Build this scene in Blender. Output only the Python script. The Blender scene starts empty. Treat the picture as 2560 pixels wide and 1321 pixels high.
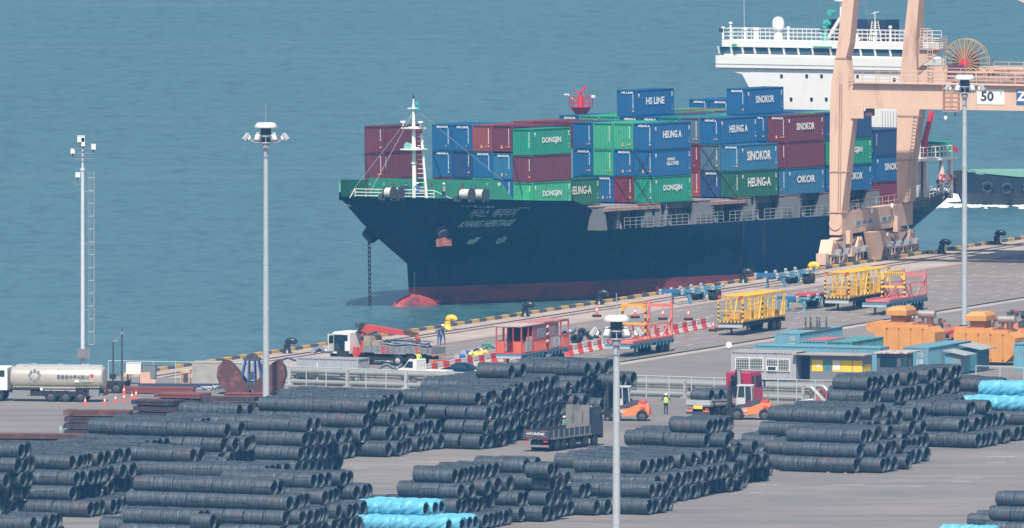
import bpy, bmesh, math, random
import numpy as np
from mathutils import Vector, Matrix
R=math.radians
S=bpy.context.scene; COL=S.collection
rnd=random.Random(7)
# ---------------- camera ----------------
HZD=0.00007
W0,H0=2560.0,1321.0
F=58800.0; CH=120.0; CD=2100.0; YH=-2396.0
PITCH=math.atan((H0/2-YH)/F)
CP=Vector((0,-CD,CH))
cd=bpy.data.cameras.new('camera'); cam=bpy.data.objects.new('camera',cd); COL.objects.link(cam)
cam.location=CP; cam.rotation_euler=(R(90)-PITCH,0,0)
cd.sensor_fit='HORIZONTAL'; cd.sensor_width=36; cd.lens=36*F/W0; cd.clip_start=5; cd.clip_end=60000
S.camera=cam
S.render.resolution_x=1024; S.render.resolution_y=528
# ---------------- light ----------------
SUN_H=Vector((-0.07,-1.0)).normalized(); SUN_EL=R(55)
w=bpy.data.worlds.new("World"); S.world=w; w.use_nodes=True
nt=w.node_tree; bg=nt.nodes['Background']
sky=nt.nodes.new('ShaderNodeTexSky'); sky.sky_type='NISHITA'; sky.sun_disc=False
sky.sun_elevation=SUN_EL; sky.sun_rotation=math.atan2(SUN_H.x,SUN_H.y); sky.air_density=1.0; sky.dust_density=2.5; sky.ozone_density=1.5
nt.links.new(sky.outputs[0],bg.inputs[0]); bg.inputs[1].default_value=0.085
sl=bpy.data.lights.new('sun','SUN'); sl.energy=4.7; sl.angle=R(0.53); sl.color=(1.0,0.92,0.82)
so=bpy.data.objects.new('sun',sl); COL.objects.link(so); so.location=(0,-300,400)
SD=Vector((SUN_H.x*math.cos(SUN_EL),SUN_H.y*math.cos(SUN_EL),math.sin(SUN_EL)))
so.rotation_euler=SD.to_track_quat('Z','Y').to_euler()
S.view_settings.view_transform='Standard'; S.view_settings.look='None'; S.view_settings.gamma=1
S.view_settings.exposure=0.48
S.cycles.max_bounces=5; S.cycles.diffuse_bounces=2; S.cycles.glossy_bounces=3; S.cycles.volume_bounces=0
S.cycles.transmission_bounces=3; S.cycles.transparent_max_bounces=4
S.cycles.sample_clamp_indirect=4
# ---------------- projection helpers ----------------
def ray(px,py):
    x=(px-W0/2)/F; y=-(py-H0/2)/F
    c,s=math.cos(PITCH),math.sin(PITCH)
    return Vector((x, c+y*s, -s+y*c))
def G(px,py,z=0.0):
    """world point at height z seen at pixel px,py of the 2560 wide photograph"""
    d=ray(px,py); t=(z-CH)/d.z
    return CP+d*t
def PJ(p):
    v=Vector(p)-CP; c,s=math.cos(PITCH),math.sin(PITCH)
    f=v.y*c-v.z*s; u=v.y*s+v.z*c
    return (W0/2+F*v.x/f, H0/2-F*u/f)
QD=(G(2560,597)-G(1150,812)).normalized()       # along the quay, away from the camera
ND=Vector((QD.y,-QD.x,0))                       # landward
QE=G(1150,812)                                  # a point of the quay edge
QZ=math.atan2(QD.y,QD.x)
def Q(a,n,z=0): return QE+QD*a+ND*n+Vector((0,0,z))
# ---------------- mesh builder ----------------
class MB:
    def __init__(s): s.v=[]; s.f=[]; s.m=[]; s.sm=[]; s.cuts=[]
    def cut(s): s.cuts.append((len(s.v),len(s.f))); return s
    def add(s,vs,fs,m=0,smooth=False):
        b=len(s.v); s.v+= [tuple(v) for v in vs]
        for f in fs: s.f.append([b+i for i in f]); s.m.append(m); s.sm.append(smooth)
        return s
    def box(s,x0,x1,y0,y1,z0,z1,m=0):
        v=[(x,y,z) for z in (z0,z1) for y in (y0,y1) for x in (x0,x1)]
        return s.add(v,[(0,2,3,1),(4,5,7,6),(0,1,5,4),(2,6,7,3),(0,4,6,2),(1,3,7,5)],m)
    def cb(s,c,d,m=0,rot=None):
        hx,hy,hz=d[0]/2,d[1]/2,d[2]/2; c=Vector(c)
        v=[Vector((x,y,z)) for z in (-hz,hz) for y in (-hy,hy) for x in (-hx,hx)]
        if rot is not None: v=[rot@a for a in v]
        return s.add([a+c for a in v],[(0,2,3,1),(4,5,7,6),(0,1,5,4),(2,6,7,3),(0,4,6,2),(1,3,7,5)],m)
    def bar(s,p,q,w=.1,h=None,m=0):
        p=Vector(p);q=Vector(q); h=h or w; d=q-p; L=d.length
        if L<1e-5: return s
        d/=L; up=Vector((0,0,1)) if abs(d.z)<.95 else Vector((1,0,0))
        sx=d.cross(up).normalized(); sz=sx.cross(d)
        v=[e+sx*(a*w/2)+sz*(b*h/2) for e in (p,q) for b in (-1,1) for a in (-1,1)]
        return s.add(v,[(0,1,3,2),(4,6,7,5),(0,4,5,1),(2,3,7,6),(0,2,6,4),(1,5,7,3)],m)
    def cyl(s,p,q,r,r2=None,n=10,m=0,smooth=True,cap=True):
        p=Vector(p);q=Vector(q); r2=r if r2 is None else r2; d=(q-p).normalized()
        up=Vector((0,0,1)) if abs(d.z)<.95 else Vector((1,0,0))
        a=d.cross(up).normalized(); b=d.cross(a)
        v=[];
        for e,rr in ((p,r),(q,r2)):
            for i in range(n):
                t=2*math.pi*i/n; v.append(e+a*(rr*math.cos(t))+b*(rr*math.sin(t)))
        s.add(v,[(i,n+i,n+(i+1)%n,(i+1)%n) for i in range(n)],m,smooth)
        if cap: s.add(v[:n],[tuple(range(n))],m); s.add(v[n:],[tuple(reversed(range(n)))],m)
        return s
    def tube(s,pts,r,n=6,m=0):
        pts=[Vector(p) for p in pts]; rings=[]
        for i,p in enumerate(pts):
            d=(pts[min(i+1,len(pts)-1)]-pts[max(i-1,0)]).normalized()
            up=Vector((0,0,1)) if abs(d.z)<.95 else Vector((1,0,0))
            a=d.cross(up).normalized(); b=d.cross(a)
            rr=r[i] if isinstance(r,(list,tuple)) else r
            rings.append([p+a*(rr*math.cos(2*math.pi*k/n))+b*(rr*math.sin(2*math.pi*k/n)) for k in range(n)])
        return s.loft(rings,m,True)
    def loft(s,rings,m=0,smooth=False,cap=True,close=True):
        n=len(rings[0]); v=[p for r_ in rings for p in r_]; fs=[]
        for i in range(len(rings)-1):
            for k in range(n if close else n-1):
                k2=(k+1)%n; fs.append((i*n+k,(i+1)*n+k,(i+1)*n+k2,i*n+k2))
        s.add(v,fs,m,smooth)
        if cap: s.add(rings[0],[tuple(range(n))],m); s.add(rings[-1],[tuple(reversed(range(n)))],m)
        return s
    def lathe(s,prof,c=(0,0,0),n=16,m=0,smooth=True,axis=2):
        rings=[]
        for r_,h in prof:
            ring=[]
            for k in range(n):
                t=2*math.pi*k/n; a,b=r_*math.cos(t),r_*math.sin(t)
                p={2:(a,b,h),0:(h,a,b),1:(a,h,b)}[axis]
                ring.append(Vector(p)+Vector(c))
            rings.append(ring)
        return s.loft(rings,m,smooth)
    def prism(s,poly,a0,a1,axis=1,m=0):
        # poly in the two other axes (in x,y,z order), extruded along axis
        def P(u,v,a): return {0:(a,u,v),1:(u,a,v),2:(u,v,a)}[axis]
        return s.loft([[P(u,v,a0) for u,v in poly],[P(u,v,a1) for u,v in poly]],m)
    def ext(s,o): 
        b=len(s.v); s.v+=o.v; s.f+=[[b+i for i in f] for f in o.f]; s.m+=o.m; s.sm+=o.sm; return s
    def mesh(s,name,mats):
        me=bpy.data.meshes.new(name); me.from_pydata(s.v,[],s.f)
        for m_ in (mats if isinstance(mats,(list,tuple)) else [mats]): me.materials.append(m_)
        if any(s.m): me.polygons.foreach_set('material_index',s.m)
        if any(s.sm): me.polygons.foreach_set('use_smooth',s.sm)
        bm=bmesh.new(); bm.from_mesh(me); bmesh.ops.recalc_face_normals(bm,faces=bm.faces); bm.to_mesh(me); bm.free()
        return me
    def build(s,name,mats,parent=None,loc=None,rz=None):
        if s.cuts:
            c=[x for x in s.cuts if x[1]<len(s.f)]; c=[(0,0)]+c+[(len(s.v),len(s.f))]; s.cuts=[]; first=None
            for (v0,f0),(v1,f1) in zip(c,c[1:]):
                if f1<=f0: continue
                q=MB(); q.v=s.v[v0:v1]; q.f=[[i-v0 for i in f] for f in s.f[f0:f1]]; q.m=s.m[f0:f1]; q.sm=s.sm[f0:f1]
                o=q.build(name,mats,parent,loc,rz); first=first or o
            return first
        o=bpy.data.objects.new(name,s.mesh(name,mats)); COL.objects.link(o)
        if parent: o.parent=parent
        if loc is not None: o.location=loc
        if rz is not None: o.rotation_euler=(0,0,rz)
        return o
def meshobj(name,me,parent=None):
    o=bpy.data.objects.new(name,me); COL.objects.link(o)
    if parent: o.parent=parent
    return o
def tag(o,label,cat,group=None):
    o['label']=label; o['category']=cat
    if group: o['group']=group
    return o
def thing(name,label,cat,loc=(0,0,0),rz=0,group=None):
    o=bpy.data.objects.new(name,None); COL.objects.link(o); o.location=loc; o.rotation_euler=(0,0,rz)
    o.empty_display_size=.5
    return tag(o,label,cat,group)
def struct(o,kind='structure'): o['kind']=kind; return o
def copy_tree(o,parent=None):
    c=o.copy(); COL.objects.link(c); c.parent=parent
    for ch in [x for x in KIDS.get(o.name,[])] or [x for x in bpy.data.objects if x.parent==o]: copy_tree(ch,c)
    return c
KIDS={}
def dup(o,loc,rz,label,group=None):
    c=copy_tree(o); c.location=loc; c.rotation_euler=(0,0,rz); c['label']=label
    if group: c['group']=group
    return c
# ---------------- materials ----------------
def srgb(r,g,b):
    f=lambda c:(c/255/12.92 if c/255<=.04045 else ((c/255+.055)/1.055)**2.4)
    return (f(r),f(g),f(b))
def mat(name,col,rough=.55,metal=0.0,var=.12,sc=1.5,dirt=None,damt=.0,dsc=.8,bump=0.,bsc=20,spec=.5,stretch=None,det=4):
    m=bpy.data.materials.new(name); m.use_nodes=True; n=m.node_tree.nodes; l=m.node_tree.links
    b=n['Principled BSDF']; b.inputs['Roughness'].default_value=rough; b.inputs['Metallic'].default_value=metal
    b.inputs['Specular IOR Level'].default_value=spec
    tc=n.new('ShaderNodeTexCoord'); src=tc.outputs['Object']
    if stretch:
        mp=n.new('ShaderNodeMapping'); mp.inputs['Scale'].default_value=stretch; l.new(src,mp.inputs[0]); src=mp.outputs[0]
    oi=n.new('ShaderNodeObjectInfo'); va=n.new('ShaderNodeVectorMath'); va.operation='SCALE'; va.inputs[0].default_value=(37,91,53); l.new(oi.outputs['Random'],va.inputs['Scale'])
    vb=n.new('ShaderNodeVectorMath'); vb.operation='ADD'; l.new(src,vb.inputs[0]); l.new(va.outputs[0],vb.inputs[1]); src=vb.outputs[0]
    nz=n.new('ShaderNodeTexNoise'); nz.inputs['Scale'].default_value=sc; nz.inputs['Detail'].default_value=det; l.new(src,nz.inputs['Vector'])
    mx=n.new('ShaderNodeMix'); mx.data_type='RGBA'
    lo=[c*(1-var*1.6) for c in col]; hi=[min(1,c*(1+var)) for c in col]
    mx.inputs[6].default_value=(*lo,1); mx.inputs[7].default_value=(*hi,1); l.new(nz.outputs[0],mx.inputs[0])
    out=mx.outputs[2]
    if dirt and damt>0:
        n2=n.new('ShaderNodeTexNoise'); n2.inputs['Scale'].default_value=dsc; n2.inputs['Detail'].default_value=8; n2.inputs['Roughness'].default_value=.7; l.new(src,n2.inputs['Vector'])
        rp=n.new('ShaderNodeMapRange'); e=.62-.25*damt; rp.inputs[1].default_value=e; rp.inputs[2].default_value=e+.14; rp.inputs[4].default_value=min(1,.35+damt); l.new(n2.outputs[0],rp.inputs[0])
        m2=n.new('ShaderNodeMix'); m2.data_type='RGBA'; l.new(rp.outputs[0],m2.inputs[0]); l.new(out,m2.inputs[6]); m2.inputs[7].default_value=(*dirt,1); out=m2.outputs[2]
    l.new(out,b.inputs['Base Color'])
    if bump>0:
        n3=n.new('ShaderNodeTexNoise'); n3.inputs['Scale'].default_value=bsc; l.new(src,n3.inputs['Vector'])
        bp=n.new('ShaderNodeBump'); bp.inputs['Strength'].default_value=bump; bp.inputs['Distance'].default_value=.05; l.new(n3.outputs[0],bp.inputs['Height']); l.new(bp.outputs[0],b.inputs['Normal'])
    return m
RUST=(.11,.045,.025); GRIME=(.05,.045,.04)
MT={}
def K(name,*a,**k):
    if name not in MT: MT[name]=mat(name,*a,**k)
    return MT[name]
white=K('white_paint',(.72,.71,.68),.45,dirt=(.45,.40,.33),damt=.25)
cream=K('ship_white',(.80,.79,.75),.5,var=.05,dirt=(.6,.55,.45),damt=.12)
lgrey=K('light_grey',(.42,.44,.46),.5,dirt=(.25,.2,.16),damt=.25)
mgrey=K('mid_grey',(.20,.215,.23),.6,dirt=RUST,damt=.2)
dgrey=K('dark_grey',(.055,.06,.07),.6,dirt=RUST,damt=.25)
black=K('black_paint',(.018,.02,.024),.6,dirt=(.06,.055,.05),damt=.3)
rubber=K('rubber',(.02,.022,.026),.85,var=.3)
glass=K('dark_glass',(.015,.035,.05),.08,spec=.8,var=.3)
galv=K('galvanised',(.40,.44,.47),.4,.35,dirt=(.2,.18,.16),damt=.15)
peach=K('crane_peach',(.65,.44,.32),.6,var=.09,sc=.5,dirt=(.38,.22,.16),damt=.28,dsc=.45,stretch=(1.6,1.6,.35))
yellow=K('yellow_paint',(.72,.42,.035),.5,dirt=RUST,damt=.25)
yelb=K('bright_yellow',(.80,.50,.04),.5,dirt=(.3,.2,.1),damt=.15)
orange=K('orange_paint',(.72,.22,.07),.45,dirt=(.2,.1,.06),damt=.2)
ochre=K('machine_ochre',(.60,.27,.065),.6,dirt=(.3,.12,.05),damt=.25)
redp=K('red_paint',(.50,.06,.05),.5,dirt=(.2,.1,.08),damt=.25)
salmon=K('faded_red',(.62,.17,.13),.6,dirt=(.3,.12,.09),damt=.25)
brred=K('bright_red',(.62,.03,.05),.45)
maroon=K('maroon_paint',(.17,.03,.04),.55,dirt=(.1,.05,.04),damt=.2)
tblue=K('trailer_blue',(.07,.22,.32),.6,dirt=(.2,.13,.1),damt=.35)
sblue=K('sky_blue',(.13,.33,.42),.6,dirt=(.24,.16,.12),damt=.4)
navy=K('navy_cloth',(.02,.04,.12),.85); bluec=K('blue_cloth',(.03,.10,.35),.85)
skin=K('skin',(.45,.26,.18),.7); hivis=K('hivis_yellow',(.55,.85,.06),.7)
greenp=K('green_deck',(.03,.20,.12),.6,dirt=(.1,.12,.1),damt=.2)
rust=K('rusty_steel',(.10,.045,.03),.85,var=.3,dirt=(.25,.10,.05),damt=.4)
wood=K('wood',(.35,.22,.13),.8)
conc=K('concrete_block',(.34,.33,.31),.85,dirt=(.2,.17,.14),damt=.3,bump=.3)
rope=K('rope',(.62,.60,.52),.9,bump=.5)
# ---------------- ground, quay, water ----------------
def groundmat(name,c1,c2,c3,sc,rough=.85,streak=True,nsc=.5,joints=0):
    m=bpy.data.materials.new(name); m.use_nodes=True; n=m.node_tree.nodes; l=m.node_tree.links; b=n['Principled BSDF']; b.inputs['Roughness'].default_value=rough
    tc=n.new('ShaderNodeTexCoord')
    def noise(s,det,vec=None,ro=.6):
        z=n.new('ShaderNodeTexNoise'); z.inputs['Scale'].default_value=s; z.inputs['Detail'].default_value=det; z.inputs['Roughness'].default_value=ro; l.new(vec or tc.outputs['Object'],z.inputs['Vector']); return z.outputs[0]
    def mix(fac,a,b_):
        x=n.new('ShaderNodeMix'); x.data_type='RGBA'; l.new(fac,x.inputs[0])
        for i,v in ((6,a),(7,b_)):
            if isinstance(v,tuple): x.inputs[i].default_value=(*v,1)
            else: l.new(v,x.inputs[i])
        return x.outputs[2]
    def ramp(v,a,b_):
        r=n.new('ShaderNodeMapRange'); r.inputs[1].default_value=a; r.inputs[2].default_value=b_; l.new(v,r.inputs[0]); return r.outputs[0]
    a=mix(ramp(noise(sc,5),.35,.65),c1,c2)
    mp=n.new('ShaderNodeMapping'); mp.inputs['Rotation'].default_value=(0,0,-QZ); mp.inputs['Scale'].default_value=(.06,.5,1); l.new(tc.outputs['Object'],mp.inputs[0])
    a=mix(ramp(noise(nsc,6,mp.outputs[0]),.5,.75),a,c3)
    a=mix(ramp(noise(2.5,6,None,.8),.62,.8),a,tuple(x*.62 for x in c1))
    for ang,st,lo,hi,f in ((R(-8),(.035,.9,1),.56,.70,.72),(R(12),(.05,1.3,1),.60,.74,.78),(QZ,(.03,.8,1),.60,.72,1.22)):
        m3=n.new('ShaderNodeMapping'); m3.inputs['Rotation'].default_value=(0,0,-ang); m3.inputs['Scale'].default_value=st; l.new(tc.outputs['Object'],m3.inputs[0])
        a=mix(ramp(noise(1.0,4,m3.outputs[0]),lo,hi),a,tuple(x*f for x in c1))
    a=mix(ramp(noise(.22,3,None,.4),.60,.64),a,tuple(x*.78 for x in c2))
    if joints:
        m4=n.new('ShaderNodeMapping'); m4.inputs['Rotation'].default_value=(0,0,-QZ); l.new(tc.outputs['Object'],m4.inputs[0])
        bk=n.new('ShaderNodeTexBrick'); bk.offset=0; bk.inputs['Scale'].default_value=1.0; bk.inputs['Brick Width'].default_value=joints; bk.inputs['Row Height'].default_value=joints; bk.inputs['Mortar Size'].default_value=.09; bk.inputs['Color1'].default_value=(1,1,1,1); bk.inputs['Color2'].default_value=(.88,.88,.88,1); bk.inputs['Mortar'].default_value=(.52,.50,.5,1); l.new(m4.outputs[0],bk.inputs['Vector'])
        x=n.new('ShaderNodeMix'); x.data_type='RGBA'; x.blend_type='MULTIPLY'; x.inputs[0].default_value=.8; l.new(a,x.inputs[6]); l.new(bk.outputs[0],x.inputs[7]); a=x.outputs[2]
    l.new(a,b.inputs['Base Color'])
    bp=n.new('ShaderNodeBump'); bp.inputs['Strength'].default_value=.25; bp.inputs['Distance'].default_value=.02; l.new(noise(9,6),bp.inputs['Height']); l.new(bp.outputs[0],b.inputs['Normal'])
    return m
yardm=groundmat('yard_asphalt',(.155,.146,.138),(.225,.20,.178),(.112,.108,.107),.05)
apronm=groundmat('apron_concrete',(.20,.177,.155),(.24,.21,.185),(.15,.137,.125),.07,joints=6.0)
edgem=groundmat('quay_concrete',(.36,.31,.265),(.43,.375,.32),(.28,.245,.21),.3,joints=4.8)
def poly_slab(name,pts,z0,z1,m,bevel=False):
    b=MB(); b.loft([[(p[0],p[1],z) for p in pts] for z in (z0,z1)]); return struct(b.build(name,m))
A0=-92.0
ex=Q(A0,0); lx=G(-300,950)                  # where the edge turns left
land=[Q(420,0),Q(A0,0),ex+Vector((-6,-18,0)),lx,Vector((-260,lx.y,0)),Vector((-260,-700,0)),Vector((700,-700,0)),Q(420,600)]
poly_slab('yard_ground',land,-5.5,0,yardm)
def strip(name,a0,a1,n0,n1,z,m,h=.004):
    b=MB(); p=[Q(a0,n0,z),Q(a1,n0,z),Q(a1,n1,z),Q(a0,n1,z)]; b.loft([[Vector((q.x,q.y,0.0005)) for q in p],p]); return struct(b.build(name,m))
strip('quay_apron',A0+1,400,9.6,33.8,.004,apronm)
strip('quay_edge_paving',A0+1,400,.02,9.6,.006,edgem)
strip('crane_rail_foundation',A0+1,400,34.2,36.4,.008,edgem)
railm=K('rail_rust',(.16,.055,.045),.6,dirt=(.05,.04,.04),damt=.3)
def rail(name,n0,wd,h,m): 
    b=MB(); b.bar(Q(A0+1,n0,h/2+.003),Q(400,n0,h/2+.003),wd,h); return struct(b.build(name,m))
rail('crane_rail',3.0,.16,.09,railm); rail('crane_rail',4.3,.30,.05,railm); rail('crane_rail',35.0,.30,.09,black)
b=MB(); b.bar(Q(A0+1,9.7,.012),Q(400,9.7,.012),.32,.012); struct(b.build('painted_line',K('red_line',(.34,.12,.11),.8)))
# kerb along the edge: yellow and black
b=MB(); a=A0+2; k=0
for i in range(170):
    L=2.1
    if i%2==0: b.box(a+.02,a+L-.02,.02,.36,.0,.30,0)
    else: b.box(a+.02,a+L-.02,.02,.36,.0,.30,1)
    a+=L
kb=b.build('quay_kerb',[K('kerb_yellow',(.66,.40,.09),.7,dirt=(.3,.22,.12),damt=.4),K('kerb_black',(.10,.10,.105),.7)]); kb.location=QE; kb.rotation_euler=(0,0,QZ); kb.scale=(1,-1,1); struct(kb)
# white ticks on the apron
wm=K('road_white',(.62,.61,.58),.8,dirt=(.3,.29,.28),damt=.5)
b=MB(); r2=random.Random(3)
for j,n0 in enumerate((11.5,14.4,17.3,20.2,23.1,26,28.9,31.6)):
    a=A0+3+j*1.7
    while a<330:
        if r2.random()<.86: b.add([Q(a,n0-.06,.011),Q(a+2.3,n0-.06,.011),Q(a+2.3,n0+.06,.011),Q(a,n0+.06,.011)],[(0,1,2,3)])
        a+=5.6
for px,py,L in ((700,1168,.7),(1180,1270,.6),(2500,1142,1.2),(2490,1157,.8),(1920,1212,.9),(2120,1212,1.3),(2420,1195,1.2),(1890,1232,.5),(2400,1204,.8),(2290,1216,.5),(1240,1118,.9),(1060,1155,1.2),(900,1170,.6)):
    p=G(px,py,.006); b.add([p+Vector((-L,-.1,0)),p+Vector((L,-.16,0)),p+Vector((L,.14,0)),p+Vector((-L,.1,0))],[(0,1,2,3)])
struct(b.build('painted_markings',wm))
# water
def watermat():
    m=bpy.data.materials.new('sea_water'); m.use_nodes=True; n=m.node_tree.nodes; l=m.node_tree.links; b=n['Principled BSDF']
    b.inputs['Roughness'].default_value=.3; b.inputs['IOR'].default_value=1.33; b.inputs['Specular IOR Level'].default_value=.42
    tc=n.new('ShaderNodeTexCoord')
    def noise(s,det,sc=(1,1,1),ro=.55,rot=0):
        mp=n.new('ShaderNodeMapping'); mp.inputs['Scale'].default_value=sc; mp.inputs['Rotation'].default_value=(0,0,rot); l.new(tc.outputs['Object'],mp.inputs[0])
        z=n.new('ShaderNodeTexNoise'); z.inputs['Scale'].default_value=s; z.inputs['Detail'].default_value=det; z.inputs['Roughness'].default_value=ro; l.new(mp.outputs[0],z.inputs['Vector']); return z.outputs[0]
    def mr(v,a,b_,c=0,d=1):
        r=n.new('ShaderNodeMapRange'); r.inputs[1].default_value=a; r.inputs[2].default_value=b_; r.inputs[3].default_value=c; r.inputs[4].default_value=d; l.new(v,r.inputs[0]); return r.outputs[0]
    def mix(fac,a,b_):
        x=n.new('ShaderNodeMix'); x.data_type='RGBA'; l.new(fac,x.inputs[0])
        for i,v in ((6,a),(7,b_)):
            if isinstance(v,tuple): x.inputs[i].default_value=(*v,1)
            else: l.new(v,x.inputs[i])
        return x.outputs[2]
    c=mix(mr(noise(.012,4,(1,.22,1)),.35,.68),(.026,.086,.100),(.048,.130,.142))
    c=mix(mr(noise(.9,4,(1,.35,1)),.30,.72),c,(.062,.148,.158))
    c=mix(mr(noise(.35,3,(1,.3,1)),.50,.78,0,.6),c,(.010,.044,.060))
    c=mix(mr(noise(.02,3,(.35,2.2,1),.5,R(-8)),.60,.68,0,.35),c,(.10,.17,.175))
    l.new(c,b.inputs['Base Color'])
    bp=n.new('ShaderNodeBump'); bp.inputs['Strength'].default_value=.85; bp.inputs['Distance'].default_value=.27
    ad=n.new('ShaderNodeMath'); ad.operation='ADD'; l.new(noise(1.3,5,(1,.4,1),.65,.15),ad.inputs[0]); l.new(mr(noise(.3,3,(1,.45,1),.55,-.1),0,1,0,2.4),ad.inputs[1])
    l.new(ad.outputs[0],bp.inputs['Height']); l.new(bp.outputs[0],b.inputs['Normal'])
    return m
WZ=-3.0
b=MB(); b.add([(-6000,-2900,WZ),(6000,-2900,WZ),(6000,9000,WZ),(-6000,9000,WZ)],[(0,1,2,3)]); sea=struct(b.build('sea_water',watermat()))
# ---------------- wire rod coils ----------------
CA=R(28); AX=Vector((math.cos(CA),-math.sin(CA),0)); BX=Vector((math.sin(CA),math.cos(CA),0))
DI=1.34; TH=DI*.866; CL=1.78
O0=G(1280,1300)
def ab(p): d=p-O0; return d.dot(AX),d.dot(BX)
# xL, xR, y of the row's lower edge at xR, tier, columns behind, block
ROWS=[
# right hand block
(1918,2215,1184,0,5,'R'),(1920,2207,1149,1,5,'R'),(1973,2168,1112,2,5,'R'),
(1885,2240,1172,0,7,'R'),(1866,2180,1134,1,7,'R'),(1906,2140,1100,2,7,'R'),(1943,2127,1064,3,8,'R'),
(2150,2280,1135,0,1,'S'),(2150,2307,1129,0,1,'S'),(2200,2320,1126,0,1,'S'),(2200,2456,1121,0,14,'S'),
(2180,2315,1090,1,1,'S'),(2310,2412,1085,1,8,'S'),(2150,2231,1066,2,1,'S'),(2200,2295,1056,2,1,'S'),(2295,2429,1046,2,3,'S'),
(2130,2340,1044,2,8,'S'),(2075,2252,1011,3,16,'S'),(2089,2182,980,4,5,'S'),(2221,2283,969,4,9,'S'),(2400,2500,984,3,2,'S'),
(2480,2620,1062,1,4,'S'),(2440,2640,1040,1,9,'S'),
# middle block
(1415,1500,1291,0,1,'M'),(1500,1633,1288,0,2,'M'),(1300,1378,1301,0,4,'M'),
(1395,1464,1250,1,1,'M'),(1463,1638,1249,1,2,'M'),(1438,1652,1229,1,14,'M'),(1440,1652,1262,0,15,'M'),
(1442,1617,1189,2,3,'M'),(1393,1672,1181,2,3,'M'),(1450,1715,1173,2,4,'M'),(1560,1785,1163,2,4,'M'),
(1569,1765,1120,3,5,'M'),(1685,1783,1087,4,4,'M'),
(1740,1872,1212,0,3,'M'),(1780,1882,1176,1,3,'M'),(1795,1882,1162,1,3,'M'),(1790,1854,1144,2,2,'M'),(1780,1828,1123,3,1,'M'),
(1322,1381,1261,1,4,'M'),(1253,1309,1270,1,1,'M'),(1254,1379,1225,2,3,'M'),(1212,1324,1189,3,2,'M'),(1320,1385,1198,3,1,'M'),
(1130,1200,1326,0,9,'P'),(967,1155,1289,1,9,'P'),(1004,1159,1250,2,9,'P'),(1041,1145,1214,3,7,'P'),(880,965,1287,1,3,'P'),
# block in the middle distance
(695,820,1184,0,2,'L'),(820,871,1148,0,3,'L'),(881,980,1144,0,9,'L'),(1111,1224,1118,0,6,'L'),(1250,1312,1073,0,1,'L'),(1300,1356,1070,0,4,'L'),
(597,820,1148,1,2,'L'),(830,880,1110,1,1,'L'),(880,980,1106,1,9,'L'),(1084,1180,1082,1,1,'L'),(1180,1223,1090,1,5,'L'),
(1302,1402,1029,1,2,'L'),(1240,1302,1034,1,2,'L'),(1400,1447,1024,1,1,'L'),(1421,1518,1005,1,3,'L'),
(575,611,1113,2,1,'L'),(615,828,1114,2,2,'L'),(646,933,1072,2,2,'L'),(933,990,1070,2,1,'L'),(985,1036,1057,2,3,'L'),(1071,1231,1056,2,3,'L'),
(1298,1429,991,2,2,'L'),(1296,1489,975,2,4,'L'),(1489,1555,974,2,3,'L'),
(420,781,1085,3,2,'L'),(652,933,1039,3,3,'L'),(700,969,1024,3,5,'L'),(1018,1203,1018,3,7,'L'),(1180,1284,997,3,6,'L'),(1060,1290,990,3,8,'L'),(1298,1476,943,3,5,'L'),
(1198,1287,951,4,2,'L'),(454,606,1050,3,1,'L'),(282,487,1085,3,2,'L'),
# left block
(47,235,1294,0,9,'F'),(0,92,1332,1,4,'F'),(-30,95,1366,0,4,'F'),(52,200,1253,1,10,'F'),(23,200,1218,2,11,'F'),(-40,30,1253,1,2,'F'),(-40,25,1225,2,2,'F'),(-60,188,1180,3,14,'F'),(-30,62,1150,4,2,'F'),
(351,495,1197,2,2,'F'),(304,491,1162,3,2,'F'),(400,550,1187,2,2,'F'),(430,583,1167,2,3,'F'),(229,598,1132,3,3,'F'),(227,577,1098,4,2,'F'),(165,375,1140,3,3,'F'),(227,425,1157,3,2,'F'),
# front left block
(255,700,1350,0,8,'K'),(315,510,1316,1,1,'K'),(482,540,1328,1,0,'K'),(560,668,1312,1,2,'K'),(706,765,1318,1,4,'K'),(796,854,1303,1,4,'K'),
(322,732,1281,2,3,'K'),(765,821,1265,2,3,'K'),(848,899,1254,2,2,'K'),(341,693,1243,3,2,'K'),(560,792,1225,3,3,'K'),(805,868,1218,3,1,'K'),(445,675,1205,3,3,'K'),
# far right bottom
(2497,2640,1272,2,1,'N'),(2480,2640,1309,1,2,'N'),(2425,2640,1330,0,3,'N'),
]
BLOCK={'R':'stack at right in front of the blue containers','S':'stack below the blue wrapped coils at far right','M':'stack around the front lamp post',
'P':'stack behind the blue wrapped coils in front','L':'long stack beside the dark flatbed truck','F':'stack at the left edge','K':'stack in the left foreground','N':'small stack at the bottom right corner'}
occ={}   # (tier,k)->list of (a0,a1)
coils=[] # (tier,k,a,length,block,rowid)
rc=random.Random(11)
def free(t,k,a0,a1):
    segs=[(a0,a1)]
    for (b0,b1) in occ.get((t,k),[]):
        ns=[]
        for s0,s1 in segs:
            if b1<=s0 or b0>=s1: ns.append((s0,s1)); continue
            if b0>s0: ns.append((s0,b0))
            if b1<s1: ns.append((b1,s1))
        segs=ns
    return [s for s in segs if s[1]-s[0]>=1.5]
def fill(t,k,a0,a1,blk,rid,primary=False):
    for s0,s1 in free(t,k,a0,a1):
        n=max(1,round((s1-s0)/CL)); 
        if (s1-s0)/n>2.0: n+=1
        L=(s1-s0)/n
        if not primary:
            L=min(L,CL); n=int((s1-s0)/L+.01)
        for i in range(n):
            coils.append((t,k,s1-L*(i+.5),L,blk,rid))
        occ.setdefault((t,k),[]).append((s1-L*n,s1))
prim=[]
TARP=[(897,1072,1295,1,3),(885,1129,1336,0,5),(2453,2620,997,3,2),(2411,2640,1033,2,3),(2355,2500,1356,1,1),(2300,2560,1390,0,1)]
tarps=[]
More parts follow.
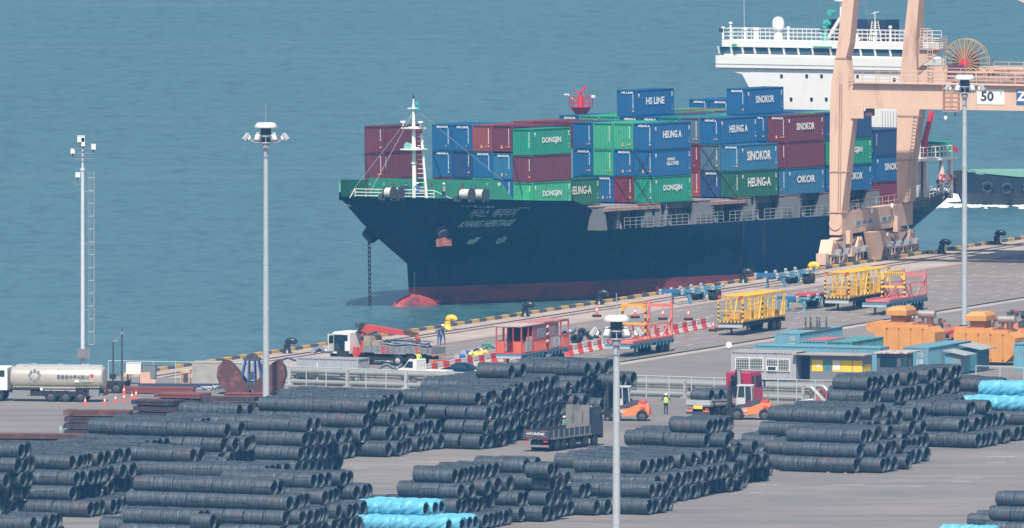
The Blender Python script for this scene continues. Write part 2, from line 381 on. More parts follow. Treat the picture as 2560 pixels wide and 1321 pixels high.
def rowgeo(xL,xR,yb,t):
    zc=t*TH+DI/2
    pR=G(xR-6,yb,t*TH); aR,s=ab(pR); s+=DI*.12
    k=round(s/DI-.5*(t%2))
    # left end along the axis at the same height
    pc=O0+BX*((k+.5*(t%2))*DI); 
    def apx(px):
        lo,hi=-200.,200.
        for _ in range(40):
            mi=(lo+hi)/2; q=pc+AX*mi; q=Vector((q.x,q.y,zc))
            if PJ(q)[0]<px: lo=mi
            else: hi=mi
        return lo
    return k,apx(xL),apx(xR-7)
for i,(xL,xR,yb,t,n) in enumerate(TARP):
    k,a0,a1=rowgeo(xL,xR,yb,t)
    for j in range(n):
        d=-.22*j+(rc.uniform(0,.8) if j else 0)
        m=max(1,round((a1-a0)/CL))
        for q in range(m): tarps.append((t,k+j,a1+d-(a1-a0)/m*(q+.5),(a1-a0)/m,i))
        occ.setdefault((t,k+j),[]).append((a0+d,a1+d))
for rid,(xL,xR,yb,t,n,blk) in enumerate(ROWS):
    k,a0,a1=rowgeo(xL,xR,yb,t); prim.append((k,a0,a1,t,n,blk,rid)); fill(t,k,a0,a1,blk,rid,True)
for (k,a0,a1,t,n,blk,rid) in prim:
    for j in range(1,n+1):
        d=-.22*j+rc.choice((0,0,.25,.5,-.9,.9))*.6
        fill(t,k+j,a0-.22*j+rc.uniform(-1.5,.6),a1+d,blk,rid)
# supports below
for t in (4,3,2,1):
    for (tt,k,a,L,blk,rid) in list(coils)+[(q[0],q[1],q[2],q[3],'S' if q[4] in(2,3) else ('N' if q[4]>3 else 'P'),-1) for q in tarps]:
        if tt!=t: continue
        for kk in ((k,k-1) if t%2==0 else (k,k+1)):
            fill(t-1,kk,a-L/2,a+L/2,blk,-1)
def cpos(t,k,a): 
    p=O0+AX*a+BX*((k+.5*(t%2))*DI); return Vector((p.x,p.y,t*TH+DI/2))
# painter's id buffer at the size of the render decides which coils show
IW,IH=1280,660; sc_=IW/W0
allc=[('c',)+c for c in coils]+[('t',)+c+(0,) for c in tarps]
def depthkey(c): return -(cpos(c[1],c[2],c[3])-CP).length
order=sorted(range(len(allc)),key=lambda i:(depthkey(allc[i])))
buf=np.full((IH,IW),-1,dtype=np.int32); yy,xx=np.mgrid[0:IH,0:IW]
for i in order:
    c=allc[i]; p=cpos(c[1],c[2],c[3]); h=AX*(c[4]/2)
    x0,y0=PJ(p-h); x1,y1=PJ(p+h); r=(F/(p-CP).length)*DI/2
    x0*=sc_;x1*=sc_;y0*=sc_;y1*=sc_;r*=sc_; ew=r*math.sin(CA)
    X0=max(0,int(x0-ew)-1);X1=min(IW,int(x1+ew)+2);Y0=max(0,int(min(y0,y1)-r)-1);Y1=min(IH,int(max(y0,y1)+r)+2)
    if X1<=X0 or Y1<=Y0: continue
    gx=xx[Y0:Y1,X0:X1]; gy=yy[Y0:Y1,X0:X1]
    tt=np.clip((gx-x0)/(x1-x0+1e-6),0,1); cy=y0+(y1-y0)*tt; cx=x0+(x1-x0)*tt
    msk=((gx-cx)/ew)**2+((gy-cy)/r)**2<=1
    buf[Y0:Y1,X0:X1][msk]=i
cnt=np.bincount(buf[buf>=0],minlength=len(allc))
vis=sorted([i for i in range(len(coils)) if cnt[i]>0],key=lambda i:-cnt[i])
print('coils',len(coils),'visible',len(vis))
def coilmesh(seed,n=26,rings=20,L=CL):
    r_=random.Random(seed); b=MB(); prof=[]; ri=DI*.405
    zs=[-.5+i/(rings-1) for i in range(rings)]
    ph=[r_.uniform(0,6.28) for _ in range(4)]; sag=r_.uniform(.0,.06)
    def ring(z,rad,jit,inner=False):
        o=[]; dx=r_.uniform(-.008,.008); dz=r_.uniform(-.01,.01)
        for k in range(n):
            t=2*math.pi*k/n
            rr=rad*(1+jit*math.sin(3*t+ph[0])+jit*.7*math.sin(5*t+ph[1]+z*7))+r_.uniform(-.013,.013)
            e=0
            if abs(z)>.49: e=r_.uniform(-.06,.05)
            o.append(Vector((z*L+e,dx+rr*math.cos(t),dz+rr*math.sin(t)*(1-sag))))
        return o
    out=[ring(z,DI*.5*(.955 if abs(z)>.49 else (.975 if abs(z)>.40 else .995-.02*r_.random())),.008) for z in zs]
    inn=[ring(z,ri*(1+.03*r_.random()),.015,True) for z in reversed(zs)]
    b.loft(out+inn+[out[0]],0,True,cap=False)
    # binding wires
    for t in (.6+r_.random(),2.6+r_.random(),4.4+r_.random()):
        c_,s_=math.cos(t),math.sin(t); ro=DI*.5+.006
        b.bar((-L/2,ro*c_,ro*s_),(L/2,ro*c_,ro*s_),.02,.012,1); b.bar((L/2+.02,ro*c_,ro*s_),(L/2+.02,ri*c_,ri*s_),.02,.012,1)
    for q in range(seed%3):      # loose wire ends hanging at the mouth
        t0=r_.uniform(0,6.28); sp_=r_.uniform(1.2,3.0); rad=DI*r_.uniform(.40,.485); x0=L/2+r_.uniform(.0,.05)
        b.tube([Vector((x0+.05*math.sin(k*.7)+(.10*(k/8)**3),rad*math.cos(t0+sp_*k/8),rad*math.sin(t0+sp_*k/8))) for k in range(9)],.014,4,0)
    if seed in (1,4,7): t=r_.uniform(3.6,5.2); b.cb((L/2-.05,DI*.40*math.cos(t),DI*.40*math.sin(t)),(.10,.07,.05),2)
    return b
def coilmat():
    m=bpy.data.materials.new('wire_rod_steel'); m.use_nodes=True; n=m.node_tree.nodes; l=m.node_tree.links; b=n['Principled BSDF']
    b.inputs['Roughness'].default_value=.55; b.inputs['Metallic'].default_value=.25
    g=n.new('ShaderNodeNewGeometry'); tc=n.new('ShaderNodeTexCoord'); oi=n.new('ShaderNodeObjectInfo')
    va=n.new('ShaderNodeVectorMath'); va.operation='SCALE'; va.inputs[0].default_value=(37,91,53); l.new(oi.outputs['Random'],va.inputs['Scale'])
    vb=n.new('ShaderNodeVectorMath'); vb.operation='ADD'; l.new(tc.outputs['Object'],vb.inputs[0]); l.new(va.outputs[0],vb.inputs[1])
    mp=n.new('ShaderNodeMapping'); mp.inputs['Scale'].default_value=(17,.6,.6); l.new(vb.outputs[0],mp.inputs[0])
    z=n.new('ShaderNodeTexNoise'); z.inputs['Scale'].default_value=1.6; z.inputs['Detail'].default_value=5; z.inputs['Roughness'].default_value=.7; l.new(mp.outputs[0],z.inputs['Vector'])
    mx=n.new('ShaderNodeMix'); mx.data_type='RGBA'; mx.inputs[6].default_value=(.014,.022,.034,1); mx.inputs[7].default_value=(.14,.17,.19,1)
    r=n.new('ShaderNodeMapRange'); r.inputs[1].default_value=.40; r.inputs[2].default_value=.70; l.new(z.outputs[0],r.inputs[0]); l.new(r.outputs[0],mx.inputs[0])
    z2=n.new('ShaderNodeTexNoise'); z2.inputs['Scale'].default_value=.9; z2.inputs['Detail'].default_value=7; z2.inputs['Roughness'].default_value=.75; l.new(vb.outputs[0],z2.inputs['Vector'])
    th=n.new('ShaderNodeMath'); th.operation='MULTIPLY_ADD'; l.new(oi.outputs['Random'],th.inputs[0]); th.inputs[1].default_value=.12; l.new(z2.outputs[0],th.inputs[2])
    r2_=n.new('ShaderNodeMapRange'); r2_.inputs[1].default_value=.60; r2_.inputs[2].default_value=.76; r2_.inputs[4].default_value=.55; l.new(th.outputs[0],r2_.inputs[0])
    m2=n.new('ShaderNodeMix'); m2.data_type='RGBA'; l.new(r2_.outputs[0],m2.inputs[0]); l.new(mx.outputs[2],m2.inputs[6]); m2.inputs[7].default_value=(.12,.07,.055,1)
    l.new(m2.outputs[2],b.inputs['Base Color'])
    bp=n.new('ShaderNodeBump'); bp.inputs['Strength'].default_value=.9; bp.inputs['Distance'].default_value=.03; l.new(z.outputs[0],bp.inputs['Height']); l.new(bp.outputs[0],b.inputs['Normal'])
    return m
cm=coilmat(); tie=K('binding_wire',(.015,.018,.022),.95)
tagm=K('tag_white',(.7,.7,.68),.6)
CM=[coilmesh(i).mesh('wire_rod_coil',[cm,tie,tagm]) for i in range(9)]
crot=-CA
TN=['bottom','second','third','fourth','top']; ON=['first','second','third','fourth','fifth','sixth','seventh','eighth','ninth','tenth','eleventh','twelfth']
indiv=set(vis[:300]); rest=vis[300:]
# labels: block, tier, row counted from the front, place counted from the right
key={}
for i in range(len(coils)): key.setdefault((coils[i][4],coils[i][0]),{}).setdefault(coils[i][1],[]).append(i)
lab={}
for (blk,t),rows in key.items():
    ks=sorted(k for k in rows if any(cnt[i]>0 for i in rows[k]))
    for ri_,k in enumerate(ks):
        cs=sorted([i for i in rows[k] if cnt[i]>0],key=lambda i:-coils[i][2])
        for ci,i in enumerate(cs):
            o=ON[ri_] if ri_<12 else 'row %d'%(ri_+1)
            o2='rightmost' if ci==0 else (ON[ci]+' from right' if ci<12 else 'leftmost')
            fr='front row' if ri_==0 else ('%s row back'%ON[ri_] if ri_<12 else 'row %d from front'%(ri_+1))
            lab[i]='%s coil, %s layer, %s, %s'%(o2,TN[t] if t<4 or blk!='X' else 'top',fr,BLOCK[blk])
seen={}
def fixl(s):
    w_=s.split()
    return s if len(w_)<=16 else ' '.join(w_[:16])
for i in sorted(indiv):
    t,k,a,L,blk,rid=coils[i]
    o=bpy.data.objects.new('wire_rod_coil',CM[i%9]); COL.objects.link(o); o.location=cpos(t,k,a)+AX*rc.uniform(-.03,.03)
    o.rotation_euler=(rc.uniform(0,6.28),0,crot+rc.uniform(-.02,.02)); o.scale=(min(1.04,(L-.03)/CL),1,1)
    tag(o,fixl(lab[i]),'wire coil','wire rod coils stacked in the yard')
bb=MB(); low=[coilmesh(40+q,14,6) for q in range(3)]
for i in rest:
    t,k,a,L,blk,rid=coils[i]; p=cpos(t,k,a); M_=Matrix.Translation(p)@Matrix.Rotation(crot,4,'Z')@Matrix.Rotation(rc.uniform(0,6.28),4,'X')
    src=low[i%3]; s2=MB(); s2.v=[tuple(M_@Vector((v[0]*(L-.02)/CL,v[1],v[2]))) for v in src.v]; s2.f=src.f; s2.m=src.m; s2.sm=src.sm; bb.ext(s2)
o=bb.build('wire_rod_coils',[cm,tie]); o['kind']='stuff'; tag(o,'mass of dark steel wire coils packed deep inside the stacks','wire coils')
# blue wrapped coils
def tarpmesh(seed,L):
    r_=random.Random(seed); n=36; rings=22; b=MB(); rr=[]
    f=[(r_.uniform(1,9),r_.uniform(0,6.28),r_.uniform(3,22)) for _ in range(6)]
    for i in range(rings):
        z=-.5+i/(rings-1); o=[]
        for k in range(n):
            t=2*math.pi*k/n; w_=sum(math.sin(q[0]*t+q[1]+q[2]*z) for q in f)*.016+r_.uniform(-.007,.007)
            rad=DI*.5*(1.0 if abs(z)<.40 else (.96 if abs(z)<.47 else .88))+w_
            o.append(Vector((z*L*1.01,rad*math.cos(t),rad*math.sin(t))))
        rr.append(o)
    inn=[[Vector((z*L*1.01,DI*.36*(1+r_.uniform(-.12,.12))*math.cos(2*math.pi*k/n),DI*.36*(1+r_.uniform(-.12,.12))*math.sin(2*math.pi*k/n))) for k in range(n)] for z in (.5,.2,-.2,-.5)]
    b.loft(rr,0,False,cap=False); b.loft([rr[-1],inn[0]],0,False,cap=False); b.loft([inn[3],rr[0]],0,False,cap=False); b.loft(inn,1,False,cap=False)
    return b
tm=mat('blue_tarpaulin',(.11,.40,.56),.45,var=.22,sc=1.6,bump=.35,bsc=2.2)
for q,(t,k,a,L,i) in enumerate(tarps):
    idx=len(coils)+q
    if cnt[idx]==0 : continue
    o=tarpmesh(q,L).build('wrapped_coil',[tm,cm]); o.location=cpos(t,k,a); o.rotation_euler=(0,0,crot)
    row=sorted([z for z in tarps if z[4]==i and z[1]==k],key=lambda z:-z[2]); pos=row.index((t,k,a,L,i)); j=k-min(z[1] for z in tarps if z[4]==i)
    wh=['upper layer, blue pile in front','lower layer, blue pile in front','upper layer, pile at right edge','lower layer, pile at right edge','upper layer, bottom right corner','lower layer, bottom right corner'][i]
    tag(o,'%s wrapped coil, %s row, %s'%('rightmost' if pos==0 else ON[pos]+' from right','front' if j==0 else ON[j],wh),'wrapped coil','coils wrapped in bright blue plastic')
# small timber chocks under the front rows
for px,py in ((1936,1177),(1948,1178),(2070,1183),(2113,1185),(2140,1186),(2158,1187),(2374,1119),(2345,1118),(1834,1211)):
    p=G(px,py); b=MB(); b.box(-.12,.12,-.06,.06,0,.1); o=b.build('timber_chock',wood,None,p,.3); tag(o,'small timber chock under the front row of the right hand coil stack','chock','timber chocks under the coils')
# ---------------- text ----------------
_tc={}
def textmesh(txt,size=1.0,bold=.02,shear=0.0):
    key_=(txt,size,bold,shear)
    if key_ in _tc: return _tc[key_]
    cu=bpy.data.curves.new('t','FONT'); cu.body=txt; cu.size=size; cu.offset=bold*size; cu.shear=shear; cu.align_x='CENTER'; cu.align_y='CENTER'; cu.resolution_u=2
    o=bpy.data.objects.new('t',cu); COL.objects.link(o); bpy.context.view_layer.update()
    me=o.evaluated_get(bpy.context.evaluated_depsgraph_get()).to_mesh()
    v=[tuple(x.co) for x in me.vertices]; f=[tuple(p.vertices) for p in me.polygons]
    o.evaluated_get(bpy.context.evaluated_depsgraph_get()).to_mesh_clear(); bpy.data.objects.remove(o); bpy.data.curves.remove(cu)
    _tc[key_]=(v,f); return v,f
def addtext(b,txt,size,org,ux,uz,m=0,bold=.02,sx=1.0,shear=0.0):
    """lay flat text on a plane: ux = reading direction, uz = up"""
    v,f=textmesh(txt,size,bold,shear); ux=Vector(ux);uz=Vector(uz); org=Vector(org)
    b.add([org+ux*(p[0]*sx)+uz*p[1] for p in v],f,m); return b
# ---------------- the container ship ----------------
SZ=math.atan2(.785,.62); SX=Vector((math.cos(SZ),math.sin(SZ),0)); SY=Vector((-math.sin(SZ),math.cos(SZ),0))
BH=12.5
Wp=G(1831,737,WZ)       # point on the port waterline
LIST=R(.75)
def shp_origin():
    # ship origin: bow tip plumb on the centre line at the waterline; search u so that the port corner of the fourth bay falls at 1854
    base=Wp+SY*BH
    lo,hi=-200,200
    for _ in range(60):
        mi=(lo+hi)/2; p=base+SX*mi-SY*11.75+Vector((0,0,9.2))
        if PJ(p)[0]<1854: lo=mi
        else: hi=mi
    return base+SX*lo
U4=49.6
SO=shp_origin()-SX*U4
RM=Matrix.Rotation(SZ,4,'Z')@Matrix.Rotation(-LIST,4,'X')
SM=Matrix.Translation(SO)@RM
SMI=SM.inverted()
def SW(u,v,z): return SM@Vector((u,v,z))      # v positive to starboard (away), z from the waterline
def upx(px,v,z):
    lo,hi=-60,160
    for _ in range(50):
        mi=(lo+hi)/2
        if PJ(SW(mi,v,z))[0]<px: lo=mi
        else: hi=mi
    return lo
def zpy(py,u,v):
    lo,hi=-20,80
    for _ in range(50):
        mi=(lo+hi)/2
        if PJ(SW(u,v,mi))[1]>py: lo=mi
        else: hi=mi
    return lo
def cl(px,py,v=0):
    z=5
    for _ in range(6): u=upx(px,v,z); z=zpy(py,u,v)
    return u,z
for nm,(px,py) in dict(tip=(845,490),anch=(920,600),kn=(1017,655),stem=(1020,740),bulb=(985,778)).items(): print(nm,[round(x,2) for x in cl(px,py)])
ZB=zpy(495,U4,-11.75)
print('base z',ZB,'deck',zpy(557,upx(1800,-BH,6),-BH),'fc',zpy(505,upx(1440,-BH,10),-BH),zpy(500,upx(1512,-BH,8),-BH), upx(1480,-BH,9))
hullb=mat('hull_black',(.006,.028,.070),.42,var=.35,sc=.35,dirt=(.07,.075,.08),damt=.30,dsc=1.1,stretch=(1.1,1.1,.13),spec=.4)
hullr=mat('hull_antifouling',(.24,.045,.055),.6,var=.25,sc=.5,dirt=(.08,.03,.045),damt=.55,dsc=.6,stretch=(.5,.5,1.2))
wet=mat('hull_wet_growth',(.07,.035,.045),.45,var=.4,sc=.8,dirt=(.25,.05,.05),damt=.5,dsc=.7)
decks=K('deck_grey',(.17,.18,.19),.7,dirt=RUST,damt=.45,dsc=1.5)
coam=K('coaming_grey',(.24,.25,.27),.65,dirt=RUST,damt=.5,dsc=1.2)
sh=thing('container_ship','dark hulled container ship loaded with coloured boxes moored along the quay','ship',SO); sh.rotation_mode='QUATERNION'; sh.rotation_quaternion=RM.to_quaternion()
def itp(x,P):
    if x<=P[0][0]: return P[0][1]
    for (a,b_),(c,d) in zip(P,P[1:]):
        if x<=c: return b_+(d-b_)*(x-a)/(c-a)
    return P[-1][1]
U0=[(-3,12.2),(0,11.9),(1.7,11.8),(4.1,11.6),(4.8,10.4),(6.66,7.2),(8.5,4.4),(11.2,.98)]
LZ=[(-3,46),(0,44),(2,43),(4.3,40),(7,34),(11,30)]; PZ=[(-3,1.5),(2,1.55),(4.3,1.7),(7,1.9),(11,2.1)]
ZT=[(0,11.12),(10,10.62),(20,10.1),(24.9,9.92),(29.2,7.05),(30,7.0),(66,7.0),(76,7.6),(90,8.5)]
UE_T=upx(2383,-8.5,8.2)
UE=[(-3,UE_T-15),(0,UE_T-10),(3,UE_T-5.5),(8.3,UE_T)]
def hb(u,z):
    u0=itp(z,U0); L=itp(z,LZ); p=itp(z,PZ); t=max(0,min(1,(u-u0)/L)); b_=BH*(1-(1-t)**p)
    ue=itp(z,UE); f=max(0,(u-(ue-20))/20); q=itp(z,[(0,.75),(4,.55),(8,.32)])
    return b_*(1-q*f*f)
NS=54; lv=[-3,-1.2,.25,.9,1.75,3,4.1,4.8,5.7,7.0]
def uat(s,z): return itp(z,U0)+(itp(z,UE)-itp(z,U0))*s
ss=[(i/(NS-1)) for i in range(NS)]; ss=[(s**1.5 if s<.0 else s) for s in ss]; ss=sorted(set([0,.006,.015,.03,.045]+ss+[itp(0,[(0,0)])]))
ss=[s for s in ss]
# insert the forecastle break exactly
def srow(side):
    cols=[]
    for s in ss:
        c=[]
        for z in lv: u=uat(s,z); c.append((u,side*hb(u,z),z))
        for f in (.33,.66,1.0):
            z=8.5
            for _ in range(6): u=uat(s,z); zt=itp(u,ZT); z=7+(zt-7)*f if zt>7 else 7+(.0)*f
            z=max(z,7.0+.001*f); c.append((u,side*hb(u,z),z))
        cols.append(c)
    return cols
b=MB(); tops={}
for side in (-1,1):
    cols=srow(side); tops[side]=[c[-1] for c in cols]; nl=len(cols[0]); base=len(b.v)
    vs=[p for c in cols for p in c]; 
    for i in range(len(cols)-1):
        for j in range(nl-1):
            a=i*nl+j; q=(a,a+nl,a+nl+1,a+1); zz=lv[j] if j<len(lv) else 9
            m_=2 if zz<.25 else (1 if zz<1.75 else 0)
            if i==0 and j>=0: pass
            b.f.append([base+k for k in q]); b.m.append(m_); b.sm.append(True)
    b.v+=vs
    # transom
    if side==1:
        L_=cols[-1]; Rr=srow(-1)[-1]; bs=len(b.v); b.v+=L_+Rr
        for j in range(nl-1): b.f.append([bs+j,bs+j+1,bs+nl+j+1,bs+nl+j]); b.m.append(0 if j>3 else 1); b.sm.append(False)
hull=b.build('hull',[hullb,hullr,wet],sh)
# decks
b=MB()
for i in range(len(ss)-1):
    p0,p1=tops[-1][i],tops[-1][i+1]; s0,s1=tops[1][i],tops[1][i+1]
    d=.28 if p0[0]<28 else .02
    m_=1 if p1[0]<28 else 0
    b.add([(p0[0]+.05,p0[1]*.985,p0[2]-d),(p1[0],p1[1]*.985,p1[2]-d),(s1[0],s1[1]*.985,s1[2]-d),(s0[0]+.05,s0[1]*.985,s0[2]-d)],[(0,1,2,3)],m_)
b.build('deck',[decks,greenp],sh)
# bulbous bow
b=MB(); rr=[]
for i in range(13):
    t=i/12; th=math.pi*t; uu=13.6-4.6*math.cos(th) if t<.5 else 13.6+6*(t-.5)*2; s_=math.sin(th) if t<.5 else 1-.0*(t-.5)
    rr.append([Vector((uu,1.35*s_*math.cos(2*math.pi*k/16),-.75+(1.95 if math.sin(2*math.pi*k/16)>0 else 2.2)*s_*math.sin(2*math.pi*k/16))) for k in range(16)])
b.loft(rr,0,True); b.build('bulbous_bow',mat('bulb_paint',(.42,.065,.06),.55,var=.3,sc=.7,dirt=(.10,.04,.05),damt=.55,dsc=.7),sh)
# starboard bulwark (tall, green inside) and breakwater
b=MB(); tp=[p for p in tops[1] if p[0]<=17.2]
for p,q in zip(tp,tp[1:]):
    h=lambda u:1.62*min(1,(u-.9)/1.0)
    b.add([(p[0],p[1],p[2]-.4),(q[0],q[1],q[2]-.4),(q[0],q[1],q[2]+h(q[0])),(p[0],p[1],p[2]+h(p[0])),(p[0]+.1,p[1]-.12,p[2]-.4),(q[0]+.1,q[1]-.12,q[2]-.4),(q[0]+.1,q[1]-.12,q[2]+h(q[0])),(p[0]+.1,p[1]-.12,p[2]+h(p[0]))],[(0,1,2,3),(4,7,6,5),(3,2,6,7)])
b.build('bulwark',greenp,sh)
ub=17.2; zd=itp(ub,ZT)-.28; vb_s=hb(ub,10); 
zt_=zpy(449,ub,0); b=MB()
b.prism([(-9.0,zd),(-7.1,zt_),(vb_s,zt_),(vb_s,zd)],ub,ub+.12,axis=0)
for v in (-6,-2.5,1,4.5,8): b.prism([(ub+.12,zd),(ub+1.3,zd),(ub+.12,zt_-.2)],v,v+.08,axis=1)
bw=b.build('breakwater',greenp,sh)
b=MB(); r5=random.Random(5)
for k,px in enumerate((890,925,960,985,1079,1126,1157,1187,1218,1248,1277,1303)):
    v=-upx(0,0,0) if False else None
    lo,hi=-12,12.4
    for _ in range(40):
        mi=(lo+hi)/2
        if PJ(SW(ub,mi,zd+1.3))[0]>px: lo=mi
        else: hi=mi
    if lo<12.2 and lo>-8: b.cyl((ub-.02,lo,zpy(461,ub,lo)),(ub+.0,lo,zpy(461,ub,lo)),.17,n=12,m=[0,0,0,1,1,2,1,2,0,3,3,0][k%12]).cut()
b.build('pipe_opening',[K('pale_green',(.08,.38,.24),.6),K('dark_red_hole',(.22,.03,.05),.6),K('blue_hole',(.04,.15,.3),.6),K('white_hole',(.5,.55,.6),.6)],bw)
# bow rail
def railing(pts,h=1.05,r=.035,rails=3,post=1.4,m=0,b=None):
    b=b or MB()
    for p,q in zip(pts,pts[1:]):
        p=Vector(p);q=Vector(q); n=max(1,round((q-p).length/post))
        for i in range(n+1): e=p.lerp(q,i/n); b.cyl(e,e+Vector((0,0,h)),r,n=5,m=m,cap=False)
        for k in range(rails):
            z=h*(k+1)/rails; b.cyl(p+Vector((0,0,z)),q+Vector((0,0,z)),r*.9,n=5,m=m,cap=False)
    return b
pp=[]
for px in (888,915,945,975,1005,1035,1062,1085):
    z=10.7
    lo,hi=1.,20.
    for _ in range(40):
        mi=(lo+hi)/2
        if PJ(SW(mi,-hb(mi,10.8)*.93,z))[0]<px: lo=mi
        else: hi=mi
    pp.append(Vector((lo,-hb(lo,10.8)*.93,itp(lo,ZT)-.2)))
b=railing(pp,.95,.04,3,1.1); 
b.cyl(pp[-1]+Vector((0,0,.95)),pp[-1]+Vector((1.6,-.9,.1)),.04,n=5); b.cyl(pp[0]+Vector((0,0,.95)),pp[0]+Vector((-.6,.2,.1)),.04,n=5)
b.build('bow_railing',cream,sh)
# foremast
um,vm=cl(1036,488,0); um=upx(1036,0,10.5); zm=itp(um,ZT)-.28
zt2=zpy(245,um,0)
b=MB(); b.cyl((um,0,zm),(um,0,zm+6.5),.22,.19,n=12); b.cyl((um,0,zm+6.5),(um,0,zt2-.7),.19,.12,n=12)
b.cyl((um,-.0,zt2-.7),(um,0,zt2),.10,.07,n=8)
b.cyl((um+.9,-.85,zm),(um+.55,-.5,zpy(335,um,0)),.13,n=8); b.cyl((um+.9,.85,zm),(um+.55,.5,zpy(335,um,0)),.10,n=8)
zz=zm+.4
while zz<zpy(340,um,0): b.bar((um+.9-.05*(zz-zm),-.8,zz),(um+.3,-.2,zz),.05,.05); zz+=.45
for py in (320,372,410): z=zpy(py,um,0); b.cyl((um,0,z),(um,0,z+.12),.55 if py<400 else .3,n=12)
z=zpy(372,um,0); b.box(um-.9,um+.9,-1.0,1.0,z-.12,z)
z=zpy(270,um,0); b.box(um-.3,um+.3,-.5,.5,z-.1,z); z=zpy(322,um,0); b.box(um-.6,um+.6,-1.1,1.1,z,z+.1)
fm=b.build('foremast',cream,sh)
b=MB(); z=zpy(318,um,0); b.lathe([(0,.1),(.25,.08),(.28,-.05),(.1,-.2),(.1,-.4)],(um-.3,1.1,z+.5),10); b.cut(); b.lathe([(0,.1),(.25,.08),(.28,-.05),(.1,-.2),(.1,-.4)],(um-.3,-1.1,z+.5),10); b.build('mast_lamp',cream,fm)
b=MB(); z=zpy(366,um,0); b.cyl((um+.3,.3,z),(um-.7,.3,z),.12,.42,n=16); b.build('fog_horn',K('horn_green',(.25,.55,.5),.4),fm)
b=MB(); 
for py,s_ in ((258,.16),(272,.2)): z=zpy(py,um,0); b.cb((um,-.45,z),(s_,.3,.3),0); b.cut()
b.cyl((um,0,zt2-.05),(um,0,zt2+.35),.12,.05,n=8,m=1); b.build('navigation_light',[K('lamp_green',(.03,.5,.42),.4),black],fm)
b=MB(); b.cyl((um,0,zpy(280,um,0)),(um-7,0,11.2),.02,n=4); b.cut(); b.cyl((um,0,zpy(280,um,0)),(um-5,4,11.0),.02,n=4); b.cut(); b.cyl((um,0,zpy(270,um,0)),(ub+2,-6,12.0),.02,n=4); b.build('stay_wire',galv,fm)
# mooring winches: drums with rope
for px in (1155,1190,967,985):
    big=px>1000; v=-8.2 if big else -3.5
    u=upx(px,v,10.4); z=itp(u,ZT)-.28
    b=MB(); L=1.15 if big else .8; r=.55
    b.cyl((u,v-.0,z+.75),(u+.001,v-L,z+.75),r*.86,n=16,m=0)
    for vv in (v+.04,v-L-.1): b.cyl((u,vv,z+.75),(u,vv+.08,z+.75),r*1.08,n=18,m=1)
    for vv in (v+.05,v-L-.05): b.bar((u-.4,vv,z),(u,vv,z+.8),.12,.12,1); b.bar((u+.4,vv,z),(u,vv,z+.8),.12,.12,1); b.bar((u,vv,z+.8),(u+.05,vv,z+1.75),.05,.05,1)
    b.box(u-.3,u+.3,v+.3,v+.8,z,z+.5,1); b.build('mooring_winch',[rope,dgrey],sh)
b=MB(); u=upx(1321,-8.5,10.2); z=itp(u,ZT)-.3; b.box(u-.5,u+.5,-9,-8.2,z,z+1.15); b.cyl((u-.2,-8.6,z),(u-.2,-8.6,z+1.3),.2); b.build('deck_locker',K('locker_green',(.05,.42,.18),.5),sh)
# anchor pods, anchor, chain
def pod(px,py,side):
    z=5.8
    lo,hi=2,25
    for _ in range(40):
        mi=(lo+hi)/2
        if PJ(SW(mi,side*hb(mi,7.3),7.3))[0]<px: lo=mi
        else: hi=mi
    return lo,side*hb(lo,7.3)
up_,vp_=pod(1100,580,-1); zc=zpy(574,up_,vp_)
b=MB(); b.cyl((up_+.8,vp_+1.6,zc+1.2),(up_-.35,vp_-.75,zc-.55),.95,.55,n=18); b.build('hawse_pipe',K('hawse_grey',(.07,.09,.12),.5),sh)
b=MB(); a0=Vector((up_-.4,vp_-.85,zc-.75)); b.cb(a0+Vector((0,0,-.55)),(.35,1.5,.5),0); b.cb(a0+Vector((.25,.25,-.5)),(2.0,.35,.75),0); b.bar(a0,a0+Vector((0,0,-.5)),.25,.25)
for s_ in (-1,1): b.prism([(s_*.9,-.9),(s_*1.05,-.2),(s_*.35,-.2),(s_*.35,-.75)],a0.y-.1,a0.y+.25,axis=1); 
for k in range(len(b.v)): pass
me=b; an=b.build('anchor',K('anchor_rust',(.42,.15,.11),.8,dirt=(.2,.1,.1),damt=.4),sh)
uc,zc2=cl(923,598,3.2); uc=uc; vc=3.2
b=MB(); b.cyl((uc+2.4,vc-1.0,zc2+2.6),(uc-.1,vc+.1,zc2+.1),1.25,.75,n=16); b.build('hawse_pipe',hullb,sh)
zz=zc2+.2; b=MB(); k=0
while zz>-1.2:
    pts=[]
    for i in range(9):
        t=2*math.pi*i/8; pts.append(Vector((uc+(.16*math.cos(t) if k%2 else 0),vc+(0 if k%2 else .16*math.cos(t)),zz+.29*math.sin(t))))
    b.tube(pts,.055,5); zz-=.43; k+=1
b.build('anchor_chain',K('chain_rust',(.17,.085,.07),.9,var=.4),sh)
# writing on the bow
def huls(px,z):
    lo,hi=2,40
    for _ in range(40):
        mi=(lo+hi)/2
        if PJ(SW(mi,-hb(mi,z),z))[0]<px: lo=mi
        else: hi=mi
    return lo
def hulltext(txt,px0,px1,py,size,shear,mt,bold=.025,name='lettering'):
    z=9
    for _ in range(5): u0_=huls((px0+px1)/2,z); z=zpy(py,u0_,-hb(u0_,z))
    v,f=textmesh(txt,1.0,bold,shear); x0=min(p[0] for p in v);x1=max(p[0] for p in v)
    ua,ub_=huls(px0,z),huls(px1,z); b=MB(); vs=[]
    for p in v:
        uu=ua+(p[0]-x0)/(x1-x0)*(ub_-ua); zz=z+p[1]*size; vs.append((uu,-hb(uu,zz)-.04,zz))
    b.add(vs,f); return b.build(name,mt,sh)
lt=K('hull_lettering',(.50,.54,.50),.7)
hulltext('카리스  헤리티지',1172,1291,535,.92,.25,lt,.012); hulltext('KHARIS HERITAGE',1148,1283,560,.86,.3,lt,.03)
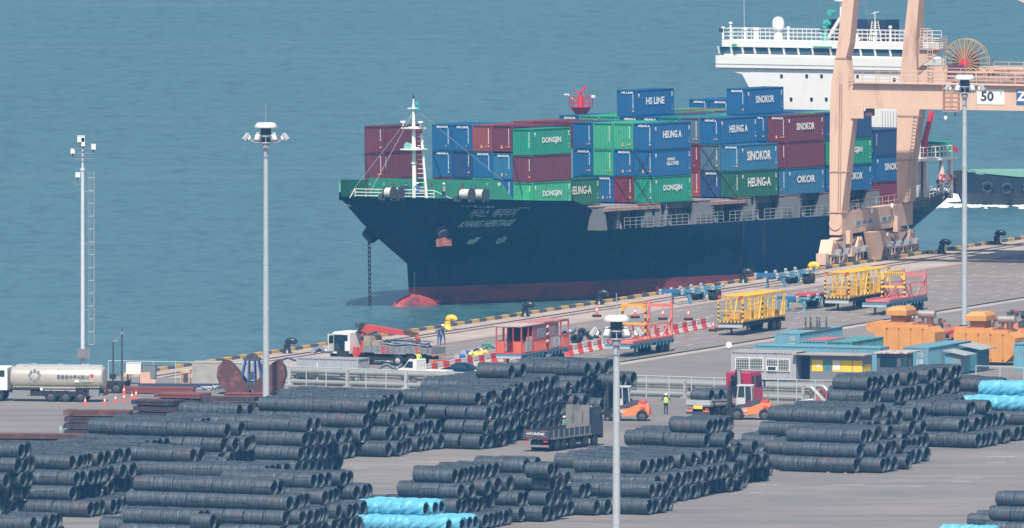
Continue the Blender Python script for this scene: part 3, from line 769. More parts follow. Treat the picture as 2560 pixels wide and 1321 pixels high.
def hullpoly(P,mt,name='hull_mark'):
    b=MB(); vs=[]
    for px,py in P:
        z=7
        for _ in range(5): uu=huls(px,z); z=zpy(py,uu,-hb(uu,z))
        vs.append((uu,-hb(uu,z)-.05,z))
    b.add(vs,[tuple(range(len(vs)))]); return b.build(name,mt,sh)
hullpoly([(1165,610),(1168,604),(1176,599),(1186,599),(1188,594),(1202,593),(1192,603),(1180,611)],lt)
def hullring(cx,cy,rx,ry,mt,tilt=-.6,n=22):
    b=MB(); vs=[]
    for r_ in (1,.72):
        for k in range(n):
            t=2*math.pi*k/n; x=rx*r_*math.cos(t); y=ry*r_*math.sin(t); px=cx+x; py=cy+y-.45*x
            z=7
            for _ in range(4): uu=huls(px,z); z=zpy(py,uu,-hb(uu,z))
            vs.append((uu,-hb(uu,z)-.05,z))
    b.add(vs,[(k,(k+1)%n,n+(k+1)%n,n+k) for k in range(n)]); b.build('hull_mark',mt,sh)
hullring(1252,601,14,6.5,lt); hullpoly([(1241,607),(1262,594),(1264,596),(1243,609)],lt); hullpoly([(1243,597),(1245,596),(1262,605),(1260,607)],lt)
smk=K('white_smear',(.5,.5,.48),.7); r6=random.Random(4)
for (a,c,y) in ((1150,1190,516),(1187,1236,518),(1297,1324,520)):
    x=a
    while x<c:
        w_=r6.uniform(3,9); h_=r6.uniform(1,3); hullpoly([(x,y-h_),(x+w_,y-h_+r6.uniform(0,2)),(x+w_*.9,y+h_),(x+1,y+h_*.7)],smk,'scuff_mark'); x+=w_+r6.uniform(1,5)
hullpoly([(858,511),(868,510),(878,515),(874,518),(862,515)],smk,'hull_mark'); hullpoly([(980,500),(990,500),(990,503),(981,503)],smk,'hull_mark')
hullpoly([(1704,621),(1716,617),(1722,611),(1718,618),(1708,623)],smk,'scuff_mark')
for i in range(13): 
    y=682+i*4.6; x=1036-.6*(i%2)-i*.12; hullpoly([(x-1.4,y-.9),(x+1.2,y-.9),(x+1.2,y+1.0),(x-1.4,y+1.0)],smk,'draught_mark')
for i in range(10):
    y=648+i*4.4; x=1868-.2*i; hullpoly([(x-1.2,y-1),(x+1.2,y-1),(x+1.2,y+1),(x-1.2,y+1)],smk,'draught_mark')
# ---------------- containers ----------------
def cmat(n,c,d=.38): return K(n,c,.5,dirt=tuple(x*.45+.03 for x in c),damt=d,dsc=1.2,sc=.9,var=.1)
CC={'blue':cmat('box_blue',(.012,.105,.26)),'navy':cmat('box_navy',(.02,.06,.16)),'pale blue':cmat('box_pale_blue',(.03,.145,.27)),'green':cmat('box_green',(.016,.24,.15)),
'light green':cmat('box_light_green',(.05,.34,.18)),'dark green':cmat('box_dark_green',(.018,.12,.07),.35),'maroon':cmat('box_maroon',(.145,.028,.045)),'brick red':cmat('box_brick',(.26,.06,.05)),
'grey':cmat('box_grey',(.09,.15,.20)),'dark red':cmat('box_dark_red',(.17,.018,.035))}
wlet=K('letter_white',(.80,.80,.77),.6); plac=K('placard_orange',(.75,.35,.10),.6); clet=K('letter_cream',(.66,.65,.55),.7,dirt=(.3,.4,.35),damt=.3)
BW,BL,BHT=2.438,6.058,2.591
def corr_side(b,x0,x1,y,z0,z1,s,pitch=.28,dp=.045,m=0,axis='x'):
    xs=[];n=int((x1-x0)/pitch); st=(x1-x0)/n
    for i in range(n): a=x0+i*st; xs+= [(a,0),(a+st*.3,0),(a+st*.45,1),(a+st*.85,1)]
    xs.append((x1,0)); v=[]
    for z in (z0,z1):
        for x,d in xs:
            yy=y+s*dp*d; v.append((x,yy,z) if axis=='x' else (yy,x,z))
    N=len(xs); b.add(v,[(i,i+1,N+i+1,N+i) for i in range(N-1)],m)
def cont_meshes(L=BL,W=BW,H=BHT):
    p=.11; b=MB()
    corr_side(b,p,L-p,.03,.17,H-.1,1); corr_side(b,p,L-p,W-.03,.17,H-.1,-1)
    corr_side(b,p,W-p,.05,.17,H-.12,1,.3,.05,0,'y'); corr_side(b,p,W-p,L-.05,.17,H-.12,-1,.3,.05,0,'y')
    walls=b; r=MB(); r.box(.06,L-.06,.06,W-.06,H-.09,H-.035)
    k=L/22
    for i in range(1,22): r.box(i*k-.06,i*k+.04,.12,W-.12,H-.034,H-.02)
    f=MB()
    for x in (0,L-p):
        for y in (0,W-p): f.box(x,x+p,y,y+p,0.0,H)
    for y in (0,W-.06): f.box(p,L-p,y,y+.06,0.03,.17); f.box(p,L-p,y,y+.06,H-.1,H-.01)
    for x in (0,L-.06): f.box(x,x+.06,p,W-p,0.03,.17); f.box(x,x+.06,p,W-p,H-.12,H-.01)
    f.box(.06,L-.06,.06,W-.06,.08,.12)
    for x in (.35,.62,.9,1.18,1.46,1.74,2.02): f.box(-.006,0.0,x,x+.08,H-.085,H-.05,1) if x<W-.3 else None
    return walls,r,f
_w,_r,_f=cont_meshes(); CMESH={}
def cget(col,dims=(BL,BW,BHT)):
    k=(col,dims)
    if k not in CMESH:
        w_,r_,f_=(_w,_r,_f) if dims==(BL,BW,BHT) else cont_meshes(*dims)
        m_=CC[col] if col in CC else MT[col]
        CMESH[k]=(w_.mesh('walls',m_),r_.mesh('roof',m_),f_.mesh('frame',[m_,black]))
    return CMESH[k]
def cletters(side,end,seed,big=1.0,plain=False):
    r_=random.Random(seed); b=MB()
    if side:
        t=side.split('|'); 
        if len(t)==1:
            v,f=textmesh(t[0],1.0,.03); x0=min(p[0] for p in v);x1=max(p[0] for p in v); h=max(p[1] for p in v)-min(p[1] for p in v)
            wd=2.95*big; sz=.72*big/h; addtext(b,t[0],1.0,(BL*.5,-.012,BHT*.55),(1,0,0),(0,0,1),0,.03,1.0)
            vv=b.v[-len(v):]; cx=(x0+x1)/2
            b.v[-len(v):]=[(BL*.5+(p[0]-cx)/(x1-x0)*wd,-.012,BHT*.55+p[1]*sz) for p in v]
        else:
            for k,(tt,zz,xx,s_) in enumerate(((t[0],.62,.46,.42),(t[1],.46,.5,.5))): addtext(b,tt,s_,(BL*xx,-.012,BHT*zz),(1,0,0),(0,0,1),0,.03,1.15)
    if not plain:
        for k in range(4): b.box(BL-.42,BL-.22-r_.random()*.1,-.014,-.01,BHT-.42-k*.12,BHT-.34-k*.12)
        b.box(BL-.36,BL-.28,-.014,-.01,.55,.75,1 if r_.random()<.5 else 0); b.box(BL-.36,BL-.3,-.014,-.01,.95,1.05)
        b.box(.3,.48,-.014,-.01,BHT-.62,BHT-.36); b.box(.24,.54,-.014,-.01,BHT-.72,BHT-.69)
    else:
        if r_.random()<.6:
            for k in range(9): b.box(.2+.02*(k%2),.3,-.014,-.01,BHT-.5-k*.13,BHT-.42-k*.13)
    y=.42; z=BHT-.33 if not end else BHT-.42
    zmin=.75 if r_.random()<.6 else 1.1
    while z>zmin: h=r_.uniform(.05,.12); b.box(-.014,-.01,y-.035-r_.random()*.02,y+.035,z-h,z); z-=h+r_.uniform(.015,.05)
    if r_.random()<.75: b.box(-.014,-.01,y-.1,y+.08,.42,.6,1)
    if r_.random()<.6: b.box(-.014,-.01,y+.25,y+.37,.42,.54,1)
    if r_.random()<.3: b.box(-.014,-.01,1.2,1.4,.3,.62,1)
    if end: 
        v,f=textmesh(end,1.0,.04); x0=min(p[0] for p in v);x1=max(p[0] for p in v); cx=(x0+x1)/2
        b.add([(-.014,BW*.5-.1-(p[0]-cx)/(x1-x0)*1.45,BHT-.27+p[1]*.26) for p in v],f,0)
    return b
NC=[0]
def container(M_,col,side=None,end=None,big=1.0,label='',plain=False,group='containers stacked on the ship',lm=None):
    o=thing('shipping_container',label,'container',group=group)
    o.matrix_world=M_
    for nm,me in zip(('corrugated_wall','roof','corner_frame'),cget(col)): meshobj(nm,me,o)
    NC[0]+=1
    cletters(side,end,NC[0],big,plain).build('lettering' if (side or end) else 'marking',[lm or wlet,plac],o)
    return o
rowv=lambda r:-11.75+2.52*r
UB={1:18.15,2:None}
def ucorner(px,r,z=12): return upx(px,rowv(r),z)
ub1=ucorner(1332,1); ub2=ucorner(1433,1); ub3=ucorner(1634,0); ub4=U4; ub5=ucorner(1968,0); ub6=ucorner(2087,0); ub7=ucorner(2188,0)
UBY={1:ub1,2:ub2,3:ub3,4:ub4,5:ub5,6:ub6,7:ub7}
ORD=['first','second','third','fourth','fifth','sixth','seventh','eighth','ninth','tenth']
TIER=['bottom','second','third','fourth']
def CT(bay,r,t,col,side=None,end=None,big=1.0,zoff=0,plain=False,lm=None,vo=0):
    z=ZB+t*(BHT+.015)+zoff
    M_=SM@Matrix.Translation((UBY[bay],rowv(r)+vo,z))
    lb='%s container, %s tier, %s bay from the bow, %s row from the quay side'%(col,TIER[t],ORD[bay-1],ORD[int(round(r))])
    return container(M_,col,side,end,big,lb,plain or (side is None and end is None),lm=lm)
SK,HA,DJ='SINOKOR','HEUNG A','DONGJIN'
# bay 1
CT(1,1,2,'green',DJ); CT(1,1,1,'maroon'); CT(1,1,0,'light green',DJ)
for t in (0,1,2):
    if t: CT(1,8,t,'maroon',vo=9.5-rowv(8)-.2)
CT(1,8,0,'maroon',vo=9.5-rowv(8)-.2)
# bay 2
CT(2,1.58,0,'dark green','HEUNG-A',None,1.15,lm=clet)
for r,col,e in ((7,'blue',SK),(6,'blue','HS LINE'),(5,'brick red',None),(4,'maroon',None),(3,'maroon',None)): CT(2,r,2,col,None,e)
for r,col,e in ((7,'blue',HA),(6,'navy',None),(5,'blue',SK),(4,'pale blue',SK),(3,'blue',None)): CT(2,r,1,col,None,e,zoff=-.0 if r!=4 else -.12)
for r,col in ((7,'dark red'),(6,'navy'),(5,'light green'),(4,'blue')): CT(2,r,0,col,None,None)
# bay 3
CT(3,0,2,'blue',HA,HA); CT(3,0,1,'blue','WINE|GLOVIS'); CT(3,0,0,'green',DJ)
CT(3,1,2,'light green'); CT(3,1,1,'blue',None,SK); CT(3,1,0,'dark red')
CT(3,2,2,'light green'); CT(3,2,1,'light green'); CT(3,2,0,'blue',None,SK)
CT(3,3,2,'blue'); CT(3,3,1,'blue',None,SK); CT(3,3,0,'blue')
for r,col in ((4,'maroon'),(5,'maroon'),(6,'brick red')): CT(3,r,2,col)
# bay 4
CT(4,0,1,'pale blue',SK,SK,1.3); CT(4,0,0,'dark green','HEUNG-A',None,1.25)
CT(4,1,2,'blue',HA,HA); CT(4,1,1,'grey'); CT(4,1,0,'navy',None,SK)
CT(4,2,2,'grey'); CT(4,2,1,'dark red'); CT(4,2,0,'brick red')
for r,col,e in ((3,'green',None),(4,'blue',HA),(5,'blue',HA),(6,'light green',None),(7,'light green',None),(8,'blue',SK)): CT(4,r,2,col,None,e)
CT(4,5,3,'blue','HS LINE','HS LINE',vo=.3)
# bay 5
CT(5,0,2,'maroon',SK,SK); CT(5,0,1,'maroon'); CT(5,0,0,'pale blue','    OKOR')
CT(5,1,2,'blue',None,HA)
for r,col in ((2,'blue'),(3,'light green'),(4,'blue'),(5,'maroon'),(6,'green'),(7,'blue'),(8,'light green')): CT(5,r,2,col)
CT(5,2,3,'blue',SK,SK)
# bay 6
CT(6,0,2,'navy'); CT(6,0,1,'green',DJ); CT(6,0,0,'blue',SK)
for r,col in ((1,'light green'),(2,'blue'),(3,'blue'),(4,'green'),(5,'maroon'),(6,'light green'),(7,'brick red'),(8,'light green')): CT(6,r,2,col)
# bay 7
zo=-1.9
CT(7,0,2,'navy',zoff=zo); CT(7,0,1,'blue',SK,zoff=zo); CT(7,0,0,'dark red',zoff=zo)
for r,col in ((1,'navy'),(2,'blue'),(3,'maroon'),(4,'green'),(5,'blue'),(6,'maroon'),(7,'blue'),(8,'blue')): CT(7,r,2,col,zoff=zo)
CT(7,7,3,'blue',None,SK,zoff=zo+.1,vo=.6); CT(7,8,3,'blue',None,HA,zoff=zo+.1,vo=.7)
# lashing bars on the ends
def lash(u,r,t,h=1.0):
    v0=rowv(r)+.1; v1=v0+2.24; z=ZB+t*2.6; b=MB()
    b.cyl((u-.12,v0,z-.1),(u-.12,v1,z+2.6*h),.035,n=5); b.cyl((u-.16,v1,z-.1),(u-.16,v0,z+2.6*h),.035,n=5); b.build('lashing_bar',black,sh)
for bay,r,t,h in ((4,0,0,1),(4,1,0,1),(3,0,0,1),(3,1,0,1),(4,1,1,1),(3,0,1,1)): lash(UBY[bay],r,t,h)
b=MB(); b.cyl((ub1-.12,rowv(1)+2.4,ZB+5.2),(ub1-.12,rowv(1)+1.2,ZB+1.5),.03,n=5); b.cyl((ub1-.12,11.7,ZB+5.2),(ub1-.12,10.8,ZB+1.5),.03,n=5); b.cyl((ub2-.12,rowv(7)+2.3,ZB+5.2),(ub2-.12,rowv(7)+.9,ZB+2),.03,n=5); b.build('lashing_bar',black,sh)
# hatch coaming, platforms, stanchions, rails on the quay side
b=MB(); b.box(27.5,ub7+7.5,-9.9,10.5,6.9,ZB-.75,0)
b.box(27.0,ub7+.2,-10.3,10.9,ZB-.74,ZB-.12,1); hc=b.build('hatch_coaming',[K('coaming_dark',(.09,.10,.12),.7,dirt=RUST,damt=.4),coam],sh)
b=MB()
for k in range(60):
    u=28+k*.82
    if u<ub7+6: b.box(u,u+.10,-10.25,-9.9,7.0,ZB-.8)
b.build('coaming_rib',coam,hc)
b=MB()
for u0_,u1_ in ((27.2,ub3+.3),(ub4-4.6,ub4+.4)):
    b.box(u0_,u1_,-12.3,-9.9,ZB-.5,ZB-.2,0)
    for k in range(int((u1_-u0_)/1.5)): b.prism([(u0_+k*1.5,7.6),(u0_+k*1.5+.12,7.6),(u0_+k*1.5+.9,ZB-.5),(u0_+k*1.5+.1,ZB-.5)],-10.4,-10.0,axis=1)
b.build('side_platform',[K('rusty_deck',(.34,.22,.19),.8,dirt=RUST,damt=.5)],sh)
sm_=K('stanchion_grey',(.16,.165,.18),.6,dirt=(.2,.12,.1),damt=.25)
for px,wd in ((1500,1.1),(1616,1.1),(1641,1.0),(1750,2.0),(1862,1.3),(1965,2.3),(2062,1.4),(2180,1.5)):
    u=upx(px,-BH+.2,8.2); b=MB(); b.prism([(-BH+.15,6.95),(-BH+.45,ZB-.05),(-11.2,ZB-.05),(-10.7,6.95)],u,u+wd,axis=0); b.box(u-.1,u+wd+.1,-BH+.4,-10.9,ZB-.04,ZB+.0,1)
    b.build('stanchion',[sm_,K('rusty_cap',(.28,.10,.07),.85)],sh)
for px in (1557,1680,1794,1900,2013,2130):
    u=upx(px,-BH+.2,8.2); b=MB(); b.prism([(-BH+.5,6.95),(-BH+1.2,ZB-.3),(-BH+1.9,ZB-.3),(-BH+1.6,6.95)],u,u+.3,axis=0)
    for k in range(7): b.box(u-.35,u,-BH+.55,-BH+.75,7.1+k*.27,7.16+k*.27)
    b.bar((u-.35,-BH+.6,7),(u-.35,-BH+.6,ZB),.05); b.build('access_ladder',coam,sh)
rm=K('rail_pale',(.24,.28,.30),.6,dirt=RUST,damt=.2)
ur=[30.2,ub7+8]; u=ur[0]; k=0
while u<ur[1]: 
    railing([(u,-BH+.12,6.98),(min(u+4.6,ur[1]),-BH+.12,6.98)],1.05,.035,3,.9).build('deck_railing',rm,sh); u+=5.6
# ---------------- bridge house ----------------
uh=upx(2290,-10.2,12); vrp=None; zr=zpy(105,uh,0); zw1=zpy(122,uh,0); zw0=zpy(140.5,uh,0); zb1=zpy(144,uh,0); zb0=zpy(165,uh,0)
def vpx(px,u,z):
    lo,hi=-30,30
    for _ in range(40):
        mi=(lo+hi)/2
        if PJ(SW(u,mi,z))[0]>px: lo=mi
        else: hi=mi
    return lo
vL=vpx(1793,uh,zb0); vR=vpx(2322,uh,zb0); vl=vpx(1876,uh,zpy(230,uh,0)); vr=vpx(2256,uh,14)
zu=zpy(175,uh,0)
b=MB(); b.box(uh,uh+3.0,vr,vl,7.0,zpy(176,uh,0)-.0)
zA=zpy(176,uh,9);
# bracket shaped wing supports (starboard side visible) 
zk=zpy(190,uh,0); vk=vpx(1855,uh,zk); zv=zpy(222,uh,0)
for s_ in (1,-1):
    pts=[(vl,zv-.8),(vl+.2,zv),(vk,zk),(vL,zu),(vL,zu+.05),(vl-.5,zu+.05),(vl-.5,zv-.8)] if s_==1 else [(vr,zv-.8),(vr-.2,zv),(-vk*.98,zk),(vR,zu),(vR,zu+.05),(vr+.5,zu+.05),(vr+.5,zv-.8)]
    b.prism(pts,uh+.02,uh+2.6,axis=0)
b.box(uh-.25,uh+2.8,vR,vL,zu+.05,zb1)      # bulwark and deck of the bridge
b.box(uh+.55,uh+2.6,vR+.5,vL-.5,zb1,zw0)
# window band: mullion frame
b.box(uh+.35,uh+2.9,vR+.35,vL-.35,zw1,zr)
wx=[1802,1828,1857,1887,1923,1960,1996,2032,2077,2117,2149,2188,2227,2258]
b.box(uh+.6,uh+2.5,vR+.6,vL-.6,zw0,zw1,1)
vs_=[vpx(x,uh+.4,(zw0+zw1)/2) for x in (1795,)]+[vpx(x,uh+.4,(zw0+zw1)/2) for x in (1826.5,1855,1885,1921.5,1958,1994,2030,2075,2115,2150,2186,2224,2260,2297,2330)]
for v in vs_: b.prism([(uh+.62,zw0-.02),(uh+.38,zw1+.02),(uh+.5,zw1+.02),(uh+.74,zw0-.02)],v-.12,v+.12,axis=1)
house=b.build('bridge_house',[cream,K('bridge_shade',(.25,.27,.28),.6)],sh)
gb=K('bridge_glass',(.02,.08,.13),.12,spec=.8,var=.5,sc=.3)
for a,c in zip(vs_,vs_[1:]):
    b=MB(); b.prism([(uh+.60,zw0+.02),(uh+.42,zw1-.02),(uh+.46,zw1-.02),(uh+.64,zw0+.02)],c+.16,a-.16,axis=1); b.build('bridge_window',gb,house)
b=MB(); zg=zpy(165,uh,0); b.box(uh-.27,uh-.25,vR,vL,zg-.03,zg+.03); b.build('seam',mgrey,house)
for x,y in ((1954,191),(2017,191),(2054,191),(2144,191),(1978,249),(2029,249),(2066,249),(2236,200)):
    v=vpx(x,uh,zpy(y,uh,0)); z=zpy(y,uh,v); b=MB(); b.box(uh-.03,uh+.02,v-.16,v+.16,z-.19,z+.19); b.box(uh-.05,uh-.03,v-.2,v+.2,z+.19,z+.23,1); b.build('porthole',[glass,cream],house)
b=MB(); v0=vpx(2075,uh,zw1); v1=vpx(2030,uh,zw1); b.box(uh+.1,uh+.4,v0,v1,zw1+.1,zw1+.2); b.cut(); v0=vpx(1836,uh,zw1); b.cb((uh,v0,zw1+.15),(.3,.4,.3)); b.build('window_awning',K('awning_green',(.08,.35,.2),.6),house)
v0,v1=vpx(2236,uh,16),vpx(2218,uh,16); b=MB()
for k in range(7): b.box(uh-.12,uh-.06,vr+.3+k*.35,vr+.34+k*.35,7.2,zpy(275,uh,0))
b.build('cable_pipe',galv,house)
rb=railing([(uh+.45,vR+.5,zr),(uh+.45,vL-.5,zr)],1.15,.035,3,1.15); railing([(uh+2.8,vR+.5,zr),(uh+2.8,vL-.5,zr)],1.15,.03,3,1.15,b=rb); railing([(uh+.45,vL-.5,zr),(uh+2.8,vL-.5,zr)],1.15,.03,3,1.15,b=rb); rb.build('roof_railing',cream,house)
# things on the roof
def onroof(px): return vpx(px,uh+2,zr)
v=onroof(1946); b=MB(); b.cyl((uh+2,v,zr),(uh+2,v,zr+1.9),.5,.22,n=12); zc_=zpy(60,uh+2,v); b.lathe([(0,.72),(.3,.66),(.52,.45),(.6,.1),(.62,-.35),(.55,-.6),(.3,-.62),(.3,-1.0),(.0,-1.0)],(uh+2,v,zc_),20); b.build('satellite_dome',cream,house)
b=MB()
for px,top in ((1827,60),(1808,72),(1863,75),(1887,75),(1894,75),(1971,72),(2226,70),(2185,88)):
    v=onroof(px); zt3=zpy(top,uh+2,v); b.cyl((uh+2,v,zr),(uh+2,v,zt3),.14,.09,n=7); b.cyl((uh+2,v,zt3),(uh+2,v,zt3+.2),.2,.14,n=8); b.cut()
b.cyl((uh+2,onroof(1861),zr),(uh+2,onroof(1861),zpy(-30,uh,0)),.02,n=4)
b.build('antenna',cream,house)
v=onroof(2092); b=MB(); zt4=zr+7.5; b.cyl((uh+3,v,zr),(uh+3,v,zt4),.36,.22,n=10); b.bar((uh+3,v+2.0,zr),(uh+3,v+.1,zr+2.4),.35,.3); b.bar((uh+3,v-2.0,zr),(uh+3,v-.1,zr+2.4),.35,.3)
for z_,w_ in ((4.1,1.2),(5.3,1.6),(6.4,1.2)): b.bar((uh+3,v-w_,zr+z_),(uh+3,v+w_,zr+z_),.12,.12); b.box(uh+2.4,uh+3.6,v-.5,v+.5,zr+z_-.15,zr+z_-.08)
b.bar((uh+2.6,v-.2,zr+6.6),(uh+2.6,v+2.2,zr+7.2),.3,.2); mm=b.build('radar_mast',cream,house)
b=MB(); z_=zpy(32,uh+2,v); b.cyl((uh+2.9,v+.9,z_),(uh+2.0,v+.9,z_),.15,.32,n=14); b.cut(); b.cyl((uh+2.4,v+1.8,zr),(uh+2.4,v+1.8,zr+1.7),.25,n=10); b.cyl((uh+2.4,v+1.8,zr+1.7),(uh+2.4,v+1.2,zr+1.9),.3,n=10); b.build('ventilator',K('horn_green2',(.05,.42,.33),.5),house)
b=MB(); b.box(uh+3.2,uh+5.5,v-5.2,v+2.0,zr-3,zr+2.1); b.build('funnel',K('funnel_navy',(.015,.03,.07),.5),house)
v=onroof(2188); b=MB(); H_=zpy(52,uh+2,v)-zr
for s_ in (-1,1):
    for q in (-1,1): b.cyl((uh+2+q*.45,v+s_*.45,zr),(uh+2+q*.2,v+s_*.2,zr+H_),.04,n=5)
for k in range(9): e=.45-.25*k/9; z_=zr+H_*k/9; [b.bar((uh+2-e,v-e,z_),(uh+2+e,v-e,z_),.04),b.bar((uh+2-e,v+e,z_),(uh+2+e,v+e,z_),.04),b.bar((uh+2-e,v-e,z_),(uh+2-e,v+e,z_),.04)]
b.cyl((uh+2,v,zr+H_),(uh+2,v,zr+H_+.9),.04,n=5); b.bar((uh+2,v-.5,zr+H_+.9),(uh+2,v+.4,zr+H_+.7),.07); b.build('signal_mast',cream,house)
b=MB()
for x0,x1,y1 in ((2040,2013,80),(2070,2046,80),(2125,2170,78),(2120,2160,65)): b.cyl((uh+3,onroof(x1),zpy(y1,uh+3,0)),(uh+3,onroof(x0),zr+7.2),.02,n=4).cut()
b.build('stay_wire',mgrey,house)
for px in (1820,2073): 
    v=onroof(px); b=MB(); z_=zpy(76,uh+1,v); b.cb((uh+1,v,z_),(.3,.5,.4)); b.build('floodlight',dgrey,house)
# ---------------- stern gear ----------------
us=upx(2300,-9,8.2)
def sp(px,py,v): 
    z=8
    for _ in range(5): u=upx(px,v,z); z=zpy(py,u,v)
    return u,z
b=MB()
ud,zd_=sp(2300,398,-9.5); ue_,_z=sp(2380,396,-8.8)
b.box(ud-2,ue_,-9.5,4,zd_-.25,zd_,0)
for px in (2312,2352,2374): u=upx(px,-9.1,8); b.box(u,u+.35,-9.3,-8.9,7.7,zd_-.2,0)
b.box(ud-3,ud-.6,-9.4,-4,6.8,zd_-.2,0)
b.build('stern_platform',cream,sh)
railing([(ud-2,-9.4,zd_),(ue_,-8.8,zd_),(ue_,4,zd_)],1.1,.05,2,.75).build('stern_railing',cream,sh)
p1=[Vector((u,-hb(u,8.0)*.99,itp(u,ZT))) for u in (UE_T-7.5,UE_T-5.5,UE_T-3.6,UE_T-2,UE_T-.4)]
railing(p1,1.05,.05,3,1.0).build('stern_railing',cream,sh)
b=MB()
u,z=sp(2312,460,-8.8); 
for px in (2344,2352,2368): 
    u,z=sp(px,445,-9); 
    pts=[Vector((u+.33*math.cos(2*math.pi*k/12),-9.35,z+.33*math.sin(2*math.pi*k/12))) for k in range(13)]; b.tube(pts,.085,6); b.cut()
b.build('lifebuoy',K('buoy_red',(.75,.10,.07),.6),sh)
u,z=sp(2310,350,-6); b=MB(); zt5=zpy(280,u,-6); u2=upx(2330,-6,zt5); b.bar((u,-6,8.5),(u,-6,z),.55,.55); b.bar((u,-6,z-.3),(u2,-6,zt5),.42,.35); b.bar((u2,-6,zt5),(u-.3,-6,z-2.5),.05); b.build('deck_crane',brred,sh)
b=MB(); u,z=sp(2347,380,-6); b.box(u-.9,u+.9,-7,-5,zd_,zd_+1.4); b.build('winch_cover',K('cover_green',(.04,.35,.22),.6),sh)
b=MB(); u,z=sp(2378,371,-6); b.prism([(u-.2,z),(u+1.0,z-.5),(u+1.2,z-.15),(u+.1,z+.35)],-6.03,-5.97,axis=1); b.bar((u-.2,-6,zd_),(u-.1,-6,z+.5),.05); b.build('ensign',brred,sh)
# red monitor platform seen above the boxes
uu=upx(1451,11.5,22); zt6=zpy(285,uu,11.5); zp6=zpy(268,uu,11.5)
b=MB(); b.cyl((uu,11.5,ZB+6),(uu,11.5,zp6-.6),.45,n=12); b.cyl((uu,11.5,zp6-.9),(uu,11.5,zp6),.45,1.05,n=12); b.cyl((uu,11.5,zp6),(uu,11.5,zp6+.08),1.2,n=14); b.cyl((uu,11.5,zp6+.08),(uu,11.5,zp6+1.05),.36,.3,n=12)
z6=zp6+1.05; b.bar((uu,11.5,z6),(uu,11.5,z6+.5),.2); b.bar((uu-.1,11.5,z6+.4),(uu+.6,11.2,z6+1.0),.2,.16); b.cyl((uu+.1,11.6,z6),(uu-.4,12.1,z6+.9),.05,n=6)
pts=[Vector((uu+1.15*math.cos(t),11.5+1.15*math.sin(t),zp6+.08)) for t in [k*math.pi/4 for k in range(9)]]; railing(pts,1.0,.035,3,.9,b=b); b.build('fire_monitor_platform',brred,sh)
b=MB(); b.cb((uu-.6,12.8,z6+.2),(.4,.4,.12)); b.cut(); b.cb((uu+.5,10.3,z6),(.3,.3,.25)); b.bar((uu-.6,12.6,z6+.15),(uu-.3,12.0,z6-.4),.04); b.build('monitor_lamp',cream,sh)
# ---------------- quay crane ----------------
C0=G(2089,664)                      # foot of the near seaside leg
va=C0-QE; ca_,cn_=va.dot(QD),va.dot(ND)
crane=thing('quay_crane','tall peach coloured gantry crane straddling the quay rails beside the ship','crane',C0,QZ)
# local frame: x along the quay (away), y = seaward ; landward is -y
cw=lambda x,y,z: C0+QD*x-ND*y+Vector((0,0,z))
def solve(f,target,lo,hi,inc=True):
    for _ in range(45):
        mi=(lo+hi)/2; v=f(mi)
        if (v<target)==inc: lo=mi
        else: hi=mi
    return lo
cz=lambda py,x=0,y=0: solve(lambda z:PJ(cw(x,y,z))[1],py,-5,80,False)
cx=lambda px,z=0,y=0: solve(lambda x:PJ(cw(x,y,z))[0],px,-40,120)
cy=lambda px,z=0,x=0: -solve(lambda n:PJ(cw(x,-n,z))[0],px,-40,120)
zs1=cz(532); zs0=cz(588); zb1=cz(207); zb0=cz(270)
LX=cx(2243,15)      # distance of the far leg
peachd=peach
b=MB()
def leg(b,x0,px):
    # px: list of (py, left px, corner px, right px) of the near leg -> sections
    secs=[]
    for (py,l,c,r) in px:
        z=cz(py,x0); yl=cy(l,z,x0); yc=cy(c,z,x0); xr=cx(r,z,yc)-x0 if r else 1.0
        xr=max(.5,xr); secs.append([Vector((x0,yl,z)),Vector((x0,yc,z)),Vector((x0+xr,yc,z)),Vector((x0+xr,yl,z))])
    b.loft(secs)
leg(b,0,[(-120,2121,2148,2163),(0,2106,2135,2149),(110,2094,2124,2138),(146,2088,2114,2130),(205,2079,2132,2138),(272,2075,2136,2146),(400,2074,2120,2134),(530,2074,2104,2122),(536,2074,2104,2118)])
b.cut(); leg(b,LX,[(-120,2282,2307,2328),(0,2270,2297,2314),(100,2259,2289,2307),(205,2249,2293,2310),(272,2243,2299,2314),(400,2241,2280,2296),(506,2243,2268,2288)])
b.build('leg',peach,crane)
b=MB(); y0,y1=cy(2074,zs1),cy(2103,zs1); xe=cx(2282,zs1,y1); b.box(0,xe,y1,y0,zs0,zs1); 
for x in (.1,xe*.35,xe*.7): b.box(x,x+.12,y1-.06,y1,zs0+.1,zs1-.1)
b.cyl((-.05,(y0+y1)/2,zs0+1.1),(-.12,(y0+y1)/2,zs0+1.1),.62,n=20); b.box(-.08,0,y1+.02,y0-.02,zs0,zs0+.3)
sill=b.build('sill_beam',peach,crane)
pl=K('plate_pale',(.50,.56,.60),.6); r7=random.Random(2)
for px in (2145,2160,2175,2210,2225,2240):
    x=cx(px,(zs0+zs1)/2,y1); zc=(zs0+zs1)/2-.15; b=MB(); b.box(x-1.0,x+1.0,y1-.03,y1-.01,zc-.28,zc+.28,0); b.box(x-.6,x+.6,y1-.04,y1-.031,zc-.18,zc+.18,1); b.build('sign_plate',[pl,mgrey],sill)
b=railing([(0.2,y1+.1,zs1),(xe,y1+.1,zs1)],1.0,.03,2,1.8); b.build('walkway_railing',K('rail_peach',(.60,.42,.32),.6),sill)
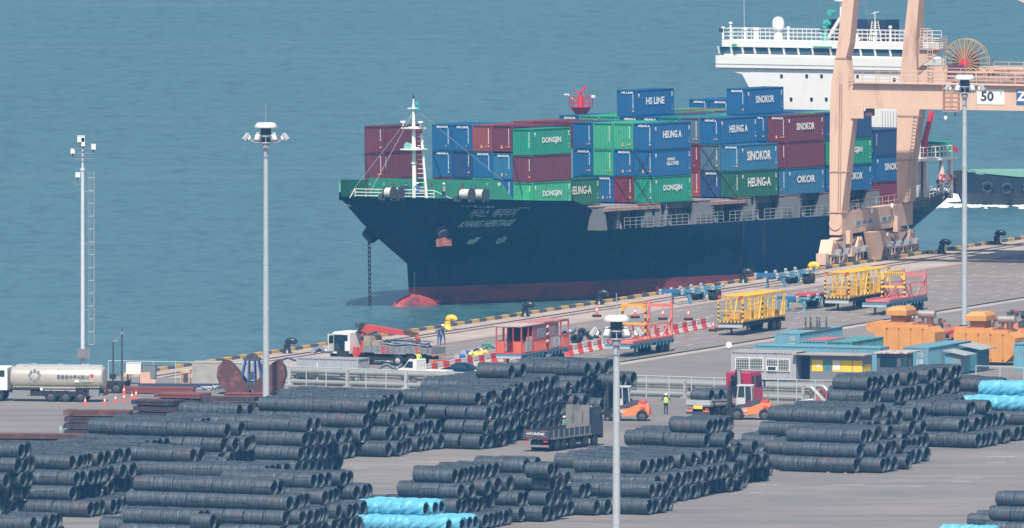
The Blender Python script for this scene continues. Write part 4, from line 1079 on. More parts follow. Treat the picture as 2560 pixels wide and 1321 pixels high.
# portal beam with the load sign
yend=-40
b=MB(); b.box(-.1,1.9,yend,cy(2128,zb1),zb0,zb1-.02); b.box(-.55,2.3,yend,cy(2130,zb1)-.2,zb1-.02,zb1+.05)
yk=cy(2131,zb0); b.box(-.16,-.02,yk-1.2,yk+.1,zb0-1.0,zb0+.35); 
pb=b.build('portal_beam',peach,crane)
b=MB(); b.box(.2,.9,yk-2.0,yk-1.3,zb0-.75,zb0); b.build('joint_block',K('brown_steel',(.16,.07,.06),.8),pb)
b=MB(); b.box(LX-.4,LX+1.6,yend,cy(2300,zb1,LX),zb0+1.0,zb1+.9); b.build('portal_beam',peach,crane)
b=railing([(-.5,cy(2126,zb1),zb1+.05),(-.5,yend,zb1+.05)],1.15,.035,3,1.45); railing([(2.2,cy(2180,zb1),zb1+.05),(2.2,yend,zb1+.05)],1.15,.03,2,2,b=b); b.build('walkway_railing',MT['rail_peach'],pb)
yA,yB=cy(2444,zb0),cy(2512,zb0); zA,zB_=cz(261,0,yA),cz(223,0,yA)
b=MB(); b.box(-.14,-.11,yB,yA,zA,zB_,0); addtext(b,'50',1.28,(-.15,(yA*.63+yB*.37),(zA+zB_)/2),(0,-1,0),(0,0,1),1,.035,1.05); addtext(b,'T',.5,(-.15,yA*.12+yB*.88,(zA+zB_)/2+.25),(0,-1,0),(0,0,1),1,.0)
b.build('load_sign',[K('sign_white',(.8,.8,.78),.5),K('sign_black',(.03,.035,.05),.6)],pb)
yA,yB=cy(2542,zb0),cy(2585,zb0); b=MB(); b.box(-.14,-.11,yB,yA,zA,zB_,0); addtext(b,'Z',1.35,(-.15,yA-.55,(zA+zB_)/2+.1),(0,-1,0),(0,0,1),1,.04); b.build('sign_panel',[K('sign_blue',(.03,.11,.3),.5),MT['sign_white']],pb)
# machinery deck and cable reel behind the beam
ym=cy(2340,zb1)
b=MB(); b.box(3,LX-1,yend,ym,zb1+.1,zb1+.35); b.box(4,LX-2,yend,ym-.5,zb1-.6,zb1+.1)
for y in (-12,-17,-22,-27): b.box(3,LX-1,y-.1,y+.1,zb1+.35,zb1+.7)
b.build('machinery_deck',K('deck_mauve',(.33,.22,.19),.7,dirt=(.2,.13,.1),damt=.4),crane)
b=railing([(3,ym,zb1+.35),(3,yend,zb1+.35)],1.1,.035,3,1.6); railing([(LX-1,ym,zb1+.35),(LX-1,yend,zb1+.35)],1.1,.035,3,1.6,b=b); b.build('walkway_railing',MT['rail_peach'],crane)
# cable reel: a big spoked wheel
xr=6.; zc=cz(157,xr,cy(2415,zb1+2,xr)); yc=cy(2415,zc,xr); rr=2.33
b=MB(); 
def ringt(b,x,y,z,r,tr,n=40,m=0): b.tube([Vector((x,y+r*math.cos(2*math.pi*k/n),z+r*math.sin(2*math.pi*k/n))) for k in range(n+1)],tr,6,m)
ringt(b,xr-.35,yc,zc,rr,.05); ringt(b,xr+.35,yc,zc,rr,.05)
for k in range(24):
    t=2*math.pi*k/24
    for s_ in (-.35,.35): b.bar((xr+s_*1.3,yc+.35*math.cos(t),zc+.35*math.sin(t)),(xr+s_,yc+rr*math.cos(t),zc+rr*math.sin(t)),.10,.07)
b.build('cable_reel',K('reel_yellow',(.42,.28,.12),.6),crane)
b=MB(); b.cyl((xr-.3,yc,zc),(xr+.3,yc,zc),1.35,n=32); b.build('reel_drum',K('cable_brown',(.30,.17,.15),.8,sc=6,var=.35),crane)
b=MB(); b.cyl((xr-.55,yc,zc),(xr+.5,yc,zc),.45,n=16); b.build('reel_hub',brred,crane)
b=MB(); b.box(xr-1.0,xr-.6,yc-.1,yc+1.6,zb1+.3,zb1+1.7); b.bar((xr+.9,yc-.7,zb1+.3),(xr+.7,yc,zc),.2,.2); b.bar((xr+.9,yc+.7,zb1+.3),(xr+.7,yc,zc),.2,.2); b.build('reel_motor',K('motor_maroon',(.10,.03,.05),.6),crane)
# stair platforms on the far leg
b=MB()
yy=cy(2318,zb1+3,LX)
zq=cz(120,LX); b.box(LX-1.2,LX+1,yy-1.7,yy+.4,zq-.08,zq); b.prism([(yy+.6,zq-1.9),(yy+.6,zq-.1),(yy-1.6,zq-.1),(yy-1.5,zq-.4)],LX-.9,LX-.5,axis=0)
railing([(LX-1.2,yy+.4,zq),(LX-1.2,yy-1.7,zq),(LX+1,yy-1.7,zq)],1.1,.04,4,.55,b=b); railing([(LX-1.2,yy+.3,zq+.9),(LX-1.2,yy-.8,zq+.9)],1.1,.04,4,.4,b=b)
yl=cy(2335,zb1,LX)
for s_ in (-.25,.25): b.cyl((LX-1.2,yl+s_,zb1+.3),(LX-1.2,yl+s_,zq),.04,n=5)
for k in range(12): b.cyl((LX-1.2,yl-.25,zb1+.5+k*.33),(LX-1.2,yl+.25,zb1+.5+k*.33),.03,n=5)
b.build('ladder_platform',MT['rail_peach'],crane)
# hanging ladder cage below the beam
b=MB(); ya,yb=cy(2363,zb0),cy(2400,zb0); z1=cz(278,0,ya)
for y in (ya,(ya+yb)/2,yb):
    for x in (-.7,-.1): b.bar((x,y,z1),(x,y,zb1),.07,.07)
for k in range(7): z=z1+(zb1-z1)*k/6; b.bar((-.7,ya,z),(-.7,yb,z),.06,.06); b.bar((-.7,ya,z),(-.1,ya,z),.05,.05); b.bar((-.7,yb,z),(-.1,yb,z),.05,.05)
b.build('ladder_cage',K('ladder_orange',(.55,.27,.17),.6),pb)
b=MB(); y=cy(2368,zb0); z=cz(296,0,y); b.cyl((-.5,y,z),(-.5,y,z1),.03,n=5); b.lathe([(0,-.28),(.15,-.2),(.17,0),(.1,.18),(0,.2)],(-.5,y,z+.05),10,1); b.cut(); y=cy(2391,zb0); b.bar((-.4,y,cz(290,0,y)),(-.4,y,z1),.12,.12); b.build('camera',[dgrey,cream],pb)
# bogies: equaliser beams, trucks, wheels, motors
def bogie_set(xa,xb_):
    xm=(xa+xb_)/2; b=MB(); yb0,yb1=y1+.1,y0-.1
    b.prism([(xa+1.2,2.6),(xa+2.0,zs0-.6),(xm-.6,zs0),(xm+.6,zs0),(xb_-2.0,zs0-.6),(xb_-1.2,2.6),(xb_-2.4,2.4),(xm+.7,zs0-1.5),(xm-.7,zs0-1.5),(xa+2.4,2.4)],yb0,yb1,axis=1)
    for xs in (xa+1.4,xb_-1.4): b.prism([(xs-1.3,1.2),(xs-.5,2.6),(xs+.5,2.6),(xs+1.3,1.2),(xs+.4,1.1),(xs-.4,1.1)],yb0-.15,yb1+.15,axis=1); b.cyl((xs,yb0-.25,2.3),(xs,yb1+.25,2.3),.22,n=10)
    e=b.build('equaliser_beam',peach,crane)
    n=4
    for i in range(n):
        x=xa+(xb_-xa)*(i+.5)/n
        t=MB()
        for yy_ in (yb0-.12,yb1-.0): t.box(x-1.05,x+1.05,yy_,yy_+.12,.25,.5); t.box(x-1.05,x+1.05,yy_,yy_+.12,.95,1.15); [t.box(x+q-.1,x+q+.1,yy_,yy_+.12,.5,.95) for q in (-.95,0,.95)]
        t.box(x-1.0,x+1.0,yb0,yb1,1.0,1.12); tr=t.build('bogie_truck',peach,crane)
        wv=MB()
        for q in (-.5,.5): wv.cyl((x+q,yb0+.05,.38),(x+q,yb1-.05,.38),.36,n=16)
        wv.build('wheel',mgrey,tr)
        mo=MB(); mo.cyl((x-.3,yb0-.5,1.45),(x+.4,yb0-.5,1.45),.27,n=12); mo.box(x-.35,x+.35,yb0-.75,yb0-.2,1.12,1.3); mo.build('drive_motor',galv,tr)
yb_=y1
bogie_set(-3.4,7.2); bogie_set(LX-6.2,LX+4.2)
b=MB(); b.cb((-3.9,(y0+y1)/2,.8),(1.0,1.0,1.1),0); b.cut(); b.cb((LX+4.9,(y0+y1)/2,.8),(1.0,1.0,1.1),0); b.cut(); b.cb((LX-7.0,(y0+y1)/2,.9),(1.3,1.0,1.5),0); b.build('buffer',peach,crane)
b=MB(); xs=cx(2180,4,y1-.4); b.loft([[Vector((xs-a,y1-1.0-c_,z)),Vector((xs+a,y1-1.0-c_,z)),Vector((xs+a,y1-.2,z)),Vector((xs-a,y1-.2,z))] for z,a,c_ in ((.2,.55,.2),(zs0,2.0,.2))]); b.build('storm_strut',peach,crane)
b=MB()
for x,z,h in ((cx(2087,2,y0),2.6,1.6),(cx(2092,2,y0),1.0,1.3),(cx(2235,3,y1),3.2,1.9)): b.box(x-.4,x+.4,y1-.5,y1-.05,z*.8,z*.8+h*.8); b.cut()
b.build('control_cabinet',[peach],crane)
b=MB(); b.box(cx(2090,2,y0)-.45,cx(2090,2,y0)-.41,y1-.48,y1-.1,2.2,3.1); b.build('cabinet_window',dgrey,crane)
b=MB()
for px,py in ((2174,527),(2225,516)): x=cx(px,zs1,y1); z=cz(py,x,y1); b.lathe([(0,-.25),(.15,-.18),(.18,.05),(.1,.25),(0,.3)],(x,y1-.2,z),10); b.cut()
b.build('floodlight',cream,sill)
for px in (2110,2270): b=MB(); x=cx(px,4,y1-.3); b.cyl((x,y1-.3,.6),(x,y1-.3,zs0),.07,n=6); b.build('cable_conduit',galv,crane)
def flange(z,yl,yc,x0,x1):
    b=MB(); b.box(x0-.07,x1+.07,yc-.07,yl+.07,z-.05,z+.05)
    n=int((yl-yc)/.22)
    for k in range(n): b.cyl((x0-.09,yc+.1+k*.22,z+.05),(x0-.09,yc+.1+k*.22,z+.12),.03,n=5)
    b.build('bolted_flange',K('flange_peach',(.52,.33,.24),.7,dirt=RUST,damt=.3),crane)
for py,l,r_ in ((532,2074,2104),(430,2074.5,2116),(146,2088,2114)): z=cz(py); flange(z,cy(l,z),cy(r_,z),0,1.1)
for py,l,r_ in ((400,2241,2280),(290,2242,2296)): z=cz(py,LX); flange(z,cy(l,z,LX),cy(r_,z,LX),LX,LX+1.1)
for px in (2096,2101): 
    b=MB(); zz=cz(530); y=cy(px,zz); b.tube([Vector((-.06,y,zz)),Vector((-.06,cy(px+3,cz(272)),cz(272))),Vector((-.06,cy(px+4,cz(210)),cz(210)))],.045,5); b.build('cable_conduit',K('conduit_rust',(.40,.25,.19),.8),crane)
b=MB(); z0_=cz(500,LX); z1_=cz(285,LX)
ya_=lambda z: cy(2270,z0_,LX)+(cy(2290,z1_,LX)-cy(2270,z0_,LX))*(z-z0_)/(z1_-z0_)
for q in (-.2,.2): b.bar((LX-.18,ya_(z0_)+q,z0_),(LX-.18,ya_(z1_)+q,z1_),.05)
z=z0_
while z<z1_: b.bar((LX-.18,ya_(z)-.2,z),(LX-.18,ya_(z)+.2,z),.04); z+=.35
b.build('ladder',MT['rail_peach'],crane)
# upper portal, boom girder: above the picture, casts its shadow across the quay
b=MB(); zt=40.0; ytop=cy(2121,26,0)
b.box(0.3,1.9,yend-1,ytop-2.0,zt-6,zt-4.4); b.cut(); b.box(LX+.1,LX+1.7,yend-1,ytop-2.0,zt-6,zt-4.4)
for x0 in (.3,LX+.1):
    b.bar((x0+.7,cy(2134,26,0)-.8,27.5),(x0+.7,ytop-4.5,zt-6),1.3,1.1)
    b.bar((x0+.7,-31.6,1),(x0+.7,-31.6,zt-6),1.3,1.5)
b.build('upper_frame',peach,crane)
b=MB(); b.box(-.2,2.0,-32.4,-30.8,.0,zb1-.1); b.cut(); b.box(LX-.2,LX+1.8,-32.4,-30.8,.0,zb1+.5); b.build('leg',peach,crane)
b=MB(); b.bar((1,cy(2598,zb1+7,0),cz(22,0,-14)),(1,cy(2520,zb1+9,0),cz(-15,0,-14)),.5,.4); b.build('diagonal_brace',peach,crane)
# ---------------- people ----------------
def person(loc,rz,label,h=1.75,shirt=navy,legs=navy,vest=None,helmet=white,pose='stand',parent=None,group=None):
    k=h/1.75
    J=dict(pel=(0,0,.95),spi=(0,0,1.18),che=(0,0,1.38),nek=(0,0,1.5),hd0=(0.01,0,1.56),hd1=(.02,0,1.66),top=(0.01,0,1.73))
    arms={'stand':[((.02,.34,1.17),(.10,.33,.92)),((.02,-.34,1.17),(.10,-.33,.92))],'hips':[((-.05,.42,1.18),(.06,.22,1.02)),((-.05,-.42,1.18),(.06,-.22,1.02))],
    'reach':[((.2,.28,1.25),(.42,.18,1.35)),((.06,-.33,1.17),(.22,-.28,1.0))],'up':[((.12,.32,1.5),(.15,.30,1.78)),((.05,-.33,1.15),(.15,-.28,.95))]}[pose]
    st=.02 if pose!='reach' else .12
    V=[];E=[];Rr=[];reg=[]
    def add(p,r,par=None,g=0): V.append(tuple(c*k for c in p)); Rr.append(r*k); 
    V=[J['pel'],J['spi'],J['che'],J['nek'],J['hd0'],J['hd1'],J['top']]; Rr=[(.15,.11),(.14,.10),(.165,.11),(.055,.055),(.075,.08),(.09,.10),(.06,.07)]; E=[(0,1),(1,2),(2,3),(3,4),(4,5),(5,6)]
    for s_,(el,ha) in zip((1,-1),arms):
        i=len(V); V+=[(0,s_*.20,1.42),el,ha]; Rr+=[(.065,.065),(.045,.045),(.032,.03)]; E+=[(2,i),(i,i+1),(i+1,i+2)]
        hd=(Vector(ha)-Vector(el)).normalized(); j=i+2; side=Vector((0,1,0))*s_
        pm=Vector(ha)+hd*.07; V.append(tuple(pm)); Rr.append((.035,.022)); E.append((j,j+1)); pi=j+1
        f_=Vector((1,0,0)) if abs(hd.x)<.7 else Vector((0,0,-1))
        for q,L in enumerate((.07,.085,.08,.06)):
            o=f_*((q-1.5)*.022); n=len(V); V+=[tuple(pm+hd*.03+o),tuple(pm+hd*(.03+L*.6)+o*1.15-side*.01),tuple(pm+hd*(.03+L)+o*1.2-side*.03)]; Rr+=[(.011,.011),(.009,.009),(.007,.007)]; E+=[(pi,n),(n,n+1),(n+1,n+2)]
        n=len(V); V+=[tuple(Vector(ha)+hd*.04+f_*.045),tuple(Vector(ha)+hd*.085+f_*.062-side*.01)]; Rr+=[(.012,.012),(.009,.009)]; E+=[(j,n),(n,n+1)]
    for s_ in (1,-1):
        i=len(V); V+=[(0,s_*.095,.88),(.03+st*s_,s_*.11,.50),(st*s_*1.6-.02,s_*.12,.10),(st*s_*1.6+.15,s_*.14,.045)]; Rr+=[(.10,.10),(.065,.065),(.05,.05),(.045,.04)]; E+=[(0,i),(i,i+1),(i+1,i+2),(i+2,i+3)]
    me=bpy.data.meshes.new('sk'); me.from_pydata([tuple(c*k for c in v) for v in V],E,[]); o=bpy.data.objects.new('sk',me); COL.objects.link(o)
    md=o.modifiers.new('s','SKIN'); 
    for i,v in enumerate(me.skin_vertices[0].data): v.radius=(Rr[i][0]*k,Rr[i][1]*k); v.use_root=(i==0)
    o.modifiers.new('u','SUBSURF').levels=1
    bpy.context.view_layer.update(); dg=bpy.context.evaluated_depsgraph_get(); m2=bpy.data.meshes.new_from_object(o.evaluated_get(dg)); bpy.data.objects.remove(o)
    for m_ in (skin,shirt,legs,black): m2.materials.append(m_)
    hands=[Vector(a[1])*k for a in arms]
    for p in m2.polygons:
        c=p.center; z=c.z/k; mi=1
        if z>1.475: mi=0
        elif min((c-h_).length for h_ in hands)<.16*k and abs(c.y)>.2*k: mi=0
        elif z<.97 and abs(c.y)<.27*k: mi=2
        if z<.09: mi=3
        p.material_index=mi; p.use_smooth=True
    o=meshobj('person',m2); o.location=loc; o.rotation_euler=(0,0,rz); tag(o,label,'person',group)
    c=Vector((.015,0,1.665))*k
    if helmet:
        b=MB(); b.lathe([(.135,.0),(.125,.05),(.10,.10),(.05,.13),(0,.14)],c+Vector((0,0,.01)),14); b.cyl(c+Vector((.03,0,.0)),c+Vector((.03,0,.018)),.155,n=14); b.build('helmet',helmet,o)
    else:
        b=MB(); b.lathe([(.10,-.03),(.112,.03),(.08,.085),(0,.10)],c,12); b.build('hair',black,o)
    b=MB()
    for s_ in (-1,1): b.cb(c+Vector((.088*k,s_*.032*k,-.02)),(.012,.025,.014),0); b.cb(c+Vector((0,s_*.098*k,-.03)),(.03,.02,.05),1)
    b.cb(c+Vector((.10*k,0,-.045)),(.035,.022,.04),1); b.cb(c+Vector((.085*k,0,-.085)),(.02,.05,.01),2); b.build('face',[black,skin,redp],o)
    if vest:
        b=MB()
        rs=[]
        for z,rx,ry in ((.98,.135,.175),(1.1,.135,.175),(1.25,.14,.19),(1.4,.135,.2),(1.46,.10,.14)): rs.append([Vector((rx*math.cos(2*math.pi*q/14),ry*math.sin(2*math.pi*q/14),z))*k for q in range(14)])
        b.loft(rs,0,True,cap=False); 
        for y in (-.08,.08): b.box(.13*k,.15*k,y*k-.02,y*k+.02,1.0*k,1.42*k,1)
        b.build('safety_vest',[vest,lgrey],o)
    return o
FACE=math.radians(-90)
person(G(1665,1036),FACE-.2,'worker in lime safety vest and white helmet standing alone on the asphalt',1.78,black,black,hivis,white,'hips')
person(G(1046,925),R(90),'worker in lime vest crouching under the rear of the crane truck',1.65,hivis,navy,hivis,redp,'up')
person(G(1107,862),R(-60),'worker in navy overalls and white helmet standing by the kerb near the yellow bollard',1.82,navy,navy,None,white,'reach')
_p=G(1098,893,0)
person(G(1098,864,1.25),R(-100),'man in dark waistcoat and white sleeves standing on the crane truck bed',1.74,navy,bluec,None,None,'stand')
person(G(1411,1092),R(200),'worker in green vest and white helmet beyond the tall truck headboard',1.75,greenp,navy,MT['locker_green'] if 'locker_green' in MT else greenp,white,'stand')
def onship(px,v,z,rz,label,**k): 
    u=upx(px,v,z); zz=itp(u,ZT)-.28; p=SW(u,v,zz); return person(p,rz,label,**k)
onship(1015,-1.5,10.6,R(100),'crewman in dark blue overalls leaning beside the foremast on the bow',shirt=navy,legs=navy,helmet=None,pose='reach')
onship(1043,-2.0,10.6,R(-80),'crewman in blue overalls and white helmet on the right side of the foremast',shirt=bluec,legs=bluec,helmet=white,pose='stand')
onship(1109,-6.0,10.4,R(-30),'crewman in white helmet beside the mooring winch drums',shirt=bluec,legs=navy,helmet=white,vest=K('dull_vest',(.4,.42,.12),.8),pose='reach')
onship(2347,-7.5,8.2,R(-60),'crewman in dark overalls at the stern beside the lifebuoys',shirt=black,legs=black,helmet=white,pose='reach')
onship(2385,-8.2,8.3,R(-60),'crewman in maroon top at the very stern rail',shirt=maroon,legs=navy,helmet=white,pose='hips')
# ---------------- light masts ----------------
def zpx(p,py): return solve(lambda z:PJ(p+Vector((0,0,z)))[1],py,0,80,False)
glz=K('mast_grey',(.46,.50,.53),.4,.2,dirt=(.35,.33,.3),damt=.15)
def lightmast(px,py,top,r0,r1,s,label,nl=8,ph=0.):
    p=G(px,py); o=thing('light_mast',label,'light mast',p,0,'tall floodlight masts in the yard'); H=zpx(p,top)
    b=MB(); nseg=6
    for i in range(nseg):
        a,c=i/nseg,(i+1)/nseg; ra=r0+(r1-r0)*a; rc_=r0+(r1-r0)*c; b.cyl((0,0,H*.985*a),(0,0,H*.985*c),ra+.012*(i==0),rc_,n=18)
    for i in range(1,nseg): ra=r0+(r1-r0)*i/nseg; b.cyl((0,0,H*.985*i/nseg-.12),(0,0,H*.985*i/nseg+.12),ra+.012,n=18)
    b.cyl((0,0,0),(0,0,.08),r0*2,n=16); b.build('pole',glz,o)
    b=MB(); b.lathe([(1.08*s,H-.44*s),(1.12*s,H-.42*s),(.78*s,H-.03*s),(.7*s,H),(0,H)],n=24); b.lathe([(1.06*s,H-.43*s),(0,H-.40*s)],n=24); b.build('cap',K('mast_cap',(.66,.68,.68),.5),o)
    b=MB(); 
    for z in (H-1.15*s,H-1.75*s):
        b.tube([Vector((1.15*s*math.cos(2*math.pi*k/16),1.15*s*math.sin(2*math.pi*k/16),z)) for k in range(17)],.045*s,6)
    for k in range(8): t=2*math.pi*k/8; b.bar((1.15*s*math.cos(t),1.15*s*math.sin(t),H-1.75*s),(1.15*s*math.cos(t),1.15*s*math.sin(t),H-1.15*s),.05*s,.05*s); b.bar((.2*s,0,H-1.75*s),(1.15*s*math.cos(t),1.15*s*math.sin(t),H-1.75*s),.05*s,.05*s)
    b.cyl((0,0,H-2.3*s),(0,0,H-1.9*s),.35*s,n=14)
    b.build('ring_frame',galv,o)
    b=MB(); b.cyl((0,0,H-1.8*s),(0,0,H-.5*s),.48*s,n=14)
    for k in range(10): t=k*.63; b.cb((.6*s*math.cos(t),.6*s*math.sin(t),H-1.3*s+.2*math.sin(3*t)),(.22*s,.22*s,.4*s))
    b.build('winch_gear',K('gear_dark',(.03,.04,.055),.6),o)
    for k in range(nl):
        t=2*math.pi*(k+.5)/nl+ph; d=Vector((math.cos(t),math.sin(t),0)); c=d*(1.9*s)+Vector((0,0,H-1.25*s)); 
        rot=Matrix.Rotation(t,3,'Z')@Matrix.Rotation(R(-38),3,'Y')
        b=MB(); b.cb(c,(.18*s,.44*s,.66*s),0,rot); b.cb(c+rot@Vector((.12*s,0,0)),(.03*s,.38*s,.58*s),1,rot); b.cb(c+rot@Vector((-.24*s,0,.1*s)),(.2*s,.34*s,.3*s),2,rot)
        b.bar(d*1.1*s+Vector((0,0,H-1.75*s)),c,.06*s,.06*s,0); b.build('floodlight',[lgrey,K('lamp_glass',(.5,.52,.5),.25),cream],o)
    b=MB(); b.cyl((0,0,H),(0,0,H+1.7*s),.035*s,n=5); b.build('lightning_rod',galv,o)
    return o
lightmast(665,1003,307,.30,.19,1.0,'grey floodlight mast rising behind the long coil stack at left')
lightmast(1541,1560,789,.33,.24,1.0,'grey floodlight mast standing among the coil stacks in the foreground')
lightmast(2411,853,188,.28,.2,.92,'grey floodlight mast in front of the crane beam at right')
# camera mast
p=G(207,962); H=zpx(p,345); o=thing('camera_mast','slim white camera mast with side ladder behind the tanker truck','camera mast',p)
b=MB(); b.cyl((0,0,0),(0,0,zpx(p,425)),.20,.16,n=14); b.cyl((0,0,zpx(p,425)),(0,0,zpx(p,365)),.11,.08,n=10); b.cyl((0,0,zpx(p,427)),(0,0,zpx(p,421)),.22,n=12); b.build('pole',K('mast_white',(.58,.6,.64),.5),o)
b=MB(); z0,z1=zpx(p,862),zpx(p,430)
for x,y in ((.5,-.1),(.72,-.3),(1.05,-.1),(.95,.2)): b.cyl((x,y,z0),(x,y,z1),.032,n=5)
z=z0
while z<z1: b.tube([Vector((.78+.3*math.cos(q),.3*math.sin(q),z)) for q in [k*math.pi/4 for k in range(9)]],.03,4); z+=1.15
z=z0
while z<z1: b.cyl((.5,-.1,z),(.5,.15,z),.02,n=4); z+=.32
for py in (610,775,480): z=zpx(p,py); b.bar((0,0,z),(1.05,0,z),.05,.05)
b.build('ladder',galv,o)
b=MB()
for py,w in ((372,.8),(384,.9),(396,.95)): z=zpx(p,py); b.bar((-w,-.3,z),(w,-.3,z),.06,.06); b.bar((-w,.3,z),(w,.3,z),.06,.06); b.bar((-w,-.3,z),(-w,.3,z),.06); b.bar((w,-.3,z),(w,.3,z),.06)
b.bar((-.8,0,zpx(p,372)),(-.95,0,zpx(p,396)),.05); b.bar((.85,0,zpx(p,372)),(.85,0,zpx(p,398)),.05); b.bar((-.3,0,zpx(p,400)),(-.9,0,zpx(p,396)),.05); b.cyl((.75,0,zpx(p,372)),(.75,0,zpx(p,327)),.02,n=4); b.bar((-.6,0,zpx(p,440)),(-.6,0,zpx(p,465)),.05); b.bar((-.75,-.2,zpx(p,466)),(0,0,zpx(p,458)),.05); b.bar((-.75,-.2,zpx(p,440)),(-.75,-.2,zpx(p,463)),.04); b.build('bracket_frame',mgrey,o)
for x,py,sx_,sz_ in ((-.15,348,.62,.5),(.05,355,.3,.75),(.98,368,.4,.42),(-.88,379,.36,.4),(-.42,438,.42,.38)):
    b=MB(); z=zpx(p,py); b.cb((x,-.1,z),(sx_,.4,sz_)); b.cb((x,-.1,z+sz_/2+.03),(sx_*1.1,.46,.05)); b.cb((x,-.1,z-sz_/2-.08),(.12,.12,.18),1); b.build('camera_housing',[cream,dgrey],o)
b=MB(); z0=zpx(p,896); b.cb((-.1,-.3,zpx(p,884)),(.75,.5,.85)); b.cb((.5,-.2,zpx(p,884)),(.35,.4,.8)); b.build('cabinet',K('cabinet_brown',(.2,.19,.2),.6,dirt=RUST,damt=.3),o)
for px,top in ((283,848),(305,822)):
    p=G(px,963); H=zpx(p,top); o=thing('lamp_pole','thin dark pole beside the white cabinet, %s one'%('shorter left' if px<300 else 'taller right'),'pole',p); b=MB(); b.cyl((0,0,0),(0,0,H),.10,.06,n=8); b.build('pole',dgrey,o)
    b=MB(); b.cb((.18,0,H-.15),(.5,.2,.2)) if px<300 else b.cb((0,-.1,zpx(p,833)),(.2,.2,.3)); b.build('lamp_head',mgrey,o)
# ---------------- small shared builders ----------------
rimw=K('rim_pale',(.50,.50,.48),.5,dirt=(.2,.15,.12),damt=.4); rimd=K('rim_dark',(.10,.10,.11),.6)
def wheel(root,x,y,r=.5,w=.28,rm=None,side=1,dual=False):
    """axis along local y; side = sign of the outer face"""
    b=MB(); b.lathe([(r*.55,-w/2),(r*.93,-w/2),(r,-w*.35),(r,w*.35),(r*.93,w/2),(r*.55,w/2),(r*.5,w*.2)],(x,y,r),20,0,True,axis=1)
    if dual: b.lathe([(r*.55,-w/2),(r*.93,-w/2),(r,-w*.35),(r,w*.35),(r*.93,w/2),(r*.55,w/2)],(x,y-side*(w+.05),r),20,0,True,axis=1)
    t=b.build('wheel',rubber,root)
    b=MB(); yy=y+side*w*.30; b.cyl((x,y-side*w*.3,r),(x,yy,r),r*.55,n=16); b.cyl((x,yy,r),(x,yy+side*.06,r),r*.22,n=10)
    for k in range(8): a=2*math.pi*k/8; b.cyl((x+r*.38*math.cos(a),yy,r+r*.38*math.sin(a)),(x+r*.38*math.cos(a),yy+side*.03,r+r*.38*math.sin(a)),r*.05,n=5)
    b.build('rim',rm or rimd,t); return t
def striped(b,p,q,w,n=8,m0=0,m1=1):
    p=Vector(p);q=Vector(q)
    for i in range(n): b.bar(p.lerp(q,i/n),p.lerp(q,(i+1)/n),w,w,m0 if i%2==0 else m1)
def Qp(px,py): return G(px,py)
TL=12.2
def base_trailer(root,blue=True,z=1.2,col=None,outr=True,L=TL,legx=2.6):
    m=col or tblue; b=MB()
    for y in (-.45,.45): b.box(.1,L-.1,y-.09,y+.09,z-.42,z-.06)
    for x in np.arange(.3,L,1.2): b.box(x,x+.12,-1.15,1.15,z-.3,z-.1)
    b.box(0,.22,-1.22,1.22,z-.42,z-.02); b.box(L-.2,L,-1.22,1.22,z-.42,z-.02); b.box(-.03,0,-1.2,1.2,z-.4,z-.22,1)
    if outr:
        for s_ in (-1,1):
            b.box(.2,L-.1,s_*1.22-.05,s_*1.22+.05,z-.12,z)
            for x in list(np.arange(1.8,5.8,.95))+list(np.arange(7.2,L-.4,.95)):
                b.prism([(s_*1.24,z-.02),(s_*1.24,z-.32),(s_*.6,z-.5),(s_*.6,z-.02)],x,x+.10,axis=0); b.prism([(x-.0,z-.03),(x+.55,z-.03),(x+.12,z-.5),(x,z-.5)],s_*1.24-.03,s_*1.24+.03,axis=1)
    ch=b.build('chassis',[m,lgrey],root)
    for y in (-.8,.8):
        b=MB(); b.bar((legx,y,.08),(legx,y,z-.3),.16,.16); b.box(legx-.18,legx+.18,y-.16,y+.16,0,.08); b.bar((legx,y,.5),(legx+.9,y,z-.35),.06,.06); b.build('landing_leg',m,root)
    for x in (L-2.9,L-1.5):
        for s_ in (-1,1): wheel(root,x,s_*1.05,.48,.26,rimd,s_,True)
    return ch
